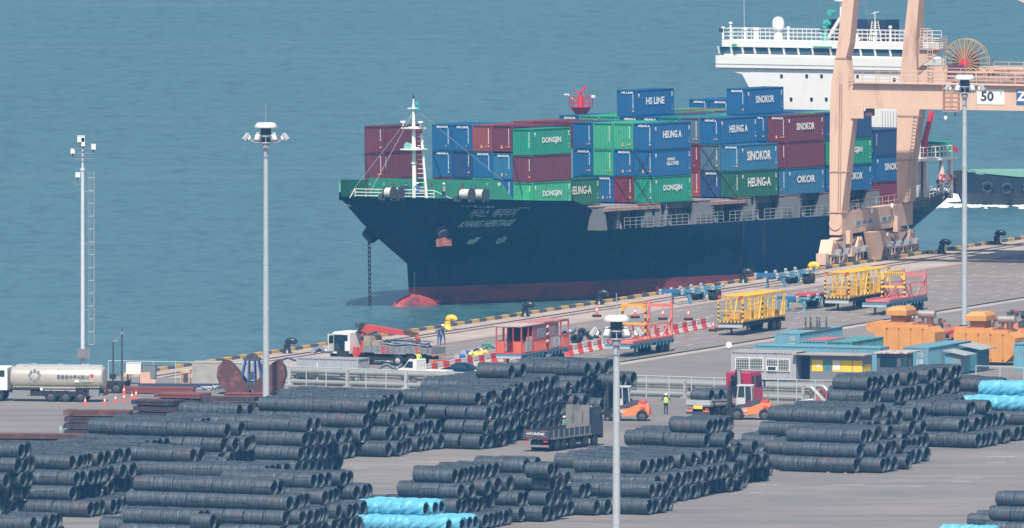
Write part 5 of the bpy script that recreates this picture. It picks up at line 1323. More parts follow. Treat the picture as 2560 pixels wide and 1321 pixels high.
# ---------------- yellow mesh cage trailers ----------------
stripb=K('stripe_black',(.03,.03,.035),.6)
def cage_trailer(px,py,label,deckm=None):
    o=thing('cage_trailer',label,'trailer',G(px,py),QZ,'trailers parked on the quay apron'); z=1.25
    # local: x away along the quay, y to the sea side; origin = near left ground corner -> shift
    o2=o; base_trailer(o,col=K('cage_chassis',(.07,.08,.10),.6,dirt=RUST,damt=.45),z=1.2,outr=False)
    b=MB(); b.box(0,TL,-1.25,1.25,z,z+.12); b.box(-.06,-.02,-1.2,1.2,z-.5,z-.25,1); b.build('deck',[K('deck_rusty_yellow',(.40,.24,.06),.7,dirt=RUST,damt=.5),lgrey],o)
    b=MB(); n=14
    for i in range(n): b.box(-.05,-.0,-1.25+2.5*i/n,-1.25+2.5*(i+1)/n,z-.02,z+.12,i%2)
    h=2.35
    for y in (-1.2,1.2): striped(b,(0.05,y,z+.1),(0.05,y,z+h-.45),.13,9); b.cut()
    for x in (5.6,): striped(b,(x,-1.2,z+.1),(x-.0,-1.2,z+h),.14,9)
    b.build('striped_post',[yelb,stripb],o)
    b=MB(); t=z+h
    for y in (-1.2,1.2):
        b.bar((0,y,z+h-.45),(0.02,y*.7,t),.1); b.bar((0,y,t),(TL-.1,y,t),.1)
        for x in (2.3,3.4,3.8,7.2,8.6,9.0,11.6,TL-.15): b.bar((x,y,z+.1),(x,y,t),.10)
        b.bar((4.6,y,z+.1),(5.5,y,t),.13); b.bar((6.6,y,z+.1),(5.8,y,t),.13); b.bar((10.9,y,z+.1),(TL-.2,y,t),.1)
        for q in (.75,1.05,1.5,1.9): b.bar((0.05,y,z+q),(TL-.3,y,z+q+.05),.03)
    for x in (0,2.3,3.6,5.6,7.2,8.8,TL-.15): b.bar((x,-1.2,t),(x,1.2,t),.10)
    b.bar((0,-.84,t),(0,.84,t),.1)
    for q in (1.05,): b.bar((0,-1.2,z+q),(0,1.2,z+q),.06)
    for y in (-.4,.4): b.bar((0,y,z+.1),(0,y,z+1.05),.05)
    for x in np.arange(.8,TL,.8): b.bar((x,-1.2,t+.02),(x,1.2,t+.02),.03)
    b.build('cage_frame',yelb,o)
    b=MB()
    for x,y,s_ in ((.6,-.2,.9),(1.2,.6,.7),(4.2,.0,1.0),(9.3,.3,1.1),(10.4,-.4,.9)): b.box(x,x+s_,y-.5,y+.5,z+.12,z+.12+s_*.75); b.cut()
    b.build('bin',K('bin_ochre',(.52,.28,.05),.7),o)
    b=MB(); b.box(9.6,10.5,-1.26,-1.22,z+.7,z+1.5); b.build('notice_board',lgrey,o)
    for y in (-1.1,1.1):
        b=MB(); b.cb((0,y*.95,t),(.25,.35,.22)); b.build('corner_guide',redp,o)
    return o
def shift(o,dy=-1.22,dx=0):   # move origin from the left front corner to the centre line
    o.location=o.location-ND*dy*-1 if False else o.location+ND*(-dy)+QD*dx
    return o
shift(cage_trailer(1795,839,'yellow mesh cage trailer on the open apron nearest the barrier line'))
shift(cage_trailer(2062,778,'yellow mesh cage trailer standing behind the red framed trailer'))
# ---------------- portal frame trailers ----------------
def frame_trailer(px,py,label,fr,post,strip,xp=4.6,ht=3.5):
    o=thing('frame_trailer',label,'trailer',G(px,py),QZ,'trailers parked on the quay apron'); z=1.2; base_trailer(o)
    b=MB(); b.box(1.0,TL-.1,-1.15,1.15,z,z+.14)
    for y in (-1.1,1.1): b.box(1.0,TL,y-.1,y+.1,z+.14,z+.3)
    b.build('base_frame',post,o)
    b=MB(); x=xp; t=z+ht
    for y in (-1.12,1.12): striped(b,(x,y,z+.2),(x,y,t-.6),.16,8); b.cut()
    b.build('striped_post',[fr,stripb],o)
    b=MB()
    b.box(x-.12,x+.12,-1.2,1.2,t-.25,t); 
    for s_ in (-1,1): b.prism([(s_*1.2,t-.25),(s_*1.2,t-.7),(s_*1.02,t-.7),(s_*.7,t-.25)],x-.1,x+.1,axis=0)
    b.box(x-.1,x+.1,-1.2,1.2,z+ht*.45,z+ht*.45+.18); b.box(x,TL-1.0,.95,1.15,t-.2,t-.02)
    b.build('portal_frame',fr,o)
    b=MB()
    if strip:
        for i in range(9): b.box(x-.14,x-.121,-1.0+i*.22,-.9+i*.22,t-.22,t-.03)
        b.build('hazard_stripe',stripb,o); b=MB()
    for y in (-1.1,1.1):
        b.bar((TL-.3,y,z+.1),(TL-.3,y,t),.2); b.bar((x+1.8,y,z+.1),(x+.1,y,z+1.6),.1); b.bar((TL-3.2,y,z+.1),(TL-.4,y,z+1.9),.12); b.bar((8,y,z+.1),(7.2,y,z+1.6),.1); b.bar((6.4,y,z+.1),(7.2,y,z+1.6),.1)
        b.bar((x,y,z+1.5),(TL-.3,y,z+1.5),.07)
    b.bar((TL-.3,-1.1,t-.5),(TL-.3,1.1,t-.5),.16,.3); b.bar((TL-.3,-1.1,z+1.2),(TL-.3,1.1,z+1.2),.12); b.bar((7.2,-1.1,z+1.5),(7.2,1.1,z+1.5),.1)
    for k in range(5): b.bar((5+.3*k,.5-.2*k,z+.2),(5.4+.2*k,-.4,z+1.5-.2*k),.09)
    b.build('post',post,o)
    return o
shift(frame_trailer(1512,894,'trailer with orange portal frame and tall red posts beside the front lamp mast',orange if False else K('amber_paint',(.78,.36,.03),.5,dirt=RUST,damt=.2),salmon,False))
shift(frame_trailer(2155,789,'trailer with black striped yellow portal and pink red posts at right',yelb,K('pink_red',(.55,.16,.15),.6,dirt=RUST,damt=.2),True,5.6,2.6))
# ---------------- bare container chassis ----------------
def skel(px,py,label,m=tblue,L=TL,loadred=False):
    o=thing('container_chassis',label,'trailer',G(px,py),QZ,'trailers parked on the quay apron'); z=1.15
    b=MB()
    for y in (-.45,.45): b.box(2.4,L-.1,y-.08,y+.08,z-.4,z); b.box(.1,2.5,y-.08,y+.08,z-.05,z+.2)
    for x in (3.5,5.4,7.5,9.4,11): b.box(x,x+.1,-1.1,1.1,z-.3,z-.12)
    ch=b.build('main_beam',m,o)
    for x in (.05,3.2,5.9,9.0,L-.35):
        b=MB(); b.box(x,x+.25,-1.2,1.2,z-.12 if x>1 else z+.02,z+.08 if x>1 else z+.35,0)
        for y in (-1.22,1.0): b.box(x-.02,x+.3,y,y+.22,z-.1,z+.36,1); b.box(x-.03,x-.02,y+.06,y+.16,z+.05,z+.2,2)
        b.build('bolster',[m,lgrey,black],o)
    b=MB(); b.box(.0,.05,-.95,.95,z+.0,z+.34); b.build('front_panel',K('panel_blue',(.02,.12,.3),.5),o)
    for y in (-.85,.85):
        b=MB(); b.bar((2.9,y,.05),(2.9,y,z-.2),.2,.2); b.bar((2.9,y,.4),(2.2,y*.6,z),.1,.1); b.bar((2.6,y,.04),(3.2,y,.04),.3,.08); b.build('landing_leg',m,o)
    b=MB(); b.prism([(6.6,.35),(7.1,.35),(7.6,z),(7.2,z)],-1.0,-.94,axis=1); 
    for k in range(4): b.bar((6.7+.13*k,-1.0,.45+.2*k),(7.1+.13*k,-1.0,.4+.2*k),.04)
    b.build('access_step',K('step_blue',(.10,.33,.45),.6),o)
    for x in (L-2.6,L-1.3):
        for s_ in (-1,1): wheel(o,x,s_*1.02,.5,.27,rimd,s_,True)
    if loadred: b=MB(); b.box(5,9,-.9,.9,z+.1,z+.3); b.build('load_frame',redp,o)
    return o
shift(skel(1647,763,'blue bare container chassis nearest the crane truck side of the kerb'))
shift(skel(1885,722,'blue bare container chassis standing in front of the yellow bollard'))
shift(skel(1935,780,'blue bare chassis with a red load between the two yellow cage trailers',K('light_trailer',(.10,.33,.40),.6,dirt=RUST,damt=.3),TL,True))
# ---------------- red passenger cage on trailer ----------------
def red_cabin():
    o=thing('cabin_trailer','red open sided work cabin with corrugated panels mounted on a blue trailer','trailer',G(1240,921),QZ,'trailers parked on the quay apron'); z=1.3; base_trailer(o,z=z,legx=2.0,L=12.9)
    pan=K('panel_red',(.62,.13,.07),.55,dirt=(.25,.1,.08),damt=.2); h=2.45
    b=MB(); b.box(0,12.9,-1.22,1.22,z,z+.1); b.build('floor',redp,o)
    b=MB(); hp=1.05
    corr_side(b,-1.2,-.45,-.02,z+.1,z+.1+hp,1,.25,.05,0,'y'); corr_side(b,.45,1.2,-.02,z+.1,z+.1+hp,1,.25,.05,0,'y')
    for a,c in ((0,1.0),(3.0,6.9),(7.2,7.8),(11.2,12.85)):
        for y,s_ in ((-1.22,1),(1.22,-1)): corr_side(b,a,c,y,z+.1,z+.1+hp,s_,.3,.05); b.cut()
    b.build('side_panel',pan,o)
    b=MB()
    for a,c in ((1.1,1.9),(2.0,2.8),(7.9,8.7),(9.0,9.9)): b.box(a,c,-1.25,-1.21,z+.15,z+1.15); b.cut()
    b.build('white_panel',lgrey,o)
    b=MB()
    for y in (-1.2,1.2):
        for x in (0.05,1.9,3.1,6.9,7.9,10.8,12.85): b.bar((x,y,z),(x,y,z+h),.11)
        b.bar((0,y,z+h),(12.9,y,z+h),.1); b.bar((0,y,z+1.15),(12.9,y,z+1.15),.06)
    for x in (0.05,6.9,12.85): b.bar((x,-1.2,z+h),(x,1.2,z+h),.1)
    for y in (-.42,.42): b.bar((.02,y,z),(.02,y,z+h),.07)
    for y in np.arange(-.4,.41,.16): b.bar((.02,y,z+.1),(.02,y,z+1.1),.025)
    b.build('frame',redp,o)
    b=MB(); b.box(-.1,6.2,-1.28,1.28,z+h+.02,z+h+.09,0); b.box(5.9,12.95,-1.25,1.25,z+h+.10,z+h+.16,1); b.build('roof',[K('roof_grey_pink',(.45,.34,.32),.8,dirt=RUST,damt=.2),K('roof_red',(.42,.17,.17),.8,dirt=RUST,damt=.2)],o)
    b=MB(); b.box(3.2,10.2,-1.19,-1.15,z+1.15,z+h-.05,0); b.cut(); b.box(3.2,10.2,1.15,1.19,z+1.15,z+h-.05,0); b.cut(); b.box(10.15,10.2,-1.15,1.15,z+1.2,z+h); b.build('cabin_wall',K('wall_mauve',(.33,.12,.15),.6),o)
    for a,c in ((4.4,6.4),(7.6,9.2)): b=MB(); b.box(a,c,-1.22,-1.191,z+1.25,z+2.15); b.build('window',K('window_grey',(.22,.23,.26),.2),o)
    b=MB()
    for k in range(6): b.bar((6.75,-1.28,z+.5+k*.32),(7.15,-1.28,z+.62+k*.32),.10,.14,k%2)
    b.build('hazard_stripe',[stripb,cream],o)
    return o
shift(red_cabin())
# ---------------- barriers, cones ----------------
def barrier_proto(m):
    b=MB(); L=1.62
    prof=[(-.28,0),(-.28,.12),(-.20,.22),(-.10,.55),(-.09,.95),(.09,.95),(.10,.55),(.20,.22),(.28,.12),(.28,0)]
    b.prism([(y,z) for y,z in prof],0,L,axis=0)
    for x in (.35,.8,1.25): b.box(x-.1,x+.1,-.215,-.12,.22,.42,0)
    b.box(.2,L-.2,-.13,-.09,.6,.68); b.box(L,L+.05,-.05,.05,.1,.85)
    return b.mesh('barrier',m)
BR=barrier_proto(K('barrier_red',(.72,.07,.05),.5,dirt=(.4,.1,.08),damt=.3)); BWm=barrier_proto(K('barrier_white',(.68,.66,.64),.5,dirt=(.4,.36,.33),damt=.4))
def barrier_line(p0,p1,first=0,skip=(),desc=''):
    a,c=G(*p0),G(*p1); d=(c-a); n=int(d.length/1.68); d.normalize(); rz=math.atan2(d.y,d.x)
    for i in range(n):
        if i in skip: continue
        red=(i+first)%2==0; o=meshobj('traffic_barrier',BR if red else BWm); o.location=a+d*(i*1.68); o.rotation_euler=(0,0,rz+rnd.uniform(-.03,.03))
        tag(o,'%s barrier, %s, %s'%('red' if red else 'white',('number %d from near end'%(i+1)),desc),'barrier','red and white plastic barriers in rows')
barrier_line((1062,938),(1305,897),1,(),'row behind the dark car'); barrier_line((1418,891),(1776,818),0,(),'row leading to the yellow cage trailer')
def cone(px,py,label,h=.75,tyre=False):
    o=thing('traffic_cone',label,'cone',G(px,py),rnd.random(),'orange traffic cones'); b=MB(); z0=.0
    if tyre:
        t=MB(); t.lathe([(.22,.0),(.42,.02),(.46,.12),(.42,.22),(.22,.24)],n=14); t.build('tyre_base',rubber,o); z0=.15
    else: b.box(-.2,.2,-.2,.2,0,.04)
    b.cyl((0,0,z0),(0,0,z0+h*.45),.16,.10,n=12,m=0); b.cyl((0,0,z0+h*.62),(0,0,z0+h*.72),.085,.075,n=12,m=0) if False else None
    b.cyl((0,0,z0+h*.70),(0,0,z0+h),.065,.03,n=12,m=0); b.build('cone_body',K('cone_orange',(.72,.10,.05),.5),o)
    b=MB(); b.cyl((0,0,z0+h*.45),(0,0,z0+h*.70),.10,.065,n=12); b.build('reflective_band',white,o)
for px,py,d in ((213,1013,'leftmost cone on the asphalt before the tanker truck'),(262,1013,'second cone from the left before the tanker truck'),(289,1007,'third cone from the left behind the steel plates'),(310,1004,'near cone of the pair beside the red brown steel beam'),(330,1000,'cone close to the near end of the red brown steel beam'),(340,995,'cone furthest right beside the red brown steel beam'),(310,986,'far cone behind the near one at the red brown beam')): cone(px,py,d)
for px,py,d in ((1492,793,'banded cone on a tyre base alone by the quay line'),(1588,796,'banded cone seen through the orange portal frame'),(1657,800,'banded cone behind the red post of the portal trailer'),(1721,801,'banded cone on a tyre base right of the portal trailer')): cone(px,py,d,1.0,True)
for px,py,d in ((1783,829,'cone at the end of the barrier row'),(1797,826,'second cone after the barrier row'),(1815,824,'cone under the left edge of the yellow cage trailer'),(1832,822,'cone behind the landing legs of the yellow cage trailer'),(1848,820,'rearmost cone under the yellow cage trailer')): cone(px,py,d,.95,True)
# ---------------- bollards ----------------
def bollard(px,py,col,label,s=1.0):
    b=MB(); b.lathe([(.42,0),(.40,.1),(.30,.18),(.26,.55),(.27,.75)],n=16); b.tube([Vector((0,0,.6)),Vector((.02,.0,.85)),Vector((.14,0,1.02)),Vector((.38,0,1.08)),Vector((.62,0,1.0)),Vector((.76,0,.84))],[.28,.29,.29,.27,.25,.17],12)
    o=b.build('mooring_bollard',col,None,G(px,py),-.25); o.scale=(s*1.15,s*1.15,s*1.1); tag(o,label,'bollard','mooring bollards along the quay edge')
bb_=K('bollard_black',(.018,.022,.03),.35); by_=K('bollard_yellow',(.80,.50,.03),.45)
for px,py,d in ((718,884,'black bollard at the left end of the quay edge'),(1313,792,'black bollard in the middle of the kerb below the ship hull'),(1498,762,'black bollard on the kerb left of the orange portal frame'),(1858,708,'black bollard on the kerb between the two blue chassis'),(2354,634,'black bollard on the kerb just right of the crane'),(2492,611,'black bollard on the kerb at the far right')): bollard(px,py,bb_,d)
bollard(1119,824,by_,'bright yellow bollard beside the workers and crane truck',.95); bollard(2025,690,by_,'bright yellow bollard behind the blue chassis near the crane',.95)
# ---------------- trucks ----------------
def cab(root,x0,L,w,z0,z1,m,facing=1,door=True,slope=.25,nm='cab'):
    """cab box from x0 to x0+L*facing; front at x0+L*facing"""
    f=facing; b=MB(); xs=lambda a:x0+a*f
    b.prism([(xs(0),z0),(xs(L-.05),z0),(xs(L),z0+.5),(xs(L-.06),z0+(z1-z0)*.5),(xs(L-slope),z1-.12),(xs(L-slope-.25),z1),(xs(.1),z1),(xs(0),z1-.1)],-w/2,w/2,axis=1)
    c=b.build(nm,m,root)
    b=MB(); zc=z0+(z1-z0)*.52
    for y in (-w/2-.012,w/2+.002): b.prism([(xs(L*.42),zc),(xs(L-.18),zc),(xs(L-slope-.12),z1-.28),(xs(L*.42),z1-.28)],y,y+.01,axis=1)
    for y in (-w/2-.012,w/2+.002): b.prism([(xs(.25),zc+.1),(xs(L*.32),zc+.1),(xs(L*.32),z1-.3),(xs(.25),z1-.3)],y,y+.01,axis=1)
    b.prism([(xs(L-.035),zc-.02),(xs(L-slope+.01),z1-.2),(xs(L-slope+.03),z1-.2),(xs(L-.01),zc-.02)],-w/2+.15,w/2-.15,axis=1)
    b.build('cab_window',glass,c)
    b=MB()
    for y in (-w/2+.25,w/2-.25): b.cb((xs(L+.01),y,z0+.3),(.06,.35,.18)); b.cut()
    b.build('headlight',lgrey,c)
    b=MB()
    for y in (-w/2-.22,w/2+.22): b.cb((xs(L-.1),y,zc+.25),(.1,.14,.5)); b.bar((xs(L-.15),y*.85,zc+.5),(xs(L-.1),y,zc+.5),.04); b.cut()
    b.build('wing_mirror',black,c)
    b=MB(); b.box(min(xs(L+.02),xs(L-.15)),max(xs(L+.02),xs(L-.15)),-w/2,w/2,z0-.35,z0+.02); b.build('bumper',dgrey,c)
    return c
# crane truck (front towards -x of the picture); local +x = forward
def crane_truck():
    rz=math.pi-R(32); o=thing('crane_truck','white cabbed loader truck with red folded crane arm and hoses on its bed','truck',G(960,912),rz)
    W=2.4
    b=MB(); b.box(-5.6,5.0,-.45,.45,.65,.95); b.box(-3,2.0,-1.0,1.0,.45,.8); b.build('chassis',black,o)
    c=cab(o,2.9,2.1,W,.95,2.95,white)
    b=MB(); b.bar((4.6,1.2,1.05),(4.7,1.95,1.05),.05,.9) if False else None
    b.box(4.62,4.68,W/2,W/2+.95,1.2,2.75) ; b.build('open_door',white,c)
    b=MB(); b.box(4.60,4.61,W/2+.15,W/2+.85,1.9,2.6); b.box(3.45,4.6,W/2+.014,W/2+.03,1.15,2.66); b.build('door_pane_dark_doorway',glass,c)  # door pane, plus a dark sheet standing in for the shaded open doorway
    # bed
    b=MB(); z=1.25; b.box(-5.8,1.6,-W/2,W/2,z-.1,z,0)
    for y,s_ in ((-W/2,-1),(W/2,1)): b.box(-5.8,1.6,min(y,y+.05*s_),max(y,y+.05*s_),z-.1,z+.5,1)
    b.box(-5.85,-5.8,-W/2,W/2,z-.1,z+.5,1)
    for x in (1.5,-.8,-1.3,-4.4):
        for y in (-W/2-.06,W/2+.05): b.box(x,x+.28,y,y+.02,z-.15,z+.52,2)
    for x in np.arange(-5.5,1.5,.6):
        for y in (-W/2-.052,W/2+.05): b.box(x,x+.04,y,y+.01,z,z+.5,0)
    b.build('cargo_bed',[dgrey,mgrey,redp],o)
    b=MB(); b.box(-5.9,-5.84,-1.1,-.6,.95,1.08); b.cut(); b.box(-5.9,-5.84,.6,1.1,.95,1.08); b.cut(); b.box(-5.95,-5.8,-1.15,1.15,.45,.6); b.build('tail_light',K('tail_orange',(.8,.16,.04),.4),o)
    for x in (3.6,-2.2,-3.6):
        for s_ in (-1,1): wheel(o,x,s_*1.05,.52,.3,rimw if x<0 else rimd,s_,x<0)
    b=MB(); b.box(2.95,4.3,1.0,1.22,.6,1.2); b.cut(); b.box(2.95,4.3,-1.22,-1.0,.6,1.2); b.build('wheel_arch',black,o)
    # loader crane
    b=MB(); b.box(1.8,2.6,-1.2,1.2,.9,1.3); b.box(1.95,2.45,1.1,1.4,.1,1.6); b.box(1.95,2.45,-1.4,-1.1,.1,1.6); b.cyl((2.2,0,1.3),(2.2,0,3.0),.28,.2,n=12); cr=b.build('crane_column',redp,o)
    b=MB(); b.prism([(2.3,3.0),(2.2,3.55),(1.6,3.6),(-2.2,3.15),(-2.3,2.75),(.6,2.9),(1.5,2.75)],-.28,.28,axis=1); b.build('crane_boom',redp,cr)
    b=MB(); b.bar((-2.1,0,3.0),(-3.6,0,2.8),.35,.4,1); b.cyl((-3.5,0,2.75),(-3.9,0,2.0),.18,n=8,m=0); b.bar((-3.9,.1,2.4),(-3.2,.3,1.9),.3,.3,1); b.bar((-3.8,0,1.9),(-4.3,0,1.5),.2,.2,0); b.build('boom_tip',[redp,rust],cr)
    b=MB(); b.bar((2.6,.0,2.8),(2.0,.2,3.75),.35,.4); b.cyl((2.3,.3,2.4),(.6,.3,3.0),.12,n=8); b.cb((2.5,.3,3.5),(.5,.5,.4)); b.build('hydraulics',dgrey,cr)
    b=MB(); b.cb((1.2,0,1.95),(.7,2.0,1.3),0); b.cb((.3,0,1.75),(.9,1.8,.9),0); b.build('canvas_bundle',K('canvas',(.36,.31,.24),.95,var=.3,bump=.8,bsc=4),o)
    b=MB(); r8=random.Random(8)
    for k in range(13):
        y=-1.0+r8.random()*2; z_=1.72+.11*(k%5); pts=[Vector((-.1-4.6*i/9+r8.uniform(-.1,.1),y+.12*math.sin(i*1.3+k),z_+.06*math.sin(i*1.1+k*2))) for i in range(10)]; b.tube(pts,.075,6)
    o2=b.build('hose_bundle',K('hose_silver',(.36,.42,.48),.35,.5),None); o2.location=o.location; o2.rotation_euler=o.rotation_euler; tag(o2,'bundle of silver hoses lying on the crane truck bed','hoses')
    b=MB(); pts=[Vector((-.4+.55*math.cos(t),-.3+.55*math.sin(t),2.05)) for t in [k*2*math.pi/16 for k in range(17)]]; b.tube(pts,.16,8); o3=b.build('tyre',rubber,None); o3.location=o.location; o3.rotation_euler=o.rotation_euler; tag(o3,'black tyre lying on top of the crane truck load','tyre')
    return o
crane_truck()
def tanker():
    rz=math.pi-R(10); o=thing('tanker_truck','silver grey tank truck with white cab parked at the left edge','truck',G(118,1003),rz); W=2.45
    b=MB(); b.box(-5.2,5.4,-.45,.45,.75,1.05); b.box(-4.4,1.6,-1.1,1.1,.5,.9); b.build('chassis',black,o)
    cab(o,3.35,2.2,W,1.0,3.05,K('cab_white',(.75,.74,.70),.4))
    b=MB(); rs=[]
    for x,s_ in ((-5.2,.80),(-5.15,.95),(-4.95,1.0),(2.9,1.0),(3.1,.95),(3.15,.80)): rs.append([Vector((x,1.22*s_*abs(math.cos(t))**.8*(1 if math.cos(t)>0 else -1),2.1+1.0*s_*abs(math.sin(t))**.8*(1 if math.sin(t)>0 else -1))) for t in [2*math.pi*k/28 for k in range(28)]])
    b.loft(rs,0,True); tk=b.build('tank',K('tank_silver',(.50,.48,.43),.35,.3,dirt=(.28,.24,.2),damt=.25),o)
    b=MB()
    for y in (-.5,.5): b.box(-4.9,2.7,y-.03,y+.03,3.0,3.22)
    for x in (-3.6,-1.2,1.2): b.cyl((x,0,3.0),(x,0,3.3),.35,n=14)
    b.box(-4.9,2.7,-.5,.5,3.05,3.1); b.build('catwalk',lgrey,tk)
    b=MB(); y=1.24
    for k in range(8): t=2*math.pi*k/8; b.cyl((.9+.45*math.cos(t),1.14,2.35+.42*math.sin(t)),(.9+.45*math.cos(t),1.25,2.35+.42*math.sin(t)),.13,n=10,m=0)
    addtext(b,'공동운수주식회사',.40,(-2.55,1.245,2.18),(-1,0,0),(0,0,1),1,.03,1.0); b.box(-4.2,-3.3,1.235,1.25,1.78,1.95,2) ; b.box(-3.1,-2.7,1.235,1.25,1.75,1.95,3)
    b.cb((-4.25,1.235,2.35),(.28,.03,.28),4,Matrix.Rotation(R(45),3,'Y')); b.cb((-4.25,1.235,1.9),(.2,.03,.16),5)
    b.build('tank_marking',[K('mark_grey',(.22,.23,.24),.6),K('mark_dark',(.10,.11,.13),.6),K('mark_pale',(.36,.36,.34),.6),white,brred,yelb],tk)
    b=MB(); n=34
    for k in range(n): b.box(-4.9+7.8*k/n,-4.9+7.8*(k+.55)/n,1.12,1.24,1.28,1.36)
    b.build('side_marker',K('marker_cream',(.6,.58,.35),.6),o)
    b=MB(); b.cyl((-2.8,1.12,1.05),(.4,1.12,1.05),.10,n=8); b.cyl((-2.8,1.12,1.2),(.4,1.12,1.2),.06,n=8); b.box(-2.8,-4.0+2.2,1.0,1.1,.9,1.2); b.build('hose_tray',cream,o)
    b=MB(); b.box(1.3,2.9,.7,1.2,.55,1.0); b.cut(); b.box(-4.9,-3.9,.6,1.2,.55,1.1); b.build('side_tank',mgrey,o)
    b=MB(); b.box(-3.95,.15,1.0,1.24,1.08,1.2); b.box(.0,.15,.95,1.24,.7,1.15); b.box(-4.0,-3.85,.95,1.24,.5,1.15); b.build('mudguard',black,o)
    for x in (4.2,-.55,-1.9,-3.2):
        for s_ in (-1,1): wheel(o,x,s_*1.08,.53,.3,rimd,s_,x<3)
    b=MB(); b.box(-5.35,-5.2,-1.2,1.2,.6,.8); b.box(-5.38,-5.35,.5,1.0,.9,1.1,1); b.box(-5.38,-5.35,-1.0,-.5,.9,1.1,1); b.build('rear_bumper',[dgrey,MT['tail_orange']],o)
    return o
tanker()
def flatbed(px,py,rz,label,big=True):
    """rear at origin, +x forward"""
    o=thing('flatbed_truck',label,'truck',G(px,py),rz,'flatbed trucks'); W=2.45; L=11.0 if big else 8.6; z=1.22
    bodym=K('bed_dark',(.045,.055,.075),.5,dirt=(.12,.1,.09),damt=.25) if big else lgrey
    b=MB(); b.box(.3,L-.3,-.45,.45,.6,.95); b.box(1.2,L-3,-1.0,1.0,.5,.75); b.build('chassis',black,o)
    Lb=L-2.4 if big else L-2.6
    b=MB(); b.box(0,Lb,-W/2,W/2,z-.15,z,0); hs=.62 if big else .45
    for y in (-W/2,W/2-.05): b.box(.05,Lb,y,y+.05,z,z+hs,1)
    b.box(0,.05,-W/2,W/2,z-.1,z+hs,1)
    for x in np.arange(.9,Lb,1.05): b.box(x,x+.06,-W/2-.03,-W/2,z-.1,z+hs,2); b.box(x,x+.06,W/2,W/2+.03,z-.1,z+hs,2)
    if big:
        for x in np.arange(.5,Lb,.35): b.box(x,x+.08,-W/2-.02,-W/2+.0,z-.22,z-.06,2)
    b.build('cargo_bed',[K('bed_floor',(.13,.09,.08),.8,dirt=RUST,damt=.4),bodym,galv if big else redp],o)
    if big:
        b=MB(); b.box(Lb-.12,Lb,-W/2+.15,W/2-.1,z,z+2.35,0); b.box(Lb-2.6,Lb-.12,-W/2+.12,-W/2+.17,z,z+2.3,0) if False else None
        b.box(Lb-.16,Lb-.12,-.5,-.44,z+.8,z+1.8,1); b.box(Lb-.16,Lb-.12,.4,.46,z+.8,z+1.8,1); b.build('headboard',[K('headboard_grey',(.20,.20,.19),.6,dirt=(.09,.08,.08),damt=.5,dsc=1.2),dgrey],o)
        cab(o,Lb+.15,2.25,W,1.0,3.35,K('cab_navy',(.02,.03,.05),.35))
        b=MB(); 
        for y in (-.8,-.3,.4,.9): b.cyl((Lb+.8,y,3.35),(Lb+.8,y,3.5),.1,n=8).cut()
        b.build('roof_lamp',galv,o)
        b=MB(); addtext(b,'HYUNDAI',.30,(-.012,.05,z+.30),(0,-1,0),(0,0,1),0,.03,1.25)
        b.box(-.012,-.008,-.62,-.45,z+.22,z+.26); b.box(-.012,-.008,-.62,-.45,z+.32,z+.36); b.build('lettering',white,o)
        b=MB()
        for y0_ in (-1.0,.35):
            for zz in (z+.02,z+.50):
                for k in range(5): b.box(-.014,-.008,y0_+k*.13,y0_+.08+k*.13,zz,zz+.07,0)
        for k in range(6): b.box(-.06,-.03,-1.15+k*.12,-1.09+k*.12,.42,.56,0); b.box(-.06,-.03,.55+k*.12,.61+k*.12,.42,.56,0)
        b.build('hazard_stripe',K('stripe_red',(.45,.12,.07),.6),o)
        b=MB(); b.box(-.05,.1,-1.2,1.2,.40,.58); b.build('rear_bumper',mgrey,o)
        ax=(1.9,3.2,5.0,7.6,9.5) 
    else:
        b=MB(); b.box(-.02,.02,-.45,.45,.88,1.18); b.build('number_plate',K('plate_yellow',(.8,.62,.05),.5),o)
        b=MB(); b.box(-.05,.1,-1.2,1.2,.42,.62); b.build('rear_bumper',dgrey,o)
        b=MB(); [b.box(-.07,-.04,s_*.85-.32,s_*.85+.32,.66,.76) for s_ in (-1,1)]; b.build('hazard_stripe',K('stripe_amber',(.8,.30,.05),.5),o)
        c=cab(o,Lb+.9,2.2,W,1.0,3.75,K('cab_crimson',(.42,.03,.07),.35,dirt=(.25,.05,.07),damt=.2))
        ax=(1.5,2.8,7.4)
        b=MB(); b.box(Lb+.2,Lb+.8,-.3,.3,1.0,2.2); b.bar((Lb+.5,-.1,1.5),(Lb+.6,-.2,4.0),.4,.35); b.bar((Lb+.55,-.25,3.9),(Lb-.1,-.7,2.7),.3,.3); b.bar((Lb+.3,.2,3.5),(Lb+.6,.4,2.2),.22,.22); b.bar((Lb+.4,-.5,3.2),(Lb+.2,-.75,1.6),.25,.25); b.cyl((Lb+.6,.0,3.7),(Lb+.1,.5,2.4),.12,n=8)
        for k in range(6): b.cb((Lb+.4,-.4+.14*k,2.4+.25*(k%4)),(.28,.2,.3))
        b.build('loader_crane',K('crane_black',(.02,.022,.028),.45),o)
    for s_ in (-1,1): b=MB(); b.box(-.03,.03,s_*.9-.17,s_*.9+.17,.83 if big else .82,.95); b.build('tail_light',brred,o)
    for x in ax:
        for s_ in (-1,1): wheel(o,x,s_*1.05,.5,.3,rimw if big else rimd,s_,x<4)
    return o
FB=R(90-25)
o=flatbed(1340,1130,FB,'dark flatbed truck with tall grey headboard seen from behind beside the coils')
o=flatbed(1745,1048,R(90-31),'flatbed truck with crimson cab loaded with coils behind the forklift',False)
for i,(x,y) in enumerate(((1.6,-.1),(1.6,-.0),(3.5,0))):
    pass
fr=o; M_=Matrix.Translation(fr.location)@Matrix.Rotation(fr.rotation_euler.z,4,'Z')
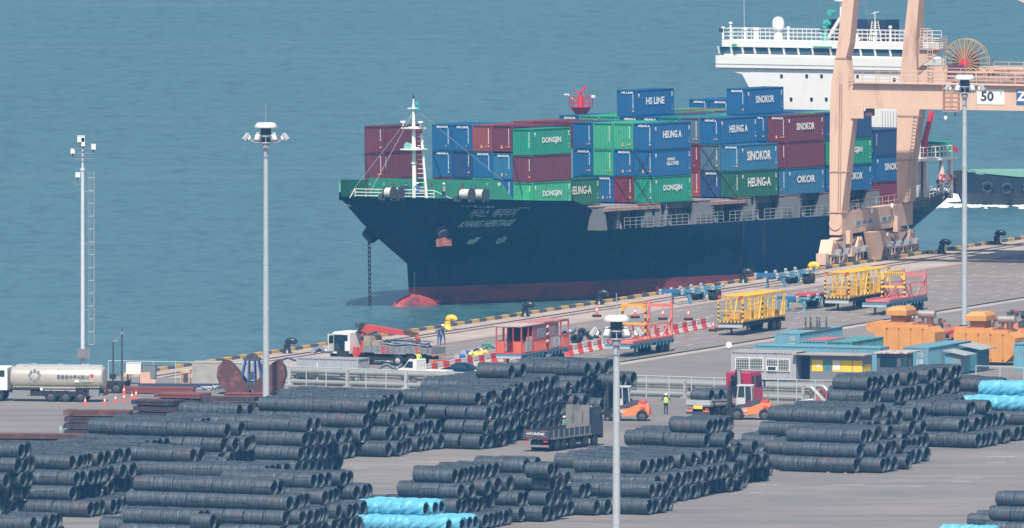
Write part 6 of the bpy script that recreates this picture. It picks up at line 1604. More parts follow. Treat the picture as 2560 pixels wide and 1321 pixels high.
for i,(x,y,r_) in enumerate(((1.2,.25,0),(2.6,.1,0),(4.0,.0,0))):
    c=meshobj('wire_rod_coil',CM[i]); c.location=M_@Vector((x,y,1.25+DI/2)); c.rotation_euler=(0,0,crot+.05); tag(c,'wire coil on the crimson truck bed, %s'%('nearest the tail board','in the middle','nearest the cab')[i].replace('the tail','the tail'),'wire coil','wire coils loaded on the crimson truck')
def forklift(px,py,rz,label,mast_label=''):
    """+x = forks"""
    o=thing('forklift',label,'forklift',G(px,py),rz,'orange forklifts handling coils')
    b=MB(); b.prism([(-1.95,.55),(-2.0,1.15),(-1.85,1.45),(-.8,1.55),(-.2,1.15),(1.3,1.0),(1.55,.85),(1.55,.45),(.6,.42),(-.6,.5),(-1.3,.55)],-.95,.95,axis=1); body=b.build('body',orange,o)
    b=MB(); b.prism([(-1.0,1.5),(-.2,1.2),(.9,1.05),(1.0,1.35),(.4,1.4),(-.4,1.75),(-1.0,1.75)],-.97,.97,axis=1); b.build('engine_cover',dgrey,body)
    b=MB(); 
    for s_ in (-.99,.96): b.box(.15,.75,s_,s_+.03,.68,.95,0); b.cb((-1.45,s_+.015,1.15),(.42,.04,.2),1)
    b.build('marking',[lgrey,redp],body)
    b=MB()
    for y in (-.72,.72): b.bar((-.25,y,1.5),(-.15,y,2.95),.08); b.bar((1.15,y,1.2),(.95,y,2.95),.08); b.bar((.35,y,1.35),(.4,y,2.95),.08)
    b.box(-.35,1.1,-.78,.78,2.93,3.03); 
    for y in (-.76,.74): b.box(.40,1.05,y,y+.02,1.35,1.95)
    cabf=b.build('cab',K('cab_light',(.50,.50,.50),.5),o)
    b=MB()
    for y in (-.755,.735): b.box(-.15,.35,y,y+.015,1.7,2.85); b.box(.45,1.0,y,y+.015,1.98,2.85)
    b.box(1.02,1.06,-.68,.68,1.5,2.85); b.box(-.26,-.22,-.68,.68,1.9,2.85); b.build('cab_window',glass,cabf)
    b=MB()
    for y in (-.45,.45): b.box(1.6,1.78,y-.09,y+.09,.25,3.35); b.box(1.82,1.95,y-.07,y+.07,.3,2.6)
    b.box(1.6,1.78,-.45,.45,3.2,3.35); b.box(1.6,1.78,-.45,.45,1.6,1.75); b.cyl((1.7,0,.5),(1.7,0,2.9),.07,n=8); b.build('mast',black,o)
    b=MB(); b.cyl((1.9,0,1.6),(3.3,0,1.6),.14,n=10); b.box(1.9,2.0,-.6,.6,1.0,2.2); b.build('coil_ram',dgrey,o)
    for x,r_ in ((1.05,.58),(-1.35,.50)):
        for s_ in (-1,1): wheel(o,x,s_*.85,r_,.34,rimd,s_,False)
    b=MB(); 
    for k in range(5): b.cyl((-2.0,-.5+.2*k,.9),(-2.1-.05*(k%3),-.5+.2*k,.5+.3*(k%2)),.03,n=5)
    b.bar((-1.6,.4,1.4),(-1.6,.4,2.2),.06); b.cb((-1.3,0,1.62),(.7,1.2,.2)); b.build('rear_fitting',redp,o)
    return o
forklift(1875,1049,math.pi-R(6),'orange forklift in front of the crimson truck'); f1=forklift(1568,1052,math.pi-R(4),'orange forklift partly hidden behind the front lamp mast carrying a coil')
c=meshobj('wire_rod_coil',CM[4]); c.location=Matrix.Translation(f1.location)@Matrix.Rotation(f1.rotation_euler.z,4,'Z')@Vector((2.9,0,1.35)); c.rotation_euler=(0,0,crot); tag(c,'wire coil carried on the ram of the forklift behind the lamp mast','wire coil')
# dark parked car and white pickup
def car(px,py,rz):
    o=thing('parked_car','dark blue saloon car parked behind the pipeline and barriers','car',G(px,py),rz); b=MB(); secs=[]
    for x,w,z0,zb,zt,wt in ((-2.3,.75,.35,.75,.78,.6),(-2.1,.88,.25,.9,.95,.7),(-1.3,.92,.22,.98,1.05,.72),(-.7,.93,.2,.98,1.42,.6),(.2,.93,.2,.98,1.47,.6),(.9,.93,.2,.95,1.1,.68),(1.9,.9,.22,.82,.86,.75),(2.3,.75,.3,.65,.68,.6)):
        secs.append([Vector((x,-w,z0)),Vector((x,-w,zb)),Vector((x,-wt,zt)),Vector((x,0,zt+.03)),Vector((x,wt,zt)),Vector((x,w,zb)),Vector((x,w,z0))])
    b.loft(secs,0,True); b.build('body',K('car_paint',(.012,.025,.045),.15,.3),o)
    b=MB(); 
    for s_ in (-1,1): b.add([(-1.1,s_*.94,1.0),(.85,s_*.94,.99),(.25,s_*.66,1.42),(-.65,s_*.66,1.38)],[(0,1,2,3)])
    b.build('window',glass,o)
    for x in (-1.45,1.45):
        for s_ in (-1,1): wheel(o,x,s_*.82,.33,.2,rimw,s_)
    for s_ in (-1,1): b=MB(); b.cb((-2.28,s_*.6,.7),(.05,.3,.12)); b.build('tail_light',brred,o)
    return o
car(1152,948,math.pi-R(28))
def pickup(px,py,rz):
    o=thing('small_truck','small white pickup truck with low side bed behind the pipeline','truck',G(px,py),rz); b=MB()
    b.prism([(.2,.4),(2.1,.4),(2.25,.75),(2.1,1.05),(1.55,1.2),(1.0,1.9),(.25,1.95),(.2,1.9)],-.85,.85,axis=1); c=b.build('cab',white,o)
    b=MB()
    for s_ in (-.86,.85): b.prism([(.6,1.15),(1.5,1.18),(1.05,1.75),(.6,1.75)],s_,s_+.01,axis=1)
    b.build('window',glass,c)
    b=MB(); b.box(-2.6,.1,-.85,.85,.6,.7); b.box(-2.6,.1,.8,.86,.7,1.0); b.box(-2.6,.1,-.86,-.8,.7,1.0); b.box(-2.62,-2.56,-.85,.85,.6,1.0)
    for y in (-.6,-.3,0,.3,.6): b.bar((.08,y,.7),(.08,y,1.85),.05)
    b.bar((.08,-.7,1.85),(.08,.7,1.85),.05); b.build('bed',white,o)
    for x in (1.5,-1.7):
        for s_ in (-1,1): wheel(o,x,s_*.76,.32,.2,rimd,s_)
    return o
pickup(1058,952,math.pi-R(28))
# ---------------- site cabins and blue stores at the right ----------------
OZ=-R(20); OX=Vector((math.cos(OZ),math.sin(OZ),0)); OY=Vector((-OX.y,OX.x,0))
def solx(org,ax,px,z=0):
    return solve(lambda t:PJ(org+ax*t+Vector((0,0,z)))[0],px,-60,60)
def windowgrid(b,x0,x1,z0,z1,y,m=0):
    n=int((x1-x0)/.16)
    for i in range(n+1): b.box(x0+(x1-x0)*i/n-.012,x0+(x1-x0)*i/n+.012,y-.03,y-.01,z0,z1,m)
    for k in range(4): z=z0+(z1-z0)*(k+.5)/4; b.box(x0,x1,y-.035,y-.012,z-.012,z+.012,m)
og=G(1829,951); offm=K('office_grey',(.36,.37,.40),.6,dirt=(.25,.2,.18),damt=.25)
of=thing('site_office','grey corrugated site office with barred windows facing the forklifts','office',og,OZ)
Lo=solx(og,OX,1990); h=2.62
b=MB(); corr_side(b,0,Lo,0,0.1,h-.12,1,.3,.05); corr_side(b,0,Lo,2.44,.1,h-.12,-1,.3,.05); corr_side(b,0,2.44,0,.1,h-.12,1,.3,.05,0,'y'); b.box(Lo-.1,Lo,0,2.44,.1,h-.1); b.box(-.03,Lo+.02,-.04,.06,h-.12,h); b.box(-.03,Lo+.02,2.38,2.48,h-.12,h); b.box(-.04,.08,-.04,2.48,.0,h)
b.build('corrugated_wall',offm,of); b=MB(); b.box(-.02,Lo+.3,-.02,2.46,h+.002,h+.05); b.build('roof',K('office_roof',(.33,.30,.29),.8,dirt=(.2,.14,.12),damt=.4),of)
for a,c,z0,z1 in ((1841,1907,1.0,2.0),(1918,1973,.95,1.95)):
    x0,x1=solx(og,OX,a),solx(og,OX,c); b=MB(); b.box(x0-.08,x1+.08,-.07,-.02,z0-.08,z1+.08,0); b.box(x0,x1,-.075,-.071,z0,z1,1); b.box((x0+x1)/2-.04,(x0+x1)/2+.04,-.085,-.076,z0,z1,0); windowgrid(b,x0,x1,z0,z1,-.08); 
    if a>1910: b.box(x0,(x0+x1)/2-.1,-.12,-.1,z0-.05,z0+.42,0); b.box(x0+.1,(x0+x1)/2-.2,-.13,-.121,z0+.03,z0+.34,1)
    b.build('window',[white,glass],of)
# porch and yellow panel kiosk
xk0,xk1=solx(og,OX,2024),solx(og,OX,2158)
ki=thing('kiosk','grey kiosk with bright yellow panels and a glass door under an overhanging roof','kiosk',og,OZ)
b=MB(); b.box(xk0,xk1,.1,2.4,0,2.35); b.build('wall',K('kiosk_grey',(.17,.18,.20),.55,var=.06),ki)
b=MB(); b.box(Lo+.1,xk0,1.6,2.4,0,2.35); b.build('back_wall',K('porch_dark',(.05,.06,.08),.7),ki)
b=MB(); b.box(Lo-.2,xk1+.25,-.55,2.6,2.42,2.52); b.build('roof',MT['office_roof'],ki)
yp=K('panel_yellow',(.80,.56,.03),.45,var=.05)
cuts=[(2029,2056),(2080,2102),(2103,2129),(2131,2155)]
for a,c in cuts: x0,x1=solx(og,OX,a),solx(og,OX,c); b=MB(); b.box(x0,x1,.07,.098,.95,1.98); b.build('panel',yp,ki)
b=MB(); b.box(xk1+.002,xk1+.03,.2,2.1,.95,1.6); b.build('panel',yp,ki)
x0,x1=solx(og,OX,2059),solx(og,OX,2077); b=MB(); b.box(x0,x1,.06,.098,.1,2.05,0); b.box(x0+.1,x1-.1,.05,.059,1.0,1.9,1); b.build('door',[MT['kiosk_grey'],K('door_glass',(.05,.22,.22),.15)],ki)
x0,x1=solx(og,OX,2082),solx(og,OX,2099); b=MB(); b.box(x0,x1,.05,.069,1.1,1.95); x0=solx(og,OX,2041); b.box(x0,x0+.35,.05,.069,1.3,1.55); b.build('notice',white,ki)
b=MB(); x0=solx(og,OX,2165); b.box(x0,x0+.55,-.3,.1,.0,.45); o=b.build('air_conditioner',cream); o.location=og; o.rotation_euler=(0,0,OZ); tag(o,'small white outdoor unit at the right foot of the kiosk','air conditioner')
CC['sky']=sblue; CC['office_grey']=offm; CC['sky2']=K('box_sky2',(.12,.30,.38),.6,dirt=(.3,.16,.1),damt=.35); CC['teal']=K('box_teal',(.09,.30,.31),.6,dirt=RUST,damt=.4)
def yardbox(px,py,rz,col,dims,label,marks=None,corner=None):
    o=thing('shipping_container',label,'container',G(px,py),rz,'containers used as stores in the yard')
    for nm,me in zip(('corrugated_wall','roof','corner_frame'),cget(col,dims)): meshobj(nm,me,o)
    if marks: marks(o,dims)
    return o
def doors(o,d):   # door end on local -y ... end wall at x=0
    b=MB()
    for y in (.35,.95,1.5,2.1): b.cyl((-.06,y,.2),(-.06,y,d[2]-.15),.025,n=6)
    b.box(-.03,-.0,.1,1.2,.15,d[2]-.15); b.box(-.03,0,1.24,2.34,.15,d[2]-.15); b.build('door',CC['sky2'],o)
    b=MB(); b.box(-.05,-.031,.5,.95,.9,1.5); b.box(-.05,-.031,1.0,1.15,.9,1.5)
    for k in range(3): b.box(-.05,-.031,.4,1.05,1.75+.14*k,1.83+.14*k)
    b.build('marking',lgrey,o)
def panel2(o,d):
    b=MB(); L=d[0]
    b.box(L+.005,L+.03,.1,1.2,.15,d[2]-.1); b.box(L+.005,L+.03,1.24,2.34,.15,d[2]-.1)
    for y in (.7,1.7): b.cyl((L+.06,y,.2),(L+.06,y,d[2]-.15),.025,n=6)
    b.build('door',CC['sky2'],o)
    b=MB(); b.tube([Vector((L+.05,1.5+.4*math.cos(t),1.6+.55*math.sin(t))) for t in [k*2*math.pi/18 for k in range(14)]],.06,5); b.build('emblem',white,o)
# local x away for boxes parallel to the quay: the box's left front corner must be the local corner with largest y
def qbox(px,py,col,dims,label,marks=None,xtra=0):
    o=yardbox(px,py,QZ,col,dims,label,marks); o.location=o.location+ND*dims[1]; return o
qbox(2257,940,'sky2',(12.19,2.438,2.59),'long weathered sky blue container with its door end facing the kiosk',doors)
p=G(1876,946)+OY*2.9; o=yardbox(1876,946,-R(22),'sky',(12.19,2.438,2.59),'long sky blue container standing just behind the site office',panel2); o.location=G(1884,934)
o=qbox(1936,899,'sky',(12.19,2.438,2.45),'sky blue container behind the office with trestles on its roof',doors); tb=o
o=qbox(2003,912,'sky',(6.06,2.438,2.2),'small blue container with a faded red roof behind the office')
b=MB(); b.box(.1,5.95,.1,2.3,2.21,2.24); b.build('roof_sheet',K('roof_faded',(.42,.12,.12),.8),o)
o=qbox(2066,914,'teal',(9.0,2.438,2.2),'teal roofed blue container just left of the dark booth')
# trestles on top
for i in range(6):
    b=MB(); x=(7.2,8.0,6.9,8.4,7.6,9.0)[i]; y=(1.9,1.7,1.3,1.2,.7,.5)[i]
    for s_ in (-.22,.22): b.bar((x+s_,y,0),(x,y,.85),.06)
    b.bar((x-.12,y,.42),(x+.12,y,.42),.04); b.bar((x,y,.85),(x,y,.95),.12)
    o=b.build('trestle',dgrey); o.location=tb.location+Vector((0,0,2.50)); o.rotation_euler=(0,0,QZ); tag(o,'dark steel trestle standing on the roof of the sky blue container','trestle','steel trestles on the container roof')
b=MB(); b.box(5.5,9.6,.2,2.2,0,.04); o=b.build('steel_plate',rust); o.location=tb.location+Vector((0,0,2.452)); o.rotation_euler=(0,0,QZ); tag(o,'rusty sheet lying under the trestles on the container roof','steel plate')
# dark booth
og2=G(2192,948); bo=thing('guard_booth','dark grey booth with rusty white roof beside the long blue container','booth',og2,QZ)
b=MB(); b.box(0,3.4,-2.3,0,.1,2.3); b.build('wall',K('booth_grey',(.085,.10,.12),.6),bo); b=MB(); b.box(-.3,3.9,-2.9,.35,2.32,2.42); b.build('roof',K('booth_roof',(.55,.48,.44),.8,dirt=RUST,damt=.6,dsc=2),bo)
b=MB(); b.box(.4,1.5,-2.33,-2.301,1.0,2.0); b.box(1.9,2.9,-2.33,-2.301,1.0,2.0); b.box(-.03,-.001,-1.9,-.3,1.1,2.0); b.build('window',glass,bo)
b=MB(); b.box(-.2,3.6,-2.5,.1,0,.1); b.build('base',cream,bo)
# lean-to sheds on the blue container's side
for i,(px,py,dx,hh) in enumerate(((2362,936,2.6,2.0),(2402,930,3.6,2.3))):
    o=thing('lean_to_shed','small blue lean-to shed, %s, against the long blue container'%('nearer one' if i==0 else 'farther one'),'shed',G(px,py),QZ); b=MB(); b.box(0,dx,-1.5,0,.1,hh-.2); b.build('wall',CC['sky2'] if i==0 else K('shed_dark',(.05,.17,.22),.6),o)
    b=MB(); b.prism([(-2.1,hh-.3),(.1,hh+.1),(.1,hh+.17),(-2.1,hh-.23)],-.3,dx+.3,axis=0); b.build('roof',K('shed_roof',(.30,.34,.34),.7,dirt=RUST,damt=.3),o)
b=MB(); 
for k in range(3): b.bar((k*.45,0,0),(k*.45-.1,0,.55),.08); b.bar((k*.45+.25,0,0),(k*.45,0,.6),.06)
b.bar((-.1,0,.05),(1.4,0,.05),.12); o=b.build('steel_stand',rust,None,G(2352,925),0); tag(o,'small rusty steel stand behind the coils at the blue container','stand')
# ---------------- big orange machines ----------------
def machine(px,py,L,h,label,snout):
    o=thing('generator_unit',label,'machine',G(px,py),OZ,'large orange engine units'); W=3.0
    b=MB(); b.prism([(0,.3),(0,h),(L-.6,h),(L,h-.5),(L,1.2),(L-.9,.3)],0,W,axis=1)
    if snout: b.prism([(-1.0,h+.25),(-.85,h-.45),(0,h-.7),(0,h+.35),(.6,h+.35),(-.3,h+.40)],.2,W-.2,axis=1)
    b.box(0,L*.62,.15,W-.15,h,h+.35); b.box(L*.62,L-.7,.15,W-.15,h,h+.18)
    bd=b.build('body',ochre,o)
    b=MB()
    for k in range(1,5): x=L*k/5; b.box(x-.02,x+.02,-.03,0,.4,h-.1,0); b.box(x-.09,x+.09,-.05,-.001,.45,.55,1); b.box(x-.09,x+.09,-.05,-.001,h-.25,h-.15,1)
    b.build('panel_joint',[K('joint_brown',(.33,.16,.07),.7),K('hinge_red',(.35,.08,.04),.6)],bd)
    b=MB(); x0,x1=L*.18,L*.52; b.box(x0+.35,x1-.3,.5,W-.5,h+.35,h+1.05,1)
    b.loft([[Vector((x0+a,.1+a*.5,z)),Vector((x1-a*.5,.1+a*.5,z)),Vector((x1-a*.5,W-.1-a*.5,z)),Vector((x0+a,W-.1-a*.5,z))] for a,z in ((0,h+1.0),(0,h+1.45),(.45,h+1.8))],0); b.build('air_intake',[ochre,K('intake_brown',(.42,.17,.06),.7)],bd)
    b=MB(); b.cyl((L*.66,1.5,h+1.1),(L*.66+1.5,1.5,h+1.1),.37,n=16); b.cyl((L*.66-.05,1.5,h+1.1),(L*.66+.05,1.5,h+1.1),.40,n=16); b.cyl((L*.66+.7,1.5,h+1.1),(L*.66+.8,1.5,h+1.1),.40,n=16); b.build('silencer',K('silencer_metal',(.42,.38,.33),.4,.5,dirt=RUST,damt=.4),bd)
    b=MB(); b.tube([Vector((L*.66,1.5,h+1.1)),Vector((L*.66-.5,1.5,h+1.05)),Vector((L*.66-.6,1.5,h+.6)),Vector((L*.66-.6,1.5,h))],.15,8); b.cyl((L*.66+1.0,1.5,h+.1),(L*.66+1.0,1.5,h+.9),.3,n=10); b.cyl((L*.66+.3,1.5,h+.1),(L*.66+.3,1.5,h+.8),.12,n=8); b.build('exhaust_pipe',K('exhaust_brown',(.15,.07,.06),.7),bd)
    b=MB(); b.box(L*.62,L*.85,.3,W-.3,h+.18,h+.24); b.build('hatch',K('hatch_brown',(.33,.13,.08),.7),bd)
    return o
machine(2187,888,5.8,2.65,'large orange engine unit behind the small blue containers',True)
machine(2384,912,5.9,3.0,'large orange engine unit behind the right lamp mast',False)
b=MB(); r9=random.Random(9)
for k in range(16): b.cb((r9.uniform(0,2.4),r9.uniform(0,1),r9.uniform(.3,2.6)),(r9.uniform(.2,.7),.5,r9.uniform(.2,.6)),k%2)
b.cyl((.2,0,1.2),(2.2,0,1.8),.3,n=10,m=1); b.box(0,2.5,0,1,0,.4); o=b.build('engine',[dgrey,K('engine_red',(.45,.09,.06),.6)],None,G(2345,868),OZ); tag(o,'exposed dark engine block between the two orange units','engine')
b=MB()
for k in range(14): b.cb((r9.uniform(0,2.0),r9.uniform(0,1.2),r9.uniform(1.6,3.3)),(r9.uniform(.2,.7),.5,r9.uniform(.2,.6)),k%2)
b.box(-.2,3.5,0,2.0,.9,2.2,2); b.box(-.3,4.2,-.1,2.1,0,.5,1); b.cyl((1.2,.9,2.9),(2.8,.9,3.2),.35,n=12,m=0); o=b.build('engine_unit',[dgrey,MT['engine_red'],K('faded_orange',(.60,.22,.10),.6)],None,G(2515,868),OZ); tag(o,'red and orange engine assembly at the right edge of the picture','machine')
o=qbox(2534,926,'sky',(6.06,2.438,2.45),'sky blue container cut off by the right edge of the picture')
# posts and tyres
for i,(px,py,hh) in enumerate(((2443,903,1.6),(2465,899,1.3),(2485,896,1.4))):
    b=MB(); n=6
    for k in range(n): b.cyl((0,0,hh*k/n),(0,0,hh*(k+1)/n),.17,n=14,m=k%2)
    o=b.build('striped_post_',[stripb,yelb],None,G(px,py),0); o.name='bollard_post'; tag(o,'black and yellow banded post, %s of three by the orange unit'%('leftmost','middle','rightmost')[i],'post')
for i,(px,py,r_,lay) in enumerate(((2455,893,.75,0),(2470,888,.8,0),(2505,900,.95,1),(2460,862,.0,1))):
    if r_==0: continue
    b=MB(); b.lathe([(r_*.5,-.2),(r_*.95,-.22),(r_,-.1),(r_,.1),(r_*.95,.22),(r_*.5,.2),(r_*.5,-.2)],n=20,axis=1 if not lay else 2); o=b.build('tyre',rubber,None,G(px,py)+Vector((0,0,r_ if not lay else .22)),.3); tag(o,('large upright tyre behind the leftmost banded post','large upright tyre behind the middle banded post','huge tyre lying flat right of the banded posts')[i],'tyre')
# satellite dish
o=thing('satellite_dish','round cream satellite dish on a pole at the left end of the office','dish',G(1835,948)); b=MB(); b.cyl((0,0,0),(0,0,2.9),.04,n=6); b.build('pole',galv,o); b=MB(); q=Vector((-.45,-.1,3.05)); 
b.cyl(q,q+Vector((-.02,-.12,.04)),.22,.27,n=20); b.build('dish',K('dish_cream',(.72,.68,.55),.5),o)
# ---------------- fence, pipes ----------------
fm_=K('fence_grey',(.46,.50,.52),.5)
def fence(p0,p1,h,step,label,axis=None,rails=(1.0,)):
    a,c=G(*p0),G(*p1); d=c-a; n=max(1,round(d.length/step)); o=thing('fence',label,'fence',a,math.atan2(d.y,d.x)); L=d.length
    for i in range(n+1): b=MB(); b.cyl((L*i/n,0,0),(L*i/n,0,h),.045,n=6); b.build('post',fm_,o)
    for q in rails: b=MB(); b.cyl((0,0,h*q),(L,0,h*q),.04,n=6); b.build('rail',fm_,o)
    b=MB(); z=.1
    k=0.0
    while k<L: b.bar((k,0,.08),(k,0,h),.006); k+=.35
    while z<h: b.bar((0,0,z),(L,0,z),.006); z+=.25
    b.build('wire_mesh',fm_,o); return o
fence((271,958),(720,966),2.0,2.05,'pale wire fence running from the tanker to the grab bucket',rails=(1.0,))
fence((716,972),(1215,990),2.0,2.1,'pale wire fence in front of the pipeline at left')
fence((1560,996),(1898,1006),2.05,2.1,'pale wire fence in front of the pipeline behind the worker')
fence((1898,1006),(2085,1010),2.05,1.9,'pale wire fence in front of the bent pipe ends',rails=(1.0,))
fence((2440,962),(2620,970),1.7,3,'low wire fence beyond the blue wrapped coils at right')
pipem=K('pipe_silver',(.30,.32,.30),.4,.25,dirt=(.3,.26,.22),damt=.25)
def pipeline(px0,px1,py0,offs,r_,z,label,bend=None):
    a=G(px0,py0); a=a+BX*offs; e=a+AX*solve(lambda t:PJ(a+AX*t+Vector((0,0,z)))[0],px1,0,90)
    pts=[a+Vector((0,0,z)),e+Vector((0,0,z))]
    if bend: e2=e; pts+= [e2+AX*.3+Vector((0,0,z-.05)),e2+AX*.55+Vector((0,0,z-.3)),e2+AX*bend+Vector((0,0,.1)),e2+AX*(bend+.1)+Vector((0,0,-.3))]
    b=MB(); b.tube([p-a for p in pts],r_,10)
    L=(e-a).length; k=3
    while k<L: b.cyl(AX*k+Vector((0,0,z)),AX*(k+.15)+Vector((0,0,z)),r_*1.18,n=12); k+=6
    o=b.build('pipe',pipem,None,a); tag(o,label,'pipe','silver pipes of the pipeline'); return o
for (x0,x1,y0,tg,bd_) in ((712,1196,962,'left part',None),(1552,2022,990,'right part',1.5)):
    pipeline(x0,x1,y0,0.2,.24,1.25,'thick upper silver pipe, near side, %s of the pipeline'%tg,bd_)
    pipeline(x0,x1+30,y0,1.2,.24,1.3,'thick upper silver pipe, far side, %s of the pipeline'%tg,bd_)
    pipeline(x0,x1,y0,.3,.07,.85,'thin middle pipe, %s of the pipeline'%tg)
    pipeline(x0,x1-20,y0,0.1,.22,.30,'thick lower silver pipe, %s of the pipeline'%tg,1.2 if bd_ else None)
    a=G(x0,y0); k=.6; Lp=solve(lambda t:PJ(a+AX*t)[0],x1,0,90); i=0
    while k<Lp:
        b=MB(); b.box(-.12,.12,-.3,1.6,.55,.75); b.box(-.12,.12,-.28,-.05,0,1.5); b.box(-.12,.12,1.35,1.6,0,1.5); b.box(-.3,.3,-.45,.1,0,.12); o=b.build('pipe_support',conc if i%2 else lgrey,None,a+AX*k,-CA); tag(o,'grey pipe support frame, %s of the %s'%(ON[min(i,11)]+' from left',tg),'pipe support','supports under the pipeline'); k+=5.9; i+=1
barrier_line((2046,1003),(2094,999),0,(1,),'row behind the bent pipe ends')
# grey container behind the pipes
o=yardbox(741,962,-R(24),'office_grey',(6.06,2.438,2.45),'grey container behind the pipeline with a dark vent and a door end')
b=MB(); b.box(4.3,4.7,-.03,-.01,1.0,1.12); b.box(.3,.8,-.04,0,.2,.7); b.build('vent',dgrey,o); b=MB(); b.box(6.07,6.10,.2,1.1,.2,2.1); b.box(6.07,6.1,1.3,2.2,.2,2.1); b.build('door',lgrey,o)
b=MB(); b.cyl((2.2,-.3,0),(2.2,-.3,2.0),.05,n=6); o2=b.build('post',cream,None,o.location,-R(24)); tag(o2,'thin white post in front of the grey container','post')
# concrete blockhouse, orange frame, cabinets
def blockbox(px,py,L,W,h,label,m=conc,rz=-.12,nm='concrete_block',cat='concrete block'):
    b=MB(); b.box(0,L,0,W,0,h-.06); b.box(-.03,L+.03,-.03,W+.03,h-.06,h); o=b.build(nm,m,None,G(px,py),rz); return tag(o,label,cat)
blockbox(480,966,2.9,2.5,2.15,'big square concrete block left of the grab bucket'); blockbox(560,960,3.2,2.5,1.9,'concrete block behind the grab bucket')
of_=thing('meter_frame','small orange frame box in front of the concrete block','frame',G(451,962),-.1); b=MB(); b.box(0,.08,0,.4,0,1.2); b.box(.8,.88,0,.4,0,1.2); b.box(0,.88,0,.4,1.1,1.25); b.box(0,.88,0,.4,0,.15); b.build('frame',K('frame_orange',(.68,.34,.12),.6),of_); b=MB(); b.box(.25,.65,.1,.3,.15,.95); b.build('meter',dgrey,of_)
def cabinet(px,py,w_,h_,z,m,label):
    o=thing('cabinet',label,'cabinet',G(px,py),-.15); b=MB(); b.box(0,w_,0,.7,z,z+h_); b.box(-.03,w_+.03,-.03,.73,z+h_,z+h_+.05); b.build('box',m,o); b=MB()
    for x in (.1,w_-.1): b.bar((x,.1,0),(x,.1,z),.08); b.bar((x,.6,0),(x,.6,z),.08)
    b.build('leg',dgrey,o)
cabinet(315,961,1.35,.98,.9,white,'white equipment cabinet on legs beside the thin poles'); cabinet(358,962,1.1,1.15,.6,K('cabinet_grey',(.16,.19,.2),.5),'dark grey cabinet right of the white cabinet')
b=MB(); b.cb((.1,0,.7),(.9,.5,1.1)); b.cb((.7,.1,.3),(.7,.5,.6),0); o=b.build('machine_guard',K('pale_peach',(.62,.38,.28),.6),None,G(360,966),0); tag(o,'small peach machine casing behind the rusty steel beams','machine')
# other trailer wheels behind the tanker
o=thing('parked_trailer','rear wheels and tail of a trailer half hidden behind the tanker truck','trailer',G(276,982),math.pi-R(10)); b=MB(); b.box(-1.6,1.2,-1.1,1.1,.75,1.0); b.cb((-.4,.9,1.5),(.5,.4,.45)); b.box(-1.6,-1.5,-1.1,1.1,.5,1.1); b.build('chassis',black,o)
for x in (-.75,.45): wheel(o,x,1.0,.55,.3,rimd,1,True)
# ---------------- grab bucket ----------------
gb_=thing('grab_bucket','rusty clamshell grab bucket with blue arms standing beside the left lamp mast','grab',G(630,985),-.08)
for s_ in (-1,1):
    pts=[(s_*x_,z_) for x_,z_ in ((.1,0),(1.2,0),(2.1,.2),(2.75,.75),(3.05,1.6),(2.95,2.4),(2.5,3.0),(1.9,2.85),(1.3,2.2),(.75,1.5),(.3,.9))]
    b=MB(); b.prism(pts,-1.2,-1.1,axis=1); b.prism(pts,1.1,1.2,axis=1)
    arc=pts[0:7]; 
    for p_,q_ in zip(arc,arc[1:]): b.add([(p_[0],-1.2,p_[1]),(q_[0],-1.2,q_[1]),(q_[0],1.2,q_[1]),(p_[0],1.2,p_[1])],[(0,1,2,3)])
    b.build('shell',K('grab_rust',(.10,.038,.034),.75,var=.3,dirt=(.30,.12,.08),damt=.35),gb_)
b=MB()
for s_ in (-1,1):
    for y in (-.9,.9): b.bar((s_*.55,y*.7,3.1),(s_*1.0,y,1.0),.14); b.bar((s_*.25,y*.6,3.1),(s_*.3,y,.7),.12)
b.build('arm',K('arm_blue',(.03,.08,.26),.5),gb_)
b=MB(); b.box(-.75,.75,-.6,.6,3.0,3.25); b.cyl((-.3,-.5,3.3),(-.3,.5,3.3),.2,n=10); b.cyl((.3,-.5,3.3),(.3,.5,3.3),.2,n=10); b.box(-.35,.35,-.8,.8,.4,1.1); b.cyl((0,-.7,1.6),(0,.7,1.6),.35,n=12); b.build('pulley_head',dgrey,gb_)
# ---------------- steel plate bundles and beams ----------------
def bundle(xL,xR,yb,z,hh,Wd,label,ax=14,m=None,skewn=0):
    rz=-R(ax); a=G(xL,yb)+Vector((0,0,z)); d=Vector((math.cos(rz),math.sin(rz),0)); L=solve(lambda t:PJ(a+d*t)[0],xR,0,60)
    o=thing('steel_plate_bundle',label,'steel bundle',a,rz,'bundles of rusty steel plates'); b=MB(); r_=random.Random(int(xL*7+yb)); n=max(3,int(hh/.09))
    for k in range(n): e=r_.uniform(-.04,.05); f=r_.uniform(-.03,.03); b.box(e,L+e,f,Wd+f,.09+k*(hh-.09)/n,.09+(k+.9)*(hh-.09)/n)
    b.build('plates',m or rust,o)
    b=MB()
    for x in (.6,L-.8): b.box(x-.06,x+.06,0,Wd,0,.085,0)
    b.build('timber',dgrey,o)
    b=MB()
    for x in (.35,L-.6): b.box(x,x+.04,-.07,Wd+.07,hh+.01,hh+.02); b.box(x,x+.04,-.09,-.06,.05,hh+.02)
    b.build('strap',K('strap_blue',(.05,.14,.38),.5),o); return o
dr=K('dark_plate',(.05,.03,.028),.8,dirt=(.16,.07,.045),damt=.3); lr=K('red_beam',(.20,.055,.035),.75,dirt=(.3,.1,.06),damt=.3)
for i in range(4): bundle(160-(2 if i%2 else 0),352-(0,20,8,30)[i],1090,i*.56,.52,2.0,'%s bundle in the four high rusty plate stack at left'%('bottom','second','third','top')[i],10,dr if i<3 else rust)
for i in range(3): bundle(-30+ (0,15,3)[i],228-(0,20,0)[i],1128-0*i,i*.50,.46,2.2,'%s long plate bundle at the left edge behind the coils'%('bottom','middle','top')[i],8,rust)
bundle(311,485,985,0,.62,1.2,'long red brown steel beam lying behind the cones',6,lr)
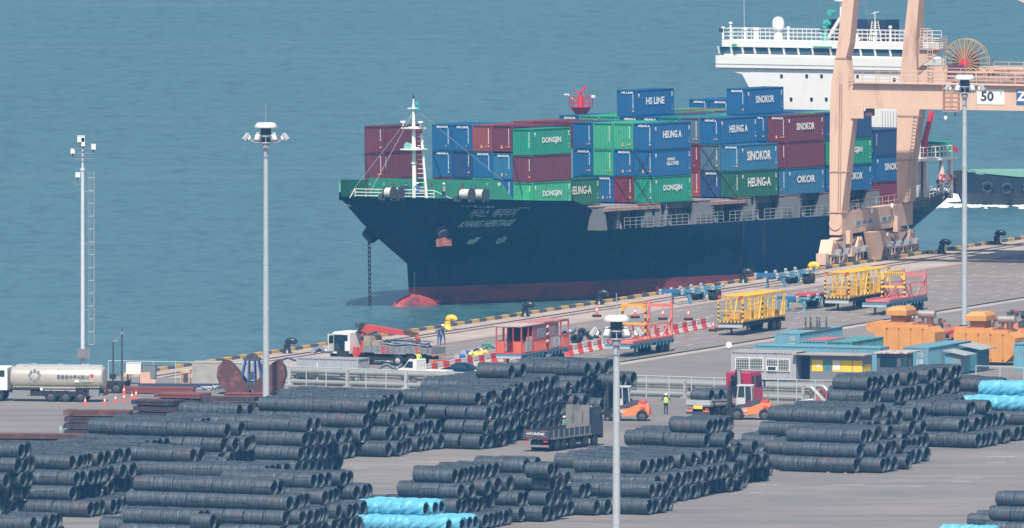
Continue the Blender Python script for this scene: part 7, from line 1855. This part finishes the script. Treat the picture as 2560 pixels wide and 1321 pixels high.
for i in range(3): bundle(328+(0,4,0)[i],(450,440,432)[i],1046,i*.56,.5,2.4,'%s bundle in the stack right of the cones'%('bottom','middle','top')[i],24,dr if i<3 else rust)
for i in range(3): bundle(385+(2,0,0)[i],500+(0,-6,0)[i],1036,i*.54+.3,.48,2.6,'%s bundle of the stack in the middle of the plate yard'%('bottom','middle','top')[i],22,lr if i==2 else dr)
for i in range(4): bundle(503+(3,0,4,0)[i],645+(5,0,-6,-10)[i],1052,i*.53,.48,2.0,'%s bundle of the dark stack at the foot of the left lamp mast'%('bottom','second','third','top')[i],12,dr)
bundle(560,655,1000,0,.6,1.5,'red brown beam beside the left lamp mast foot',12,lr)
b=MB(); b.box(0,13,0,.5,0,.45); o=b.build('steel_beam',K('navy_beam',(.03,.05,.10),.6),None,G(345,972),-.06); tag(o,'long dark navy beam lying in front of the fence','beam')
for px,py,sx_,l_ in ((370,1041,2.0,'pile of rusty scrap rods before the coil stack'),(805,985,1.6,'small heap of rusty scrap beside the coils'),(500,975,1.5,'heap of grey rope and chain on the steel beams')):
    b=MB(); r_=random.Random(px)
    for k in range(26): c=Vector((r_.uniform(0,sx_),r_.uniform(-.4,.4),r_.uniform(.05,.3))); d=Vector((r_.uniform(-.4,.4),r_.uniform(-.3,.3),r_.uniform(-.05,.15))); b.cyl(c-d,c+d,.05,n=6)
    o=b.build('scrap_heap',rust if px!=500 else lgrey,None,G(px,py),0); tag(o,l_,'scrap')
b=MB(); b.lathe([(.16,0),(.16,.5),(.1,.6),(0,.62)],n=10); b.lathe([(.16,0),(.16,.5),(.1,.6),(0,.62)],(.45,.1,0),10); o=b.build('gas_cylinder',K('gas_green',(.25,.36,.33),.5),None,G(152,1084),0); tag(o,'pair of small green cylinders at the left of the plate stack','cylinders')
# ---------------- hoses, tyres and bits on the apron ----------------
def hose(pts,r_,m,label,nm='hose'):
    a=G(*pts[0]); P=[G(*p)-a+Vector((0,0,r_+.02)) for p in pts]; Q_=[]
    for i in range(len(P)-1):
        for k in range(5): t=k/5; p0=P[max(i-1,0)];p1=P[i];p2=P[i+1];p3=P[min(i+2,len(P)-1)]; Q_.append(.5*((2*p1)+(p2-p0)*t+(2*p0-5*p1+4*p2-p3)*t*t+(3*p1-p0-3*p2+p3)*t**3))
    Q_.append(P[-1]); b=MB(); b.tube(Q_,r_,7); o=b.build(nm,m,None,a); tag(o,label,nm); return o
hs=MT['hose_silver']
hose([(1170,885),(1190,876),(1205,878),(1222,868),(1240,872),(1262,866)],.13,hs,'silver hose snaking from the green cart to the red cabin')
hose([(940,930),(965,915),(990,925),(1010,912),(1030,918),(1060,920)],.12,hs,'silver hose lying behind the small white truck')
hose([(1090,930),(1115,915),(1135,922),(1160,905),(1180,908)],.10,hs,'silver hose beside the barrier row')
hose([(782,884),(800,878),(815,884),(835,878),(850,882)],.22,hs,'grey ribbed hose behind the front of the crane truck')
hose([(935,905),(970,908),(1000,906),(1030,912)],.09,hs,'straight silver pipe under the crane truck','pipe')
hose([(700,905),(720,898),(740,904),(762,900)],.08,bluec,'blue hose on the quay behind the grab bucket')
hose([(1395,842),(1410,832),(1425,836),(1436,826)],.22,hs,'fat silver ducting right of the red cabin trailer','duct')
for i,(px,py,lay) in enumerate(((1455,842,0),(1464,839,1),(1447,858,0),(1452,852,0),(1475,850,0),(1492,846,0),(1436,858,0))):
    b=MB(); r_=.42; b.lathe([(r_*.5,-.12),(r_*.95,-.13),(r_,0),(r_*.95,.13),(r_*.5,.12),(r_*.5,-.12)],n=16,axis=2 if lay else 1); o=b.build('tyre',rubber,None,G(px,py)+Vector((0,0,.42 if not lay else .15)),.6*i); tag(o,'black tyre in the loose heap right of the red cabin, %s'%ON[i],'tyre','tyres in a loose heap on the apron')
yv=K('valve_yellow',(.72,.52,.12),.5)
for i,(px,py) in enumerate(((1180,893),(1193,895),(1206,890))):
    b=MB(); b.cyl((-.4,0,.25),(.4,0,.3),.2,n=12); b.cyl((0,0,.3),(0,.1,.6),.12,n=8); b.cyl((-.45,0,.25),(-.38,0,.25),.28,n=12); b.cyl((.38,0,.3),(.45,0,.3),.28,n=12); o=b.build('valve',yv,None,G(px,py),.4*i); tag(o,'yellow pipe valve lying by the barriers, %s'%('leftmost','middle','rightmost')[i],'valve','yellow valves on the apron')
for i,(px,py) in enumerate(((1150,902),(1166,893))):
    b=MB(); b.cyl((-.4,0,.3),(.5,0,.3),.28,n=12,m=0); b.cyl((.5,0,.3),(.62,0,.3),.34,n=12,m=1); b.cyl((-.5,0,.3),(-.4,0,.3),.34,n=12,m=1); o=b.build('hose_coupling',[bluec,lgrey],None,G(px,py),.8); tag(o,'blue hose coupling beside the barriers, %s one'%('left','right')[i],'coupling')
o=thing('hand_cart','small green flat hand cart beside the red cabin','cart',G(1216,874),.1); b=MB(); b.box(-.4,.4,-.3,.3,.2,.5); b.build('body',greenp,o); b=MB(); b.tube([(-.38,.3,.5),(-.38,.3,1.0),(.38,.3,1.0),(.38,.3,.5)],.03,5); b.build('handle',MT['locker_green'],o)
# ---------------- tug ----------------
tp=G(2395,512,WZ); tz=R(6)
tug=thing('tug_boat','dark hulled tug with green deck and tyre fenders steaming behind the ship','tug',tp,tz)
b=MB(); secs=[]
for x,w_,zt_ in ((0,1.2,3.6),(.6,2.6,3.5),(2,3.6,3.35),(5,4.0,3.0),(14,4.1,2.7),(26,4.0,2.6)):
    secs.append([Vector((x+.8 if x<3 else x,-w_*.8,-.5)),Vector((x,-w_,1.4)),Vector((x,-w_,zt_)),Vector((x,w_,zt_)),Vector((x,w_,1.4)),Vector((x+.8 if x<3 else x,w_*.8,-.5))])
b.loft(secs); b.build('hull',K('tug_hull',(.012,.02,.035),.45,dirt=(.05,.05,.06),damt=.2),tug)
b=MB(); b.loft([[Vector((.9+i,-w_,zt_)),Vector((.9+i,w_,zt_))] for i,w_,zt_ in ((0,2.2,3.55),(2,3.4,3.4),(5,3.8,3.1),(9.5,3.8,2.95))],0,False,cap=False,close=False); b.box(1.5,8.9,-3.0,3.0,3.0,3.62); b.build('foredeck',K('tug_deck',(.16,.34,.26),.7),tug)
b=MB(); b.cyl((.3,-1.6,2.4),(.3,1.6,2.4),1.2,n=18); b.cyl((-.3,-1.4,2.0),(-.3,1.4,2.0),.8,n=16); b.build('bow_fender',rubber,tug)
for x,z in ((2.6,2.0),(4.7,1.85),(6.9,1.95),(10.4,1.0),(13,1.2)):
    b=MB(); b.tube([Vector((x+.5*math.cos(t),-4.1,z+.5*math.sin(t))) for t in [k*2*math.pi/16 for k in range(17)]],.17,8); b.build('tyre_fender',K('tug_tyre',(.03,.037,.05),.8),tug)
b=MB(); b.bar((7.3,-1,3.6),(7.3,-1,4.5),.14); b.bar((7.0,-1,4.15),(7.6,-1,4.15),.12); b.build('bitt',black,tug)
b=MB(); b.prism([(9.4,3.0),(10.3,3.0),(11.4,5.4),(10.6,5.3)],-2.5,-2.3,axis=1); b.prism([(9.4,3.0),(10.3,3.0),(11.4,5.4),(10.6,5.3)],2.3,2.5,axis=1); b.box(10.8,14,-2.4,2.4,5.0,5.3); b.build('gantry',K('tug_grey',(.10,.13,.17),.6),tug)
b=MB(); b.cyl((12.2,-1.5,2.8),(12.2,-1.5,3.6),.9,n=16); b.cyl((12.2,-1.5,3.6),(12.2,-1.5,4.3),.7,n=16); b.cyl((12.2,-1.5,4.3),(12.2,-1.5,4.5),1.0,n=16); b.build('winch',K('tug_mint',(.42,.58,.52),.5),tug)
b=MB(); b.box(13.5,22,-2.6,2.6,3,7.5); b.build('wheelhouse',white,tug)
b=MB(); b.cyl((9.7,-2,3.2),(8.8,-2,7.6),.05,n=6); b.build('flag_pole',lgrey,tug)
b=MB(); b.prism([(8.85,7.1),(10.0,6.45),(10.2,6.2),(9.0,6.0)],-2.03,-1.99,axis=1,m=0); b.prism([(9.15,6.7),(9.5,6.6),(9.45,6.3),(9.2,6.35)],-2.06,-2.031,axis=1,m=1); b.build('flag',[white,redp],tug)
for x in (9.5,10.6,11.3): 
    b=MB(); b.bar((x,-4.12,1.5),(x+(.3 if x<10 else -.25),-4.12,2.3),.14,.05); b.build('hull_mark',white,tug)
person(tug.matrix_world@Vector((0,0,0)) if False else (tp+Matrix.Rotation(tz,3,'Z')@Vector((11.7,-2.2,3.2))),R(-120),'seaman in orange coat standing on the tug beside the winch',1.75,K('coat_orange',(.55,.15,.08),.8),navy,None,black,'stand')
# white wash round the tug
def foammat():
    m=bpy.data.materials.new('foam'); m.use_nodes=True; n=m.node_tree.nodes; l=m.node_tree.links; b=n['Principled BSDF']; b.inputs['Base Color'].default_value=(.72,.78,.78,1); b.inputs['Roughness'].default_value=.8
    return m
fo=foammat(); r_=random.Random(21); b=MB()
def blob(b,px,py,rx,ry,z=.03):
    c=G(px,py,WZ); pts=[]
    for k in range(10): t=2*math.pi*k/10; q=r_.uniform(.6,1.15); pts.append(Vector((c.x+rx*q*math.cos(t),c.y+ry*q*math.sin(t),WZ+z+r_.uniform(0,.02))))
    b.add(pts+[Vector((c.x,c.y,WZ+z+.12))],[(k,(k+1)%10,10) for k in range(10)])
for i in range(420):
    x=r_.uniform(2320,2600); blob(b,x,r_.gauss(511,3.2),r_.uniform(.2,.9),r_.uniform(.5,2.2))
for i in range(200): x=r_.uniform(2345,2420); blob(b,x,r_.uniform(472,512),r_.uniform(.25,1.1),r_.uniform(.5,1.8))
for i in range(0): x=r_.uniform(2330,2560); blob(b,x,r_.uniform(525,600),r_.uniform(.08,.25),r_.uniform(.1,.3))
for i in range(0): x=r_.uniform(2330,2480); blob(b,x,r_.uniform(335,390),r_.uniform(.1,.35),r_.uniform(.1,.4))
for i in range(0): x=r_.uniform(990,1500); blob(b,x,790-.06*(x-990)+r_.uniform(-1,3),r_.uniform(.1,.4),r_.uniform(.1,.3))
o=b.build('sea_foam',fo); o['kind']='stuff'; tag(o,'white churned foam on the water round the tug and stern','foam')
b=MB(); b.box(-7000,7000,-2950,9800,-7,128); hz=b.build('haze',None) if False else None
m=bpy.data.materials.new('haze_air'); m.use_nodes=True; n=m.node_tree.nodes; l=m.node_tree.links
n.remove(n['Principled BSDF']); pv=n.new('ShaderNodeVolumePrincipled'); pv.inputs['Color'].default_value=(.13,.50,1.0,1); pv.inputs['Density'].default_value=HZD; pv.inputs['Anisotropy'].default_value=0.0
l.new(pv.outputs[0],n['Material Output'].inputs['Volume'])
hz=b.build('haze',m); hz['kind']='stuff'; tag(hz,'thin blue sea haze over the harbour','haze')
bpy.context.view_layer.update()
